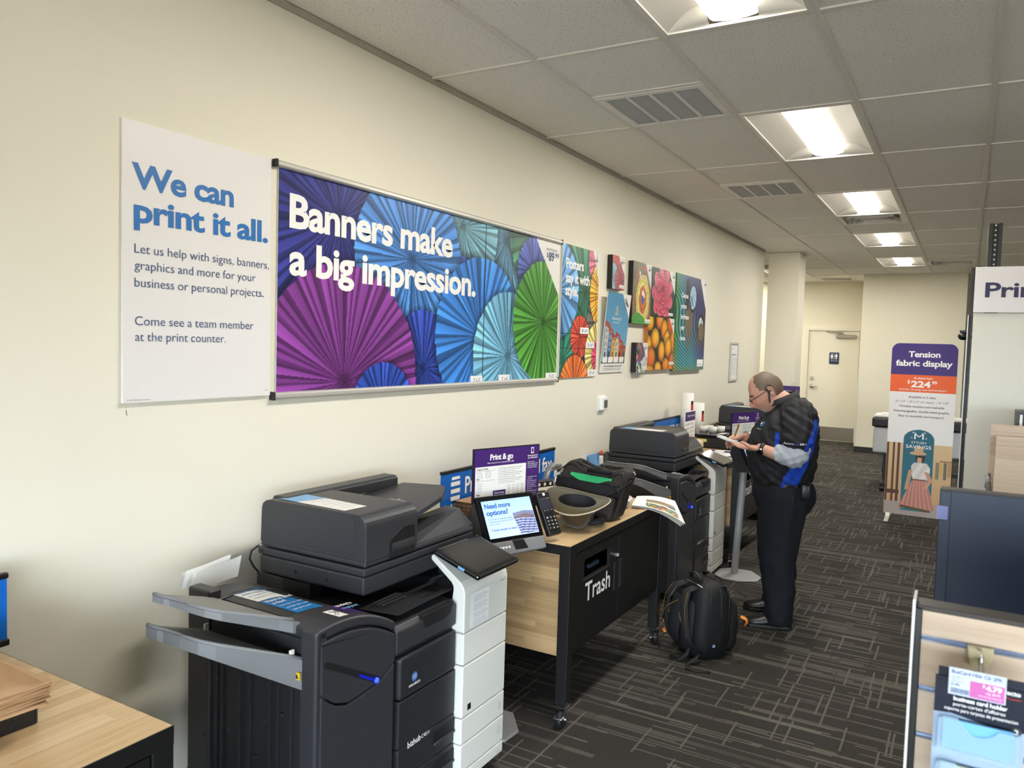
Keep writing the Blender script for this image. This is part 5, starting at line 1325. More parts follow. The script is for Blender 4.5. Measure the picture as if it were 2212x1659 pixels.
# black caddy with white discs
c = thing('supply_caddy', 'black caddy with rows of white discs behind the hat', 'caddy', (.42, 3.78, .807))
m = MB(); M = Matrix.Translation((.43, 3.77, .807)) @ Matrix.Rotation(-.35, 4, 'Z')
m.box(-.03, .03, -.12, .12, 0, .125, .003, M=M); part('caddy_body', m, M_BLACKP, c)
fd, fu = M.to_3x3() @ Vector((0, 1, 0)), Vector((0, 0, 1)); F = Flat(M @ Vector((.0302, -.12, .125)), fd, fu)
m = MB()
for k in range(6):
    F.disc(m, .02 + .04 * k, .013, .009, .001, 16); F.disc(m, .02 + .04 * k, .066, .0145, .001, 18); F.disc(m, .02 + .04 * k, .1, .0145, .001, 18)
q = part('white_disc', m, M_INKW, c); q['kind'] = 'stuff'
m = MB(); F.rect(m, .012, .028, .228, .046, .001); part('label_strip', m, M_INKW, c)
# grey punch with an arched handle
c = thing('paper_punch', 'grey heavy duty punch with arched handle in front of the blue fax sign', 'punch', (.36, 3.97, .807))
M_GRT = mat('punch_grey', '#8E9093', .35, .3, var=.03)
m = MB(); m.box(.30, .42, 3.86, 4.10, .807, .85, .008); part('punch_base', m, M_CHAR, c)
m = MB(); pts = []
for k in range(13):
    q = PI * k / 12; pts.append((.35, 3.975 - .105 * math.cos(q) * (1 - .18 * math.sin(q)), .85 + .135 * math.sin(q) ** .6))
m.tube(pts, .012, 8, flat=(.02, .011)); part('lever_handle', m, M_GRT, c)
m = MB(); m.prism([(3.90, .955), (4.05, .955), (4.035, .982), (3.915, .982)], 'x', .35, .372, .003); hb = part('handle_bridge', m, M_GRT, c)
m = MB(); text(m, 'power', (.3722, 3.945, .965), EY, EZ, .012, .06); part('lettering', m, M_INKB, hb)

# flyers behind the second printer
for i, (mm, l) in enumerate(((M_PAPER2, 'white flyer standing behind the second printer'), (M_LIGHTB, 'light blue flyer standing behind the second printer'))):
    m = MB(); m.sheet(lambda a, b: (.07 + .02 * i - .03 * b + .005 * math.sin(a * 4), 5.0 + .07 * i + .24 * a, .80 + (.10 - .015 * i) * b), 4, 2)
    single('flyer', m, mm, l, 'paper')
m = MB(); m.box(.05, .09, 5.33, 5.37, .80, .90, .004); b_ = thing('glue_bottle', 'small white bottle with orange cap behind the second printer', 'bottle', (.10, 5.245, .80))
m = MB(); m.lathe([(.017, .80), (.018, .805), (.018, .86), (.012, .872)], .10, 5.225, 16); part('bottle_body', m, M_PAPER, b_)
m = MB(); m.lathe([(.011, .872), (.011, .90), (.004, .91)], .10, 5.225, 12); part('cap', m, mat('orange_cap', '#E5552A', .4), b_)

# ------------------------------------------------------------------ on the far table
M_ROLL = mat('paper_roll_white', '#E6E4DE', .7, var=.02)
M_REDLAB = mat('red_label', '#C2372C', .45)
def roll(x, y, r_, h, label):
    c = thing('paper_roll', label, 'paper roll', (x, y, .8065), 'tall white paper rolls')
    m = MB(); m.lathe([(r_, .8065), (r_, .8065 + h), (.022, .8065 + h), (.022, .8065 + h - .03)], x, y, 28); part('roll_body', m, M_ROLL, c)
    q0 = math.radians(-20)
    def strip(z0, z1, mm, nm):
        m = MB(); n = 6; q = [q0 - .28 + .56 * k / n for k in range(n + 1)]
        m.raw([(x + (r_ + .0008) * math.cos(a), y + (r_ + .0008) * math.sin(a), z) for z in (z0, z1) for a in q], [(k, k + 1, n + 2 + k, n + 1 + k) for k in range(n)], True); part(nm, m, mm, c)
    t = .8065 + h; strip(t - .17, t - .10, M_REDLAB, 'red_label'); strip(t - .10, t - .07, M_YEL if False else M_INKB, 'dark_label')
roll(.175, 6.98, .058, .455, 'taller white paper roll with a red label, against the wall')
roll(.235, 7.13, .056, .36, 'shorter white paper roll with a red label, right of the taller one')
def small_roll(x, y, z, label):
    c = thing('tape_roll', label, 'roll', (x, y, z), 'small white rolls on the cutter')
    m = MB(); m.lathe([(.014, z), (.034, z), (.034, z + .05), (.014, z + .05)], x, y, 20); part('roll_body', m, M_ROLL, c)
    m = MB(); m.lathe([(.014, z + .001), (.0145, z + .051), (.011, z + .051), (.011, z + .001)], x, y, 16); part('core', m, M_KRAFT, c)
cutz = .9245
for i, (x, y, l) in enumerate(((.35, 6.93, 'small white roll nearest the tall rolls'), (.38, 7.03, 'small white roll second from the tall rolls'), (.44, 6.93, 'small white roll in front on the tinted lid'), (.48, 7.04, 'small white roll farthest right on the tinted lid'))): small_roll(x, y, cutz, l)
# black organiser with a tinted lid
c = thing('supply_box', 'black supply box with tinted lid on the far table', 'box', (.45, 6.9, .8065))
m = MB(); m.box(.305, .62, 6.70, 7.10, .8065, .90, .01); m.box(.62, .74, 6.69, 7.09, .8065, .845, .006)
m.prism([(.62, .845), (.74, .845), (.72, .88), (.62, .90)], 'y', 6.69, 7.09, .004); part('box_body', m, M_BLACKP, c)
m = MB(); m.box(.31, .60, 6.71, 7.09, .912, .9235, .003); part('lid', m, mat('tinted_acrylic', '#3A3634', .06, trans=.6, var=.02), c)
m = MB(); m.box(.32, .33, 6.74, 6.75, .90, .912); m.box(.56, .57, 7.07, 7.08, .90, .912); m.box(.32, .33, 7.07, 7.08, .90, .912); m.box(.56, .57, 6.74, 6.75, .90, .912); q = part('lid_post', m, M_CHROME, c); q['kind'] = 'stuff'
m = MB(); m.box(.33, .45, 6.6985, 6.70, .86, .885); part('yellow_label', m, mat('pale_yellow_label', '#D8CF7A', .6), c)
for k in range(3):
    m = MB(); m.cyl((.535 + .018 * k, 6.74 + .01 * k, .9305), (.56 + .016 * k, 6.86 + .01 * k, .9305), .006, .006, 8); single('marker_pen', m, M_CHROME, ('silver marker nearest on the tinted lid', 'middle silver marker on the tinted lid', 'farthest silver marker on the tinted lid')[k], 'pen')
# price card
c = thing('price_card', 'small purple headed price card in front of the tall paper rolls', 'sign', (.35, 6.52, .8065))
m = MB(); m.box(.345, .35, 6.38, 6.67, .81, 1.137); m.box(.31, .40, 6.39, 6.66, .8065, .811); part('card', m, M_PAPER, c)
F = Flat((.3502, 6.38, 1.137), EY, EZ); m = MB(); F.rect(m, .008, .008, .282, .085, .0006); part('purple_band', m, M_PURPLE, c)
m = MB(); F.txt(m, 'Make your own copies', .07, .05, .022, .19, bold=.01); part('title', m, M_INKW, c)
m = MB()
for r_ in range(5): F.txt(m, ('Size   BW   Colour', 'Letter  20  69', 'Legal  25  79', 'Ledger  40  99', 'Ask for more')[r_], .025, .12 + .035 * r_, .016, .22)
part('lettering', m, M_INKG, c)
# glue bottles and brochures
for i, (x, y) in enumerate(((.40, 6.36), (.43, 6.44))):
    c = thing('glue_bottle', ('white glue bottle with orange tip, left of the brochures', 'white glue bottle with orange tip, touching the brochures')[i], 'bottle', (x, y, .8065), 'glue bottles on the far table')
    m = MB(); m.lathe([(.016, .8065), (.017, .81), (.017, .875), (.01, .888)], x, y, 14); part('bottle_body', m, M_PAPER, c)
    m = MB(); m.lathe([(.0105, .888), (.01, .908), (.004, .925)], x, y, 12); part('tip', m, mat('orange_cap', '#E5552A', .4), c)
for k in range(5):
    m = MB(); m.box(.47 + .009 * k, .474 + .009 * k, 6.25, 6.40, .8065, .915 - .004 * k, 0); single('brochure', m, M_PAPER if k < 4 else mat('cream_brochure', '#DDCBA0', .6), 'cream brochure standing in front of its row' if k == 4 else 'white brochure, %s behind the cream one on the far table' % ORD[4 - k], 'brochure', 'brochures on the far table')
# flat leaflets
random.seed(11)
for k, (x, y, a) in enumerate(((.66, 6.33, .35), (.72, 6.22, -.15), (.63, 6.48, .05))):
    M = Matrix.Translation((x, y, .8072 + .0012 * k)) @ Matrix.Rotation(a, 4, 'Z'); m = MB(); m.box(-.11, .11, -.14, .14, 0, .001, M=M)
    o = single('leaflet', m, M_PAPER, ('leaflet with purple header, left of the three on the far table', 'leaflet with purple header nearest the table edge', 'leaflet with purple header beside the supply box')[k], 'leaflet', 'leaflets on the far table')
    F = Flat(M @ Vector((-.11, -.14, .0012)), M.to_3x3() @ Vector((0, 1, 0)), M.to_3x3() @ Vector((-1, 0, 0))); F.o = M @ Vector((-.11, -.14, .0012))
    m = MB(); F.rect(m, .01, .01, .27, .05, .0006); F.rect(m, .15, .13, .25, .19, .0006); part('header_band', m, M_PURPLE, o)
    m = MB()
    for r_ in range(7): F.txt(m, 'Ask us about printing services', .015, .075 + .018 * r_, .009, .12 if r_ > 2 else .22)
    part('lettering', m, M_INKG, o)
# purple sign beyond the far printer
c = thing('table_sign', 'purple sign edge behind the man, left of the restroom door', 'sign', (.69, 8.9, 0))
m = MB(); m.box(.56, .82, 8.888, 8.894, 1.04, 1.29); part('sign_panel', m, M_PURPLE, c)
m = MB(); m.cyl((.69, 8.9, .01), (.69, 8.9, 1.06), .02, .02, 16); part('pole', m, M_POLE, c); m = MB(); m.lathe([(.15, .0), (.15, .01), (.02, .02)], .69, 8.9, 24); part('base_plate', m, M_POLE, c)
F = Flat((.56, 8.8875, 1.29), (1, 0, 0), EZ); m = MB(); F.txt(m, 'print from your phone', .09, .06, .015, .15); F.txt(m, 'scan the code below', .05, .09, .012, .14); part('lettering', m, M_INKW, c)
# ------------------------------------------------------------------ tall fabric display stand
t = thing('fabric_display', 'tall Tension fabric display stand with purple top and orange price band', 'display stand', (2.0, 8.75, 0))
x0, x1, z0, z1, R = 1.715, 2.297, .055, 1.785, .07
def corner(cx, cz, a0): return [(cx + R * math.cos(math.radians(a0 + 15 * k)), cz + R * math.sin(math.radians(a0 + 15 * k))) for k in range(7)]
m = MB(); m.prism([(x0, z0), (x1, z0)] + corner(x1 - R, z1 - R, 0) + corner(x0 + R, z1 - R, 90), 'y', 8.74, 8.765, .004); part('fabric_cover', m, mat('fabric_white', '#E9E7E4', .7, var=.02), t)
for x in (x0 + .02, x1 - .06):
    m = MB(); m.prism([(8.55, 0), (8.95, 0), (8.95, .012), (8.79, .025), (8.78, .06), (8.73, .06), (8.72, .025), (8.55, .012)], 'x', x, x + .04, .003); part('foot', m, M_ALU, t)
W_, H_ = x1 - x0, z1 - z0
def tfd(U, V):
    C = np.zeros(U.shape + (3,)) + hexc('#EAE8E6')
    C = np.where((V < .315)[..., None], hexc('#3A1F73'), C); C = np.where(((V >= .315) & (V < .485))[..., None], hexc('#E8601C'), C)
    lo = V > 1.0
    room = mixc(np.zeros(U.shape + (3,)) + hexc('#D8B98E'), np.clip((V - 1.0) / .6, 0, 1), hexc('#C49F76'))
    C = np.where(lo[..., None], room, C)
    C = np.where((lo & (V > 1.60))[..., None], hexc('#A99B92'), C)
    for u0 in (.0, .055, .10): C = np.where((lo & (U > u0) & (U < u0 + .022) & (V < 1.60))[..., None], hexc('#5B3A2A'), C)
    C = np.where((lo & (U > .02) & (U < .13) & (np.abs(V - 1.5) < .02))[..., None], hexc('#5B3A2A'), C)
    C = np.where((lo & (U > .48) & (np.abs(V - 1.16) < .006))[..., None], hexc('#8C6A48'), C)
    for k in range(4): C = np.where((lo & (np.abs(U - .46 - .034 * k) < .014) & (V > 1.17) & (V < 1.34 - .03 * (k % 2)))[..., None], hexc(('#8A7A62', '#C9A86A', '#6F6A5E', '#B98A52')[k]), C)
    ar = (np.abs(U - .285) < .135) & (V > .86) & (V < 1.68) & ((V > .95) | (np.hypot((U - .285) / .135, (V - .955) / .095) < 1)); C = np.where(ar[..., None], mixc(np.zeros(U.shape + (3,)) + hexc('#1F5F74'), np.clip((V - .9), 0, 1), hexc('#2A7C84')), C)
    # a figure in hat, white top and pink skirt
    def put(mask, h, tex=None):
        nonlocal C
        col = hexc(h) if tex is None else hexc(h) * tex[..., None]
        C = np.where(mask[..., None], col, C)
    fold = .95 + .09 * np.sin((U - .28) / (.3 + (V - 1.35)) * 90)
    put((V > 1.36) & (V < 1.66) & (U > .25 - (V - 1.36) * .42) & (U < .37 + (V - 1.36) * .30), '#C98C7C', fold)
    put(np.hypot((U - .305) / .045, (V - 1.14) / .055) < 1, '#3B2A22')
    put((np.abs(U - .30) < .02) & (V > 1.14) & (V < 1.21), '#D2A283')
    put((V > 1.19) & (V < 1.365) & (U > .232 - .10 * np.maximum(0, .03 - np.abs(V - 1.24)) + .35 * np.maximum(0, V - 1.30)) & (U < .398 - .25 * np.maximum(0, V - 1.28)) & (V > 1.19 + 1.5 * np.maximum(0, np.abs(U - .31) - .055)), '#E6E0DA', .95 + .05 * np.sin(U * 70 + V * 40))
    put((np.abs(U - .305) < .062) & (np.abs(V - 1.362) < .008), '#7A4A3A')
    put((np.abs(U - (.225 - .16 * (V - 1.28))) < .017) & (V > 1.27) & (V < 1.47), '#C99678'); put((np.abs(U - (.405 - .5 * np.abs(V - 1.36))) < .019) & (V > 1.28) & (V < 1.45), '#C99678')
    put((np.hypot((U - .285) / .075, (V - 1.098) / .018) < 1) | (np.hypot((U - .29) / .042, (V - 1.065) / .04) < 1), '#C6A37E')
    put((U > .15) & (U < .41) & (np.abs(V - 1.655 - (U - .28) * .12) < .012), '#5E4A34')
    return C
F = Flat((x0, 8.74, z1), (1, 0, 0), EZ)
def tfd_m(U, V): return tfd(U, V)
# the print stops at the rounded corners
r_ = raster('fabric_print', F, W_, H_, 150, 400, tfd_m, M_PRINT, t, .0006)
bmx = bmesh.new(); bmx.from_mesh(r_.data); L0 = WM[t.name].inverted()
dele = []
for f in bmx.faces:
    c = f.calc_center_median() + Vector((2.0, 8.75, 0)); x, z = c.x, c.z
    if z > z1 - R and ((x < x0 + R and math.hypot(x - x0 - R, z - z1 + R) > R) or (x > x1 - R and math.hypot(x - x1 + R, z - z1 + R) > R)): dele.append(f)
bmesh.ops.delete(bmx, geom=dele, context='FACES'); bmx.to_mesh(r_.data); bmx.free()
cx = W_ / 2
for q in (('Tension', cx, .135, .058, .28, .025, 'c', 0), ('fabric display', cx, .225, .058, .50, .025, 'c', 0), ('As shown here', cx, .355, .022, .165, .01, 'c', .15), ('$', cx - .135, .40, .035, .02, .02, 'l', 0), ('224', cx - .105, .435, .062, .175, .03, 'l', 0), ('99', cx + .08, .40, .03, .045, .02, 'l', 0),
          ('Includes carrying case and hardware', cx, .468, .018, .42, .005, 'c', .15), ('STYLISH', .285, 1.0, .022, .13, 0, 'c', 0), ('SAVINGS', .285, 1.048, .034, .225, .01, 'c', 0), ('M', .285, .955, .055, .085, 0, 'c', 0)):
    m = MB(); F.txt(m, q[0], q[1], q[2], q[3], q[4], q[5], align=q[6], shear=q[7]); part('white_lettering', m, M_INKW, t)
m = MB()
m.tube([F.p(.225, .90, .002), F.p(.235, .885, .002), F.p(.25, .895, .002), F.p(.262, .90, .002)], .0035, 4); m.tube([F.p(.345, .90, .002), F.p(.335, .885, .002), F.p(.32, .895, .002), F.p(.308, .90, .002)], .0035, 4)
m.tube([F.p(.228, .95, .002), F.p(.215, .945, .002), F.p(.222, .935, .002)], .0035, 4); m.tube([F.p(.342, .95, .002), F.p(.355, .945, .002), F.p(.348, .935, .002)], .0035, 4)
q = part('scroll_ornament', m, M_INKW, t); q['kind'] = 'stuff'
for s, v, w in (('Available in 3 sizes', .545, .24), ('24" x 54"  |  24" x 72" (On display)  |  36" x 90"', .592, .47), ('Wrinkle-resistant and washable', .64, .40), ('Interchangeable, double-sided graphic', .688, .49), ('Easy to assemble and transport', .736, .40)):
    m = MB(); F.txt(m, s, cx, v, .021, w, .012 if v != .592 else -.004, align='c')
    part('purple_lettering', m, mat('deep_purple_ink', '#2B2350', .5), t)

# ------------------------------------------------------------------ wide printer half hidden behind it
g = thing('wide_printer', 'wide format printer on black castor legs half hidden behind the fabric display', 'printer', (2.1, 10.75, 0))
m = MB(); m.box(1.42, 2.75, 10.55, 10.95, .45, .765, .02); part('printer_body', m, mat('light_grey_body', '#B9BBBE', .45), g)
m = MB(); m.box(1.40, 2.77, 10.53, 10.97, .77, .885, .02); part('printer_lid', m, M_BLACKP, g)
m = MB(); m.box(1.42, 2.75, 10.56, 10.94, .886, .92, .01); part('paper_cover', m, M_WHITEP, g)
for x in (1.53, 2.6):
    m = MB(); m.box(x, x + .07, 10.70, 10.78, .09, .45, .004); m.box(x, x + .07, 10.42, 11.08, .07, .105, .006); part('leg', m, M_BLACKM, g)
    for y in (10.45, 11.05):
        m = MB(); m.cyl((x + .0, y, .034), (x + .05, y, .034), .034, .034, 16); m.box(x + .01, x + .04, y - .02, y + .02, .05, .075); part('castor', m, M_RUBBER, g)
m = MB(); m.box(1.52, 2.65, 10.72, 10.76, .2, .25); part('cross_bar', m, M_BLACKM, g)
for i in range(3):
    m = MB(); m.box(1.46 + .02 * i, 1.75 + .02 * i, 10.58, 10.8, .9205 + .006 * i, .9255 + .006 * i); single('print_pad', m, M_PAPER, ('lowest', 'middle', 'top')[i] + ' white pad on the wide printer behind the fabric display', 'paper', 'pads on the wide printer')

# ------------------------------------------------------------------ tall gondola with the Print header
M_GPANEL = wall_material('gondola_panel_cream', '#DAD8CC')
M_NAVY = mat('navy_black_steel', '#16233A', .42, var=.08, scale=6, spec=.5)
g = thing('shelving_unit', 'tall cream shelving unit carrying the white Print header sign', 'shelving', (2.85, 5.5, 0))
m = MB(); m.box(2.39, 3.30, 5.25, 5.27, .1, 1.926); part('end_panel', m, M_GPANEL, g)
m = MB(); m.box(2.362, 2.3675, 5.252, 5.30, .0, 1.915); part('white_edge', m, M_WHITEP, g)
m = MB(); m.box(2.3675, 2.386, 5.27, 5.30, 0, 2.19); up = part('upright', m, M_BLACKM, g)
m = MB()
for k in range(60): m.box(2.373, 2.380, 5.2692, 5.2705, .3 + .027 * k, .318 + .027 * k)
q = part('slot', m, M_YEL, up); q['kind'] = 'stuff'
m = MB(); m.box(2.442, 2.462, 5.28, 5.33, 0, 2.443); m.box(2.462, 2.49, 5.31, 5.33, 0, 2.443); m.box(2.49, 2.51, 5.28, 5.33, 0, 2.443); post = part('slotted_post', m, M_BLACKM, g)
m = MB()
for k in range(9): m.cyl((2.476, 5.3095, 2.21 + .028 * k), (2.476, 5.3085, 2.21 + .028 * k), .0055, .0055, 10)
q = part('post_slot', m, M_GRF, post); q['kind'] = 'stuff'
m = MB(); m.box(2.36, 3.32, 5.27, 6.1, 0, .1); part('base', m, M_NAVY, g)
hs = thing('header_sign', 'white Print header sign on top of the tall cream shelving unit', 'sign', (2.85, 5.24, 1.929))
m = MB(); m.box(2.388, 3.3, 5.236, 5.249, 1.929, 2.19, .002); part('sign_board', m, mat('header_white', '#E0DCDD', .45, var=.01), hs)
F = Flat((2.388, 5.236, 2.19), (1, 0, 0), EZ); m = MB(); F.txt(m, 'Print', .053, .172, .084, .30, .02); part('lettering', m, mat('header_navy', '#221E4A', .5), hs)
m = MB(); m.box(2.395, 2.42, 5.252, 5.256, 2.1905, 2.198); m.ball((2.345, 5.42, 1.795), .03, 14, sc=(1, 1, .8)); m.cyl((2.345, 5.42, 1.795), (2.40, 5.33, 1.79), .008, .008, 8)
m.box(2.325, 2.375, 5.41, 5.43, 1.815, 1.83, .003)
single('black_clamp', m, M_BLACKP, 'black rounded clamp sticking out left of the tall shelving unit', 'clamp', loc=(2.37, 5.4, 1.76))

# ------------------------------------------------------------------ low gondolas on the right
g = thing('display_unit', 'low unit with two pale wood panels behind the navy panel', 'shelving', (3.0, 4.5, 0))
m = MB(); m.box(2.51, 3.4, 4.3, 4.318, .1, 1.306); part('wood_panel', m, M_GREYWOOD, g)
m = MB(); m.box(2.49, 3.4, 4.42, 4.438, .1, 1.352); part('wood_panel', m, M_GREYWOOD, g)
m = MB(); m.box(2.49, 3.4, 4.3, 4.5, 0, .1); part('base', m, M_NAVY, g)
m = MB(); m.tube([(2.487, 4.36, 1.05), (2.49, 4.35, 1.10), (2.485, 4.36, 1.12), (2.495, 4.35, 1.02)], .012, 6); part('plastic_tie', m, mat('clear_wrap', '#B8B8BC', .2, trans=.5), g)
g = thing('open_box', 'small black open box with white lining above the pale wood panels', 'frame', (2.9, 4.7, 0))
m = MB(); m.box(2.60, 2.612, 4.6, 4.8, .0, 1.41); m.box(2.612, 3.3, 4.6, 4.8, 1.398, 1.41); m.box(3.3, 3.312, 4.6, 4.8, 0, 1.41); part('outer_frame', m, M_BLACKM, g)
m = MB(); m.box(2.613, 2.625, 4.6, 4.8, .1, 1.395); part('lining', m, M_WHITEP, g)
m = MB(); m.box(2.612, 3.3, 4.75, 4.77, 0.01, 1.39); part('back', m, M_BLACKM, g)
g = thing('navy_gondola', 'dark navy steel shelving back at the right edge, behind the slat wall', 'shelving', (2.8, 2.7, 0))
m = MB(); m.box(2.35, 3.26, 2.404, 2.42, .1, 1.312); part('back_panel', m, M_NAVY, g)
m = MB(); m.box(2.327, 2.354, 2.398, 2.45, 0, 1.314, .002); u = part('upright', m, M_NAVY, g)
m = MB()
for z in (1.30, 1.02, .6): m.cyl((2.341, 2.398, z), (2.341, 2.3955, z), .004, .004, 10)
q = part('rivet', m, M_CHAR, u); q['kind'] = 'stuff'
m = MB(); m.box(2.327, 3.27, 2.398, 2.45, 1.3125, 1.318, .001); part('top_cap', m, mat('bronze_cap', '#2E2926', .4, .3), g)
m = MB(); m.box(2.327, 3.27, 2.45, 3.0, 0, .1); part('base', m, M_NAVY, g)
m = MB(); m.box(2.322, 2.348, 2.394, 2.3962, 1.236, 1.272, 0); single('clear_tab', m, mat('lilac_clear_tab', '#8E94C8', .2, alpha=.55, var=0), 'small translucent lilac tab taped to the navy panel corner', 'tab')
s = thing('slat_wall', 'pale wood slat wall with metal channels at the bottom right corner', 'shelving', (2.8, 1.27, 0))
zs = [1.318, 1.2745, 1.2015, 1.1325, 1.063, .993, .92, .85, .78, .7, .62, .54, .46, .38, .3, .22, .12]
for a, b in zip(zs[:-1], zs[1:]):
    m = MB(); m.box(2.335, 3.25, 1.25, 1.268, b + .0045, a - (.0045 if a < 1.31 else .004)); part('wood_slat', m, M_GREYWOOD, s)
M_CHAN = mat('channel_aluminium', '#A9B0BC', .22, .9, var=.03)
for z in zs[1:-1]:
    m = MB(); m.prism([(1.2495, z - .0045), (1.258, z - .0045), (1.264, z - .001), (1.264, z + .004), (1.2495, z + .0045), (1.2495, z + .0025), (1.255, z + .001), (1.2495, z - .002)], 'x', 2.335, 3.25); part('channel', m, M_CHAN, s)
m = MB(); m.box(2.33, 3.25, 1.268, 1.28, .1, 1.314); part('backing', m, M_NAVY, s)
m = MB(); m.box(2.328, 3.25, 1.246, 1.284, 1.3145, 1.322, .001); part('top_cap', m, mat('bronze_cap', '#2E2926', .4, .3), s)
m = MB(); m.box(2.327, 2.334, 1.238, 1.284, .1, 1.318); part('dark_edge', m, M_BLACKM, s)
m = MB(); m.box(2.3225, 2.3262, 1.232, 1.285, .1, 1.332, .0008); part('end_trim', m, mat('bright_edge_trim', '#F0F0EE', .15, 0, var=.01), s)
m = MB(); m.box(2.33, 3.25, 1.0, 1.28, 0, .1); part('base', m, M_NAVY, s)
# hook, price tag and hanging pack
h = thing('peg_hook', 'beige peg hook in the top metal channel of the slat wall', 'hook', (2.408, 1.24, 1.26))
m = MB(); m.prism([(2.392, 1.279), (2.424, 1.279), (2.4225, 1.262), (2.418, 1.250), (2.398, 1.250), (2.3935, 1.262)], 'y', 1.241, 1.2465, .0015); part('back_plate', m, mat('beige_hook', '#CDBE97', .3, trans=.2), h)
m = MB(); m.tube([(2.408, 1.243, 1.262), (2.408, 1.20, 1.261), (2.408, 1.15, 1.262), (2.408, 1.135, 1.268)], .0025, 8); m.tube([(2.408, 1.243, 1.275), (2.408, 1.18, 1.29), (2.408, 1.126, 1.283)], .0018, 8); part('hook_arm', m, M_CHROME, h)
p = thing('price_tag', 'white and pink price tag reading BusCard Hldr Clr 2PK, hanging before the card holder pack', 'price tag', (2.403, 1.12, 1.2515))
m = MB(); m.box(2.372, 2.434, 1.1195, 1.1215, 1.2515, 1.286, .0006); part('tag_card', m, mat('tag_white', '#BCC5D6', .3), p)
F = Flat((2.372, 1.1195, 1.286), (1, 0, 0), EZ); m = MB(); F.rect(m, .0235, .0125, .0605, .033, .0003); part('pink_field', m, mat('tag_pink', '#B85A9C', .4), p)
m = MB(); F.txt(m, 'BusCard Hldr Clr 2PK', .003, .0068, .0045, .055, .02, .0003); F.txt(m, '450-5841-1', .003, .012, .0016, .015, 0, .0003); F.txt(m, 'Unit 3', .003, .0148, .0016, .008, 0, .0003); F.txt(m, 'dozen', .003, .0176, .0016, .014, 0, .0003); F.txt(m, '$1/4B', .003, .0224, .003, .009, .01, .0003)
random.seed(4); u = .003
while u < .022: w = random.uniform(.0004, .0011); F.rect(m, u, .0255, u + w, .032, .0003); u += w + random.uniform(.0004, .0008)
q = part('tag_lettering', m, M_NAVYINK, p)
m = MB(); F.txt(m, '$', .037, .0175, .0035, .0025, .01, .0005); F.txt(m, '4.79', .0405, .0205, .0062, .017, .025, .0005); F.txt(m, 'reg  $5.99', .041, .0252, .0022, .015, .01, .0005); F.txt(m, 'now through Saturday', .033, .0295, .0017, .025, 0, .0005); part('price_lettering', m, M_INKW, p)
k = thing('card_holder_pack', 'hanging pack of clear business card holders on a dark blue card', 'pack', (2.408, 1.165, 1.03))
x0, x1 = 2.357, 2.459
m = MB(); m.box(x0, x1, 1.163, 1.1645, 1.03, 1.256, .0005); part('backing_card', m, mat('pack_pale_blue', '#93A6BC', .35, var=.05), k)
F = Flat((x0, 1.163, 1.270), (1, 0, 0), EZ)
m = MB(); F.pol(m, [(0, .012), (.102, .012), (.102, .066), (.07, .068), (.045, .064), (.02, .06), (0, .062)], .0004); F.rect(m, .003, .0, .099, .013, .0004); part('dark_header', m, mat('pack_dark_blue', '#141B2C', .25), k)
m = MB(); F.txt(m, 'business card holder', .022, .042, .0058, .06, .015, .0007); F.txt(m, "porte-cartes d'affaires", .022, .049, .0045, .058, 0, .0007); F.txt(m, 'soporte para tarjetas de presentacion', .012, .056, .0045, .082, 0, .0007); F.txt(m, 'deflecto', .068, .02, .006, .027, .015, .0007); part('lettering', m, M_INKW, k)
m = MB(); m.tube([F.p(.075, .0225, .001), F.p(.085, .025, .001), F.p(.096, .0245, .001)], .0006, 4); part('red_swoosh', m, M_REDLAB, k)
m = MB(); F.disc(m, .093, .066, .0055, .0008, 24); dsk = part('count_disc', m, M_INKB, k); m = MB(); F.txt(m, '2', .0905, .0693, .0065, .0045, .01, .0012); part('count_lettering', m, M_INKW, dsk)
M_ACR = mat('clear_acrylic', '#B8D4EE', .05, alpha=.25, var=0)
for n_, zt in enumerate((1.205, 1.145)):
    pts = [(x0 + .006, zt - .042), (x1 - .006, zt - .042), (x1 - .006, zt - .006), (x1 - .012, zt), (x1 - .028, zt), (x1 - .034, zt - .008), (x1 - .045, zt - .013), (x0 + .045, zt - .013), (x0 + .034, zt - .002), (x0 + .028, zt + .006), (x0 + .012, zt + .006), (x0 + .006, zt)]
    m = MB(); m.prism(pts, 'y', 1.146, 1.149, .0006); m.box(x0 + .006, x0 + .009, 1.149, 1.162, zt - .042, zt, .0006); m.box(x1 - .009, x1 - .006, 1.149, 1.162, zt - .042, zt, .0006); m.box(x0 + .009, x1 - .009, 1.149, 1.162, zt - .044, zt - .041, .0006)
    part('card_holder', m, M_ACR, k)
    m = MB(); m.box(x0 + .012, x1 - .012, 1.152, 1.156, zt - .038, zt + .001); part('card_insert', m, mat(('insert_sky_blue', 'insert_pale_green')[n_], ('#6FAEDC', '#A9B59E')[n_], .3), k)
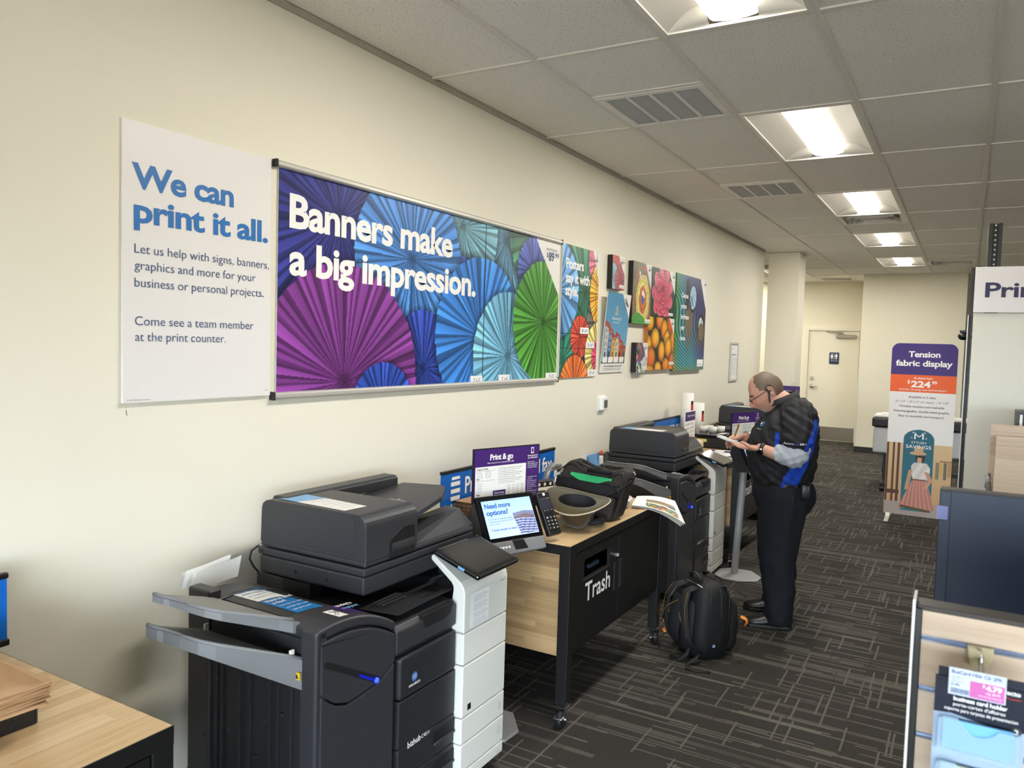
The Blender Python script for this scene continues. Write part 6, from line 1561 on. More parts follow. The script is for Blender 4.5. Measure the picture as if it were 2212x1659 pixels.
# ------------------------------------------------------------------ backpack on the floor
K = thing('backpack', 'black backpack with orange tags standing on the carpet beside the trash table', 'backpack', (1.17, 4.21, 0))
BM = Matrix.Identity(4)
p_, q_ = Vector((-.68, -.73, 0)).normalized(), Vector((.73, -.68, 0)).normalized()   # harness side, zip side
lean = Vector((0.05, .03, 1)).normalized()
for i in range(3): BM[i][0], BM[i][1], BM[i][2] = q_[i], -p_[i], lean[i]
BM.translation = Vector((1.165, 4.215, 0)); BM = BM @ Matrix.Diagonal((.96, .96, .91, 1))
M_BPK = mat('backpack_nylon', '#141517', .62, var=.15, scale=45, bump=.35, bscale=300, spec=.35)
M_BPK2 = mat('backpack_mesh', '#1A1B1F', .8, var=.2, scale=400, bump=.4, bscale=700)
M_ORANGE = mat('orange_nylon', '#E58A2E', .6, var=.1)
def rr(a, b, z, n=32, e=3.2, dx=0, dy=0):
    R = []
    for k in range(n):
        t = 2 * PI * k / n; c, s = math.cos(t), math.sin(t)
        r = (abs(c) ** e + abs(s) ** e) ** (-1 / e)
        w = 1 + .03 * math.sin(5 * t + z * 30) + .02 * math.sin(9 * t - z * 55)
        R.append((dx + a * r * c * w, dy + b * r * s * w, z))
    return R
m = MB(); m.loft([rr(.135, .095, .004), rr(.158, .12, .03), rr(.166, .128, .12), rr(.168, .13, .22), rr(.162, .125, .32), rr(.148, .112, .39), rr(.125, .09, .43), rr(.085, .06, .452), rr(.02, .015, .46)], M=BM); part('pack_body', m, M_BPK, K)
m = MB(); m.loft([rr(.12, .03, .03, dy=.125), rr(.135, .055, .08, dy=.125), rr(.135, .06, .2, dy=.125), rr(.12, .05, .3, dy=.12), rr(.09, .02, .34, dy=.115)], M=BM); part('outer_pocket', m, M_BPK, K)
# padded back and two shoulder straps on the harness side (local -y)
for s in (-1, 1):
    m = MB(); m.loft([rr(.05, .008, .06, dx=s * .075, dy=-.128, e=2.4), rr(.058, .016, .12, dx=s * .075, dy=-.132, e=2.4), rr(.058, .018, .24, dx=s * .072, dy=-.132, e=2.4), rr(.045, .012, .32, dx=s * .07, dy=-.122, e=2.4), rr(.03, .004, .34, dx=s * .07, dy=-.118, e=2.4)], M=BM); part('back_pad', m, M_BPK2, K)
    m = MB(); path = [(s * .05, -.085, .415), (s * .062, -.15, .40), (s * .085, -.175, .33), (s * .105, -.175, .24), (s * .118, -.16, .15), (s * .125, -.135, .09)]
    m.tube([BM @ Vector(v) for v in path], .03, 10, flat=(.030, .011)); st = part('shoulder_strap', m, M_BPK2, K)
    for e_ in (-1, 1):
        m = MB(); m.tube([BM @ Vector((v[0] + e_ * .026, v[1] - .009, v[2])) for v in path[1:5]], .0018, 5); part('strap_piping', m, mat('amber_piping', '#7A5A26', .6), st)
    m = MB(); m.tube([BM @ Vector(v) for v in ((s * .125, -.135, .09), (s * .14, -.16, .05), (s * .12, -.19, .012), (s * .06, -.215, .008))], .01, 6, flat=(.012, .002)); part('strap_tail', m, M_WEB, K)
m = MB(); m.tube([BM @ Vector(v) for v in ((.172, -.10, .06), (.19, -.13, .04), (.18, -.17, .012), (.235, -.20, .01), (.26, -.18, .006), (.30, -.10, .004))], .011, 6, flat=(.013, .002)); part('loose_strap', m, M_WEB, K)
# handles and cords at the top
for y in (-.055, .03):
    m = MB(); m.tube([BM @ Vector(v) for v in ((-.06, y, .435), (-.05, y - .01, .472), (0, y - .015, .488), (.05, y - .01, .474), (.06, y, .437))], .008, 8, flat=(.012, .006)); part('grab_handle', m, M_WEB, K)
m = MB(); m.tube([BM @ Vector(v) for v in ((.10, .02, .425), (.13, .05, .44), (.15, .12, .41), (.19, .16, .38))], .006, 6, flat=(.009, .004)); part('side_loop', m, M_WEB, K)
# zips
for y in (-.045, .02, .075):
    m = MB(); L = []
    for k in range(19):
        z = .03 + .40 * k / 18 if k < 17 else .43
        b = np.interp(z, [.03, .12, .22, .32, .39, .43], [.158, .167, .169, .163, .150, .128])
        L.append((b * (1 - .12 * abs(y) / .12) + .003, y * (1 - .25 * (z > .4)), z))
    m.tube([BM @ Vector(v) for v in L], .003, 5); part('zip', m, M_BLACKP, K)
m = MB(); m.tube([BM @ Vector(v) for v in ((-.10, -.06, .42), (-.05, -.10, .435), (.04, -.10, .44), (.11, -.07, .425))], .003, 6); part('reflective_cord', m, M_CHROME, K)
m = MB(); m.box(.166, .172, -.02, .025, .085, .105, .002, M=BM); lt = part('pack_label', m, M_BLACKP, K)
m = MB(); m.box(.1715, .173, -.019, -.004, .087, .103, M=BM); part('label_badge', m, mat('badge_pale_blue', '#8FA6C8', .3), lt)
m = MB(); m.tube([BM @ Vector(v) for v in ((.155, .155, .255), (.175, .175, .245), (.178, .185, .225), (.165, .18, .21))], .014, 7, flat=(.018, .006)); part('orange_tag', m, M_ORANGE, K)
m = MB(); m.tube([BM @ Vector(v) for v in ((-.165, -.11, .20), (-.18, -.14, .17), (-.175, -.145, .13), (-.16, -.125, .11))], .008, 6, flat=(.012, .003)); m.tube([BM @ Vector(v) for v in ((-.16, -.125, .10), (-.15, -.15, .085), (-.12, -.155, .08))], .008, 6, flat=(.010, .003)); part('orange_strap', m, M_ORANGE, K)
m = MB(); m.box(-.19, -.165, -.15, -.13, .14, .17, .004, M=BM); part('side_buckle', m, M_BLACKP, K)
m = MB()
for s in (-1, 1): m.tube([BM @ Vector(v) for v in ((s * .045, -.135, .31), (s * .07, -.19, .27), (s * .10, -.19, .225))], .002, 5)
part('amber_stitch', m, mat('amber_stitch', '#8A6228', .6), K)
# ------------------------------------------------------------------ the man
from mathutils.bvhtree import BVHTree
PM = Matrix.Translation((1.45, 4.95, 0)) @ Matrix.Rotation(math.radians(15), 4, 'Z')   # he faces local -x, his left is local -y
MAN = thing('person', 'balding man in black polo with blue side panels writing in a small notebook', 'person', None, M=PM)
def ell(c, a, b, n=28, tilt=0.0, e=2.3, yaw=0.0):
    R = []
    for k in range(n):
        t = 2 * PI * k / n; ct, s = math.cos(t), math.sin(t); r = (abs(ct) ** e + abs(s) ** e) ** (-1 / e)
        x, y = a * r * ct, b * r * s
        x, y = x * math.cos(yaw) - y * math.sin(yaw), x * math.sin(yaw) + y * math.cos(yaw)
        R.append((c[0] + x, c[1] + y, c[2] + x * tilt))
    return R
def limb(mb, pts, rads, n=16, sub=4):
    """tapered round limb through joints, smoothed at the bends"""
    P = [Vector(p) for p in pts]; Q = []; Rr = []
    for i in range(len(P) - 1):
        p0, p1, p2, p3 = P[max(0, i - 1)], P[i], P[i + 1], P[min(len(P) - 1, i + 2)]
        for k in range(sub):
            t = k / sub
            Q.append(.5 * ((2 * p1) + (p2 - p0) * t + (2 * p0 - 5 * p1 + 4 * p2 - p3) * t * t + (3 * p1 - p0 - 3 * p2 + p3) * t ** 3)); Rr.append(rads[i] * (1 - t) + rads[i + 1] * t)
    Q.append(P[-1]); Rr.append(rads[-1])
    mb.tube(Q, Rr, n)
    mb.ball(Q[0], Rr[0] * .98, 14); mb.ball(Q[-1], Rr[-1] * .98, 14)
def remesh(mb, vox, smooth=2):
    me = bpy.data.meshes.new('tmp'); me.from_pydata(mb.v, [], mb.f); me.update()
    b = bmesh.new(); b.from_mesh(me); bmesh.ops.recalc_face_normals(b, faces=b.faces[:]); b.to_mesh(me); b.free()
    o = bpy.data.objects.new('tmp', me); COLL.objects.link(o)
    md = o.modifiers.new('r', 'REMESH'); md.mode = 'VOXEL'; md.voxel_size = vox; md.use_smooth_shade = True
    if smooth:
        sm = o.modifiers.new('s', 'SMOOTH'); sm.factor = .5; sm.iterations = smooth
    bpy.context.view_layer.update()
    dg = bpy.context.evaluated_depsgraph_get(); ev = o.evaluated_get(dg); em = ev.to_mesh()
    v = np.array([x.co[:] for x in em.vertices]); f = [tuple(p.vertices) for p in em.polygons]
    nr = np.array([x.normal[:] for x in em.vertices])
    ev.to_mesh_clear(); bpy.data.objects.remove(o); bpy.data.meshes.remove(me)
    return v, f, nr
def local_obj(name, v, f, m, parent, smooth=True, col=None):
    me = bpy.data.meshes.new(name); me.from_pydata(v.tolist() if hasattr(v, 'tolist') else v, [], f); me.polygons.foreach_set('use_smooth', [smooth] * len(f))
    if col is not None:
        at = me.color_attributes.new('Col', 'FLOAT_COLOR', 'POINT'); c = np.ones((len(col), 4), np.float32); c[:, :3] = col; at.data.foreach_set('color', c.ravel())
    me.materials.append(m); me.update(); o = bpy.data.objects.new(name, me); COLL.objects.link(o); o.parent = parent; WM[o.name] = PM; return o
def lpart(name, mb, m, parent=MAN): return local_obj(name, mb.v, mb.f, m, parent, True) if not isinstance(m, str) else None

def attr_mat(name, rough, bump=0, bscale=200, spec=.3, sss=0):
    t = NT(name); a = t.n('ShaderNodeAttribute', attribute_name='Col').outputs[0]
    g = t.mix(t.noise(t.coord(), 60, 3), (.86, .86, .86), (1.1, 1.1, 1.1))
    c = t.n('ShaderNodeMix', data_type='RGBA', blend_type='MULTIPLY', i_0=1.0, i_6=a, i_7=g).outputs[2]
    t.set(col=c, rough=rough, spec=spec)
    if bump: t.bump(t.noise(t.coord(), bscale, 3), bump, .003)
    return t.m
M_SKIN = attr_mat('skin', .5, .08, 260)
M_HAIR = mat('greying_brown_hair', '#5A4A3B', .6, var=.4, scale=120, bump=.5, bscale=400)

# head: sculpted ball, looking down
HC = Vector((-.135, .0, 1.425)); HP = Matrix.Translation(HC) @ Matrix.Rotation(math.radians(-36), 4, 'Y') @ Matrix.Rotation(math.radians(4), 4, 'Z')
def head_point(d):
    dx, dy, dz = d
    rx, ry, rz = .102, .080, .122
    x, y, z = dx * rx, dy * ry, dz * rz
    jaw = max(0, -dz); y *= 1 - .22 * jaw ** 1.5; x += -.012 * jaw * (dx < 0) * 1
    if dx > 0: x *= 1 + .06 * (dz > 0) * dz; x *= 1 - .25 * jaw
    if dx < 0:
        g = lambda cy, cz, sy, sz: math.exp(-((y - cy) / sy) ** 2 - ((z - cz) / sz) ** 2)
        x -= .030 * g(0, -.030, .014, .022) + .014 * g(0, -.005, .010, .022)          # nose
        x -= .007 * g(0, .026, .05, .010)                                              # brow
        for s in (-1, 1): x += .010 * g(s * .031, .006, .016, .011); x -= .006 * g(s * .042, -.030, .022, .022)
        x -= .009 * g(0, -.064, .024, .008) + .008 * g(0, -.078, .022, .007); x += .006 * g(0, -.071, .026, .003)   # lips
        x -= .016 * g(0, -.104, .028, .018)                                            # chin
    return Vector((x, y, z))
def head_mesh(mb, scale=1.0):
    b = bmesh.new(); bmesh.ops.create_uvsphere(b, u_segments=64, v_segments=48, radius=1)
    for v in b.verts: v.co = HP @ (head_point(v.co.normalized()) * scale)
    mb.bm(b, True)
SK = MB(); head_mesh(SK)
for s in (-1, 1):       # ears
    E_ = HP @ Matrix.Translation((.014, s * .080, -.002)) @ Matrix.Rotation(s * .35, 4, 'Z') @ Matrix.Rotation(-.2, 4, 'Y')
    SK.loft([[tuple(E_ @ Vector((.019 * k * math.cos(q) + .004, s * yy, .033 * k * math.sin(q) - .004 * math.cos(q)))) for q in [2 * PI * j / 18 for j in range(18)]] for k, yy in ((.55, -.006), (.8, .004), (1.0, .014), (1.0, .019), (.80, .018), (.70, .010))])
limb(SK, [(-.105, 0, 1.385), (-.05, 0, 1.36), (.015, 0, 1.30)], [.068, .074, .085])          # thick neck
# trunk and legs under the clothes
SK.loft([ell(c, a - .012, b - .012) for c, a, b in (((-.01, 0, .80), .14, .17), ((-.02, 0, .90), .155, .19), ((-.03, 0, 1.0), .185, .205), ((-.03, 0, 1.1), .19, .21), ((-.015, 0, 1.22), .165, .205), ((.01, 0, 1.31), .12, .17), ((.0, 0, 1.36), .07, .10))])
HIPS = ((-.02, -.085), (-.02, .10)); FEET = ((-.005, -.12), (.0, .185))
for (hx, hy), (fx, fy) in zip(HIPS, FEET): limb(SK, [(hx, hy, .84), (hx - .015, (hy + fy) / 2, .48), (fx, fy, .10), (fx - .01, fy, .06)], [.095, .062, .045, .045])
# arms
SL, EL, WL = Vector((.022, -.19, 1.275)), Vector((.035, -.285, 1.065)), Vector((-.165, -.215, 1.095))
SR, ER, WR = Vector((.0, .19, 1.275)), Vector((-.02, .285, 1.08)), Vector((-.245, .075, 1.125))
limb(SK, [SL, EL, WL], [.045, .043, .031]); limb(SK, [SR, ER, WR], [.045, .043, .031])
# hands: palm plus five fingers, each with two bends
def hand(mb, W, d, side, up, fingers, thumb, pw=.080):
    d, side, up = Vector(d).normalized(), Vector(side).normalized(), Vector(up).normalized()
    rings = []
    for t, wd, th in ((-.01, .026, .021), (.02, .034, .017), (.055, .042, .016), (.085, .041, .013), (.095, .036, .008)):
        c = W + d * t; rings.append([tuple(c + side * (wd * math.cos(q)) + up * (th * math.sin(q))) for q in [2 * PI * k / 16 for k in range(16)]])
    mb.loft(rings)
    for k, bend in enumerate(fingers):
        base = W + d * (.082 - .006 * abs(k - 1.2)) + side * ((k - 1.5) * .0195)
        L = (.040, .046, .042, .033)[k]; pts = [base - d * .02]; dirn = d.copy(); p = base.copy(); pts.append(p.copy())
        for j, f in enumerate((1.0, .68, .56)):
            ax = side; dirn = (Matrix.Rotation(bend[j], 3, ax) @ dirn); p = p + dirn * L * f; pts.append(p.copy())
        limb(mb, pts, [.0095, .0095, .0088, .0082, .0068], 10, 3)
    limb(mb, [W + d * .02 + side * thumb[3] * .02] + [W + d * t[0] + side * t[1] + up * t[2] for t in thumb[:3]], [.013, .0125, .0105, .0085], 10, 3)
BC = Vector((-.325, -.03, 1.108)); 
# left hand cups the notebook from below, thumb over its near edge
hand(SK, WL, (-.86, .42, -.02), (.40, .86, .10), (.0, -.12, 1), ((.10, .25, .3), (.05, .2, .3), (.0, .25, .35), (.0, .35, .4)), [(.045, -.040, .012), (.075, -.046, .030), (.102, -.030, .036), -1])
# right hand holds the pen
hand(SK, WR, (-.90, -.36, .02), (-.35, .86, -.36), (-.05, .38, .9), ((-.35, -.7, -.45), (-.45, -.8, -.55), (-.6, -.95, -.7), (-.75, -1.05, -.8)), [(.045, -.036, -.004), (.074, -.038, -.014), (.098, -.022, -.020), -1])
v, f, nr = remesh(SK, .0042, 2)
hl = np.array([(HP.inverted() @ Vector(p))[:] for p in v])
skin = np.tile(np.array(lin('#BE8E7A')), (len(v), 1))
red = np.exp(-((hl[:, 0] + .12) / .03) ** 2 - ((hl[:, 2] + .03) / .03) ** 2)[:, None]; skin = skin * (1 - .35 * red) + np.array(lin('#B8604F')) * .35 * red
hd = (v[:, 2] > 1.22) & (np.linalg.norm(hl, axis=1) < .2)
gt = hd & (hl[:, 0] < -.062) & (hl[:, 2] < -.082) & (np.abs(hl[:, 1]) < .038) & (hl[:, 2] > -.15); skin[gt] = lin('#A8998C')
ms = hd & (hl[:, 0] < -.09) & (hl[:, 2] < -.052) & (hl[:, 2] > -.064) & (np.abs(hl[:, 1]) < .03); skin[ms] = lin('#A58C7C')
lp = hd & (hl[:, 0] < -.09) & (hl[:, 2] < -.066) & (hl[:, 2] > -.078) & (np.abs(hl[:, 1]) < .022); skin[lp] = lin('#9A5A50')
br = hd & (hl[:, 0] < -.085) & (np.abs(hl[:, 2] - .026) < .006) & (np.abs(np.abs(hl[:, 1]) - .03) < .018); skin[br] = lin('#6A5140')
st = (hl[:, 2] < -.03) & (hl[:, 2] > -.12) & (hl[:, 0] < .02) & (np.abs(hl[:, 1]) > .03) & (v[:, 2] > 1.25); skin[st] = skin[st] * .88
# short hair on sides and back of the head is a shell of its own
body = local_obj('body', v, f, M_SKIN, MAN, True, skin)
b = bmesh.new(); bmesh.ops.create_uvsphere(b, u_segments=80, v_segments=60, radius=1); V = []; keep = []
for x in b.verts:
    d = x.co.normalized(); p = head_point(d); side = abs(d.y)
    # hair line: back and sides, thin over the crown, bare forehead
    line = -.30 + .55 * max(0, -d.x) if side > .3 else -.30
    on = d.z > (-.42 if d.x > .25 else -.02 + .5 * max(0, -d.x + .05)) and d.x > -.42 + .50 * max(0, d.z - .5) * (1 if side < .5 else .2)
    bald = math.hypot(d.x - .05, d.y * 1.15) < .30 and d.z > .8
    on = on and not bald
    th = 1.035 + .012 * math.sin(d.x * 40 + d.y * 31) * math.sin(d.z * 37)
    if d.z > .6: th -= .015
    keep.append(on); x.co = HP @ (p * th)
b.verts.ensure_lookup_table()
bmesh.ops.delete(b, geom=[x for x, k_ in zip(b.verts[:], keep) if not k_], context='VERTS')
m = MB(); m.bm(b, True); hv = np.array(m.v)
local_obj('hair', hv, m.f, M_HAIR, MAN)
# glasses, earpiece
m = MB(); HPp = lambda x, y, z: tuple(HP @ Vector((x, y, z)))
for s in (-1, 1):
    m.tube([HPp(-.112 + .010 * (1 - math.cos(q)) * 0, s * (.032 + .022 * math.cos(q)), -.002 + .016 * math.sin(q)) for q in [2 * PI * k / 18 for k in range(18)]], .0016, 6, closed=True)
    m.tube([HPp(-.110, s * .054, .004), HPp(-.07, s * .082, .006), HPp(-.01, s * .090, .008), HPp(.02, s * .090, -.004)], .0024, 6)
m.tube([HPp(-.115, -.011, .0), HPp(-.121, 0, .004), HPp(-.115, .011, .0)], .0018, 6); gl = local_obj('glasses', m.v, m.f, M_BLACKP, MAN)
m = MB()
for s in (-1, 1): m.poly([HPp(-.112, s * (.032 + .021 * math.cos(q)), -.002 + .015 * math.sin(q)) for q in [2 * PI * k / 16 for k in range(16)]])
local_obj('lens', m.v, m.f, mat('spectacle_lens', '#E8F0F4', .03, alpha=.18, var=0), gl, False)
m = MB(); m.tube([HPp(.030, -.092, .022), HPp(.016, -.096, .036), HPp(-.004, -.096, .026), HPp(.002, -.098, .0)], .004, 8); m.ball(HPp(.0, -.100, -.004), .009, 10); m.tube([HPp(.0, -.102, -.004), HPp(-.018, -.100, -.035), HPp(-.03, -.093, -.06)], [.006, .005, .004], 8); local_obj('earpiece', m.v, m.f, M_BLACKP, MAN)

# ---- shirt
SH = MB()
SH.loft([ell(c, a, b_, tilt=t_) for c, a, b_, t_ in (((-.015, .005, .868), .158, .20, .10), ((-.022, 0, .90), .178, .212, .06), ((-.03, 0, .96), .198, .225, 0), ((-.03, 0, 1.06), .206, .232, 0), ((-.022, 0, 1.15), .200, .232, 0), ((-.008, 0, 1.23), .182, .226, .05), ((.008, 0, 1.29), .152, .205, .12), ((.012, 0, 1.335), .118, .155, .2), ((.0, 0, 1.365), .092, .10, .3))])
limb(SH, [(.02, -.135, 1.315), (.03, -.225, 1.24), (.036, -.268, 1.165)], [.085, .086, .090]); limb(SH, [(.0, .135, 1.315), (.0, .225, 1.24), (-.02, .27, 1.165)], [.085, .086, .090])
SH.loft([ell((-.012, 0, 1.345), .092, .098, tilt=.35), ell((-.03, 0, 1.375), .082, .086, tilt=.45), ell((-.042, 0, 1.395), .079, .082, tilt=.5), ell((-.04, 0, 1.36), .07, .07, tilt=.4)])
v, f, nr = remesh(SH, .0062, 3)
amp = .0045 * (np.sin(v[:, 2] * 60 + v[:, 0] * 45 + 3 * np.sin(v[:, 1] * 18)) * np.clip(1.3 - np.abs(v[:, 2] - 1.15) * 3, .1, 1)) + .003 * np.sin(v[:, 0] * 90 - v[:, 2] * 50 + v[:, 1] * 40)
arm = (np.abs(v[:, 1]) > .2)[:, ]
amp = amp + np.where(arm, .004 * np.sin((v[:, 2] * 1.0 + v[:, 0] * .6) * 120), 0)
v = v + nr * amp[:, None]
col = np.tile(np.array(lin('#1E1F22')), (len(v), 1)); BL = np.array(lin('#1A3FA8'))
X, Y_, Z_ = v.T
xc = np.interp(Z_, [.86, .93, 1.0, 1.08, 1.16, 1.24, 1.28], [.0, .02, .055, .09, .115, .14, .15]); hw = np.interp(Z_, [.86, .93, 1.05, 1.15, 1.27], [.045, .05, .042, .034, .018])
pan = (np.abs(X - xc) < hw) & (Z_ < 1.275) & (np.abs(Y_) > .05) & (X < .19); col[pan] = BL
pip = (np.abs(X + .075 + .04 * (1.16 - Z_)) < .012) & (Z_ > 1.06) & (Z_ < 1.2) & (np.abs(Y_) > .17); col[pip] = BL
M_SHIRT = attr_mat('polo_knit', .75, .15, 500, .25)
shirt = local_obj('polo_shirt', v, f, M_SHIRT, MAN, True, col)
bvh = BVHTree.FromPolygons([Vector(p) for p in v], f)
def onto(mb, dirn, lift=.002, poly=True):
    """lay flat lettering onto the shirt along dirn"""
    o = []
    for p in mb.v:
        h = bvh.ray_cast(Vector(p) - Vector(dirn) * .4, Vector(dirn)); q = h[0] if h[0] is not None else Vector(p); o.append(tuple(q - Vector(dirn) * lift))
    mb.v = o
m = MB(); text(m, 'Accurio', (-.045, -.45, 1.142), (1, 0, .02), (0, 0, 1), .012, .055, .01); onto(m, (0, 1, 0)); local_obj('sleeve_lettering', m.v, m.f, M_INKW, shirt, False)
m = MB(); text(m, 'Jet', (.014, -.45, 1.143), (1, 0, .02), (0, 0, 1), .012, .02, .01); onto(m, (0, 1, 0)); local_obj('sleeve_lettering', m.v, m.f, mat('sleeve_blue', '#3A66D8', .5), shirt, False)
m = MB(); text(m, 'KM-1', (.04, -.45, 1.144), (1, 0, .02), (0, 0, 1), .012, .035, .008); onto(m, (0, 1, 0)); local_obj('sleeve_lettering', m.v, m.f, M_INKW, shirt, False)
m = MB(); cc = Vector((-.16, -.14, 1.235)); m.poly([tuple(cc + Vector((.75, -.66, 0)) * (.014 * math.cos(q)) + Vector((0, 0, .014 * math.sin(q)))) for q in [2 * PI * k / 18 for k in range(18)]]); onto(m, (.66, .75, 0)); local_obj('chest_badge', m.v, m.f, M_STICKB, shirt, False)
m = MB(); text(m, 'KONICA MINOLTA', (-.195, -.105, 1.20), (.75, -.66, 0), (0, 0, 1), .007, .06); onto(m, (.66, .75, 0)); local_obj('chest_lettering', m.v, m.f, M_INKW, shirt, False)
m = MB(); text(m, '=', (-.17, -.13, 1.228), (.75, -.66, 0), (0, 0, 1), .02, .014, .03); onto(m, (.66, .75, 0), .003); local_obj('badge_bar', m.v, m.f, M_INKW, shirt, False)
# collar fold, placket, buttons
m = MB(); m.loft([ell((-.028, 0, 1.368), .088, .094, tilt=.42), ell((-.040, 0, 1.402), .082, .086, tilt=.5), ell((-.040, 0, 1.398), .079, .083, tilt=.5)], cap=False); local_obj('collar', m.v, m.f, mat('collar_knit', '#17181A', .8, bump=.2, bscale=600), shirt)
m = MB()
for z in (1.27, 1.22, 1.17): m.cyl((-.25, -.02, z), (-.247, -.02, z), .006, .006, 10)
onto(m, (1, .1, 0), .002); q = local_obj('button', m.v, m.f, M_CHAR, shirt); q['kind'] = 'stuff'
# grey undershirt sleeves, rolled over the elbows
for nm, E2, W2, sh in (('l', EL, WL, SL), ('r', ER, WR, SR)):
    S_ = MB(); A = E2 + (sh - E2) * .45; B_ = E2 + (W2 - E2) * .42
    limb(S_, [A, E2 + (sh - E2) * .15, E2 + (W2 - E2) * .12, B_], [.066, .074, .070, .056]); vv, ff, nn_ = remesh(S_, .005, 3)
    vv = vv + nn_ * (.003 * np.sin(vv[:, 0] * 110 + vv[:, 2] * 70) + .002 * np.sin(vv[:, 2] * 160 - vv[:, 0] * 60))[:, None]
    local_obj('undershirt_sleeve', vv, ff, mat('grey_undershirt', '#A9AEB6', .85, bump=.2, bscale=500), MAN)
    axis = (B_ - E2).normalized()
    m = MB(); s1 = axis.cross(Vector((0, 0, 1))).normalized(); s2 = s1.cross(axis)
    m.tube([B_ + s1 * (.052 * math.cos(q)) + s2 * (.052 * math.sin(q)) for q in [2 * PI * k / 20 for k in range(20)]], .007, 8, closed=True); local_obj('rolled_cuff', m.v, m.f, mat('grey_undershirt', '#A9AEB6', .85), MAN)
# ---- trousers
TR = MB()
TR.loft([ell(c, a, b_) for c, a, b_ in (((-.008, 0, .885), .164, .198), ((-.005, 0, .84), .182, .21), ((-.002, .005, .78), .186, .212), ((-.01, .01, .70), .15, .19))])
for (hx, hy), (fx, fy) in zip(HIPS, FEET): limb(TR, [(hx + .008, hy, .80), (hx + .002, hy * .92 + .08 * fy, .66), (hx - .012, (hy + fy) / 2, .46), (fx - .008, fy, .20), (fx - .010, fy, .065)], [.148, .136, .112, .090, .084], 20, 5)
v, f, nr = remesh(TR, .0065, 14)
drop = v[:, 2] < .035; v[drop, 2] = .035
fold = np.clip((.75 - v[:, 2]) / .5, 0, 1)
v = v + nr * (.0045 * np.sin(v[:, 2] * 30 + v[:, 0] * 38 + 2.5 * np.sin(v[:, 1] * 22 + v[:, 2] * 9)) * fold + .002 * np.sin(v[:, 2] * 70 - v[:, 0] * 60 + 3 * np.sin(v[:, 2] * 13)) * fold * (v[:, 2] < .25) + .004 * np.sin(v[:, 0] * 70 + v[:, 1] * 30) * (1 - fold))[:, None]
M_TROU = mat('dark_navy_twill', '#181A20', .8, var=.12, scale=30, bump=.2, bscale=600, spec=.2)
tr = local_obj('trousers', v, f, M_TROU, MAN)
bv2 = BVHTree.FromPolygons([Vector(p) for p in v], f)
m = MB()
L = []
for k in range(8):
    p = Vector((.02 + .012 * k / 7, -.5, .855 - .10 * k / 7)); h = bv2.ray_cast(p, Vector((0, 1, 0))); L.append((h[0] if h[0] else p) - Vector((0, .001, 0)))
m.tube(L, .0018, 5); local_obj('pocket_seam', m.v, m.f, M_BLACKP, tr)
m = MB(); m.loft([ell((-.013, .003, .872), .166, .206), ell((-.013, .003, .905), .164, .204), ell((-.013, .003, .906), .155, .195), ell((-.013, .003, .872), .155, .195)], cap=False); local_obj('belt', m.v, m.f, mat('black_leather', '#131315', .35, var=.1, bump=.1), MAN)
m = MB(); m.box(.07, .125, -.222, -.185, .81, .90, .012, 3); m.box(.075, .12, -.212, -.19, .80, .83, .008); hol = local_obj('belt_pouch', m.v, m.f, mat('black_leather', '#131315', .35), MAN)
m = MB(); m.cyl((.095, -.222, .882), (.095, -.227, .882), .010, .008, 16); local_obj('snap', m.v, m.f, M_CHROME, hol)
# ---- shoes
M_SHOE = mat('dark_brown_leather', '#1D1916', .35, var=.15, scale=50, bump=.15, bscale=120)
for fx, fy in FEET:
    def srow(x, w, h, z0=.018, lift=0): return [(x, fy + w * math.cos(q), z0 + lift + (h * max(0, math.sin(q)) if math.sin(q) > 0 else 0)) for q in [2 * PI * k / 20 for k in range(20)]]
    m = MB(); m.loft([srow(fx + .072, .012, .03), srow(fx + .065, .030, .055), srow(fx + .03, .036, .085), srow(fx - .02, .037, .092), srow(fx - .07, .041, .070), srow(fx - .12, .047, .052), srow(fx - .16, .045, .042), srow(fx - .19, .034, .030, lift=.002), srow(fx - .205, .014, .016, lift=.004)]); sh = local_obj('shoe', m.v, m.f, M_SHOE, MAN)
    m = MB(); P = [(fx + .076, fy - .02), (fx + .076, fy + .02), (fx + .05, fy + .037), (fx - .03, fy + .036), (fx - .12, fy + .051), (fx - .175, fy + .046), (fx - .208, fy + .02), (fx - .208, fy - .02), (fx - .175, fy - .046), (fx - .12, fy - .051), (fx - .03, fy - .036), (fx + .05, fy - .037)]
    m.prism(P, 'z', .001, .022, .003); local_obj('sole', m.v, m.f, M_RUBBER, sh)
    m = MB()
    for k in range(3): m.tube([(fx - .055 - .018 * k, fy - .022, .078 - .009 * k), (fx - .05 - .018 * k, fy, .094 - .009 * k), (fx - .055 - .018 * k, fy + .022, .078 - .009 * k)], .0028, 6)
    q = local_obj('laces', m.v, m.f, M_BLACKP, sh); q['kind'] = 'stuff'
# ---- watches
def wrist(W, E2, name, face, strapm):
    ax = (W - E2).normalized(); c = W - ax * .012; s1 = ax.cross(Vector((0, 0, 1))).normalized(); s2 = s1.cross(ax)
    m = MB(); rings = []
    for t, r in ((-.011, .036), (-.011, .0385), (.011, .0375), (.011, .035)): rings.append([tuple(c + ax * t + s1 * (r * math.cos(q)) + s2 * (r * math.sin(q))) for q in [2 * PI * k / 24 for k in range(24)]])
    m.loft(rings, cap=False); o = local_obj(name, m.v, m.f, strapm, MAN)
    d = (s1 * face[0] + s2 * face[1]).normalized(); p = c + d * .036
    m = MB(); m.cyl(tuple(p), tuple(p + d * .010), .021, .019, 24); cs = local_obj('watch_case', m.v, m.f, M_CHROME, o)
    m = MB(); m.cyl(tuple(p + d * .0095), tuple(p + d * .0108), .0155, .0155, 20); local_obj('watch_face', m.v, m.f, M_GLOSSB, o)
s1 = (WL - EL).normalized().cross(Vector((0, 0, 1))).normalized()
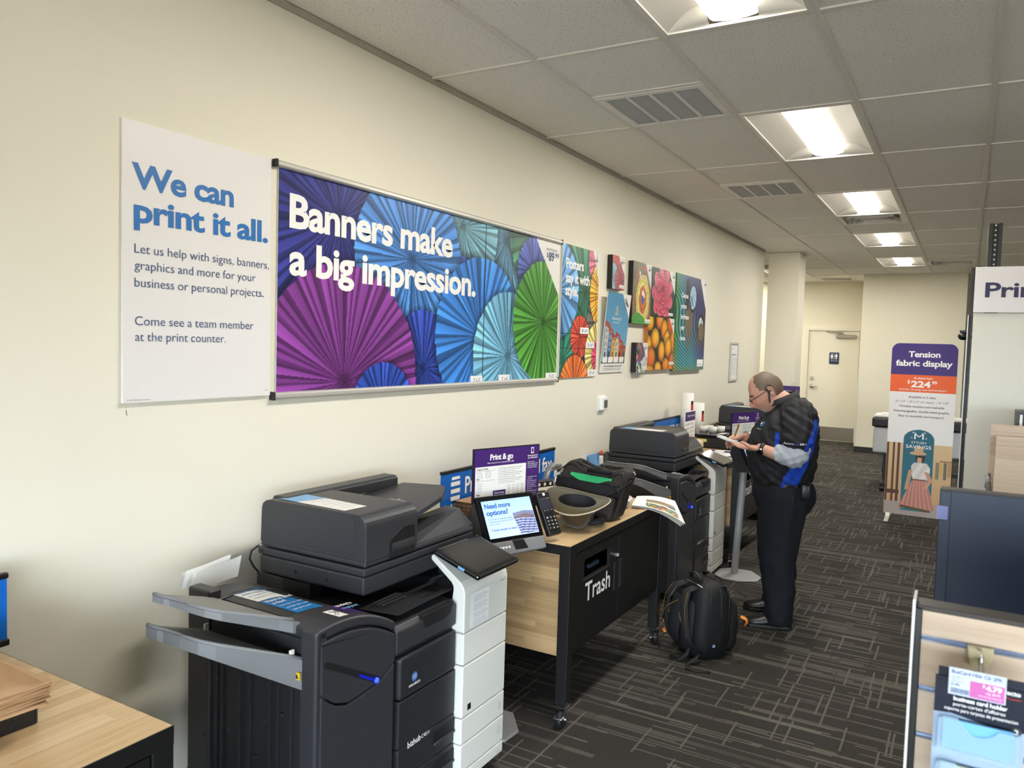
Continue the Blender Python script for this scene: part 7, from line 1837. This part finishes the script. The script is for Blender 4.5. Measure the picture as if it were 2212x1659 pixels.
wrist(WL, EL, 'wrist_watch', (s1.dot(Vector((0, -1, 0))), -.35), M_RUBBER)
s1 = (WR - ER).normalized().cross(Vector((0, 0, 1))).normalized()
wrist(WR, ER, 'steel_bracelet', (s1.dot(Vector((0, -1, 0))), .3), M_CHROME)
# ---- notebook and pen are held, so they are things of their own
NM = PM @ Matrix.Translation(BC) @ Matrix.Rotation(math.radians(-10), 4, 'Z') @ Matrix.Rotation(math.radians(17), 4, 'Y') @ Matrix.Rotation(math.radians(-6), 4, 'X')
nb = thing('notebook', 'small white spiral notebook held open in the left hand of the man', 'notebook', tuple(PM @ BC))
m = MB(); m.box(-.085, .085, -.062, .062, -.009, -.0065, M=NM); part('back_cover', m, M_KRAFT if False else mat('notebook_cover', '#3B2A26', .5), nb)
m = MB()
for k in range(10): m.box(-.084 + .0003 * k, .084, -.061, .061 - .0003 * (k % 3), -.006 + .0013 * k, -.0049 + .0013 * k, M=NM)
part('page_block', m, mat('notebook_paper', '#D9DADA', .7), nb)['kind'] = 'stuff'
m = MB()
for k in range(15):
    y = -.056 + .008 * k; m.tube([NM @ Vector((-.084 + .007 * math.cos(q), y, .0 + .010 * math.sin(q))) for q in [2 * PI * j / 10 for j in range(10)]], .0009, 4, closed=True)
part('wire_binding', m, M_CHROME, nb)['kind'] = 'stuff'
m = MB()
for k in range(5): text(m, 'serial no. 4471 tray 2 feed', NM @ Vector((.07 - .0 , .05, .0078)) if False else NM @ Vector((-.055 + .016 * k, .05, .0075)), NM.to_3x3() @ Vector((0, -1, 0)), NM.to_3x3() @ Vector((-1, 0, 0)), .005, .085 - .02 * (k % 2), lift=.0004) if k < 3 else None
part('handwriting', m, mat('pen_blue', '#3A4370', .5), nb)
tip = PM @ Vector((-.315, .0, 1.124)); top = PM @ Vector((-.290, .045, 1.205))
pn = thing('pen', 'brass coloured pen in the right hand of the man', 'pen', tuple(tip))
d = (top - tip)
m = MB(); m.cyl(tuple(tip + d * .12), tuple(top), .0052, .0055, 12); part('barrel', m, mat('brass', '#B08A3C', .25, .9), pn)
m = MB(); m.cyl(tuple(tip), tuple(tip + d * .12), .001, .0048, 12); part('nib_cone', m, M_CHROME, pn)
m = MB(); m.cyl(tuple(top), tuple(top + d * .06), .0035, .003, 10); part('clicker', m, M_CHROME, pn)
m = MB(); m.cyl(tuple(tip + d * .60 + Vector((.0065, -.003, 0))), tuple(top + Vector((.0065, -.003, 0))), .0012, .0012, 6); part('clip', m, mat('brass', '#B08A3C', .25, .9), pn)
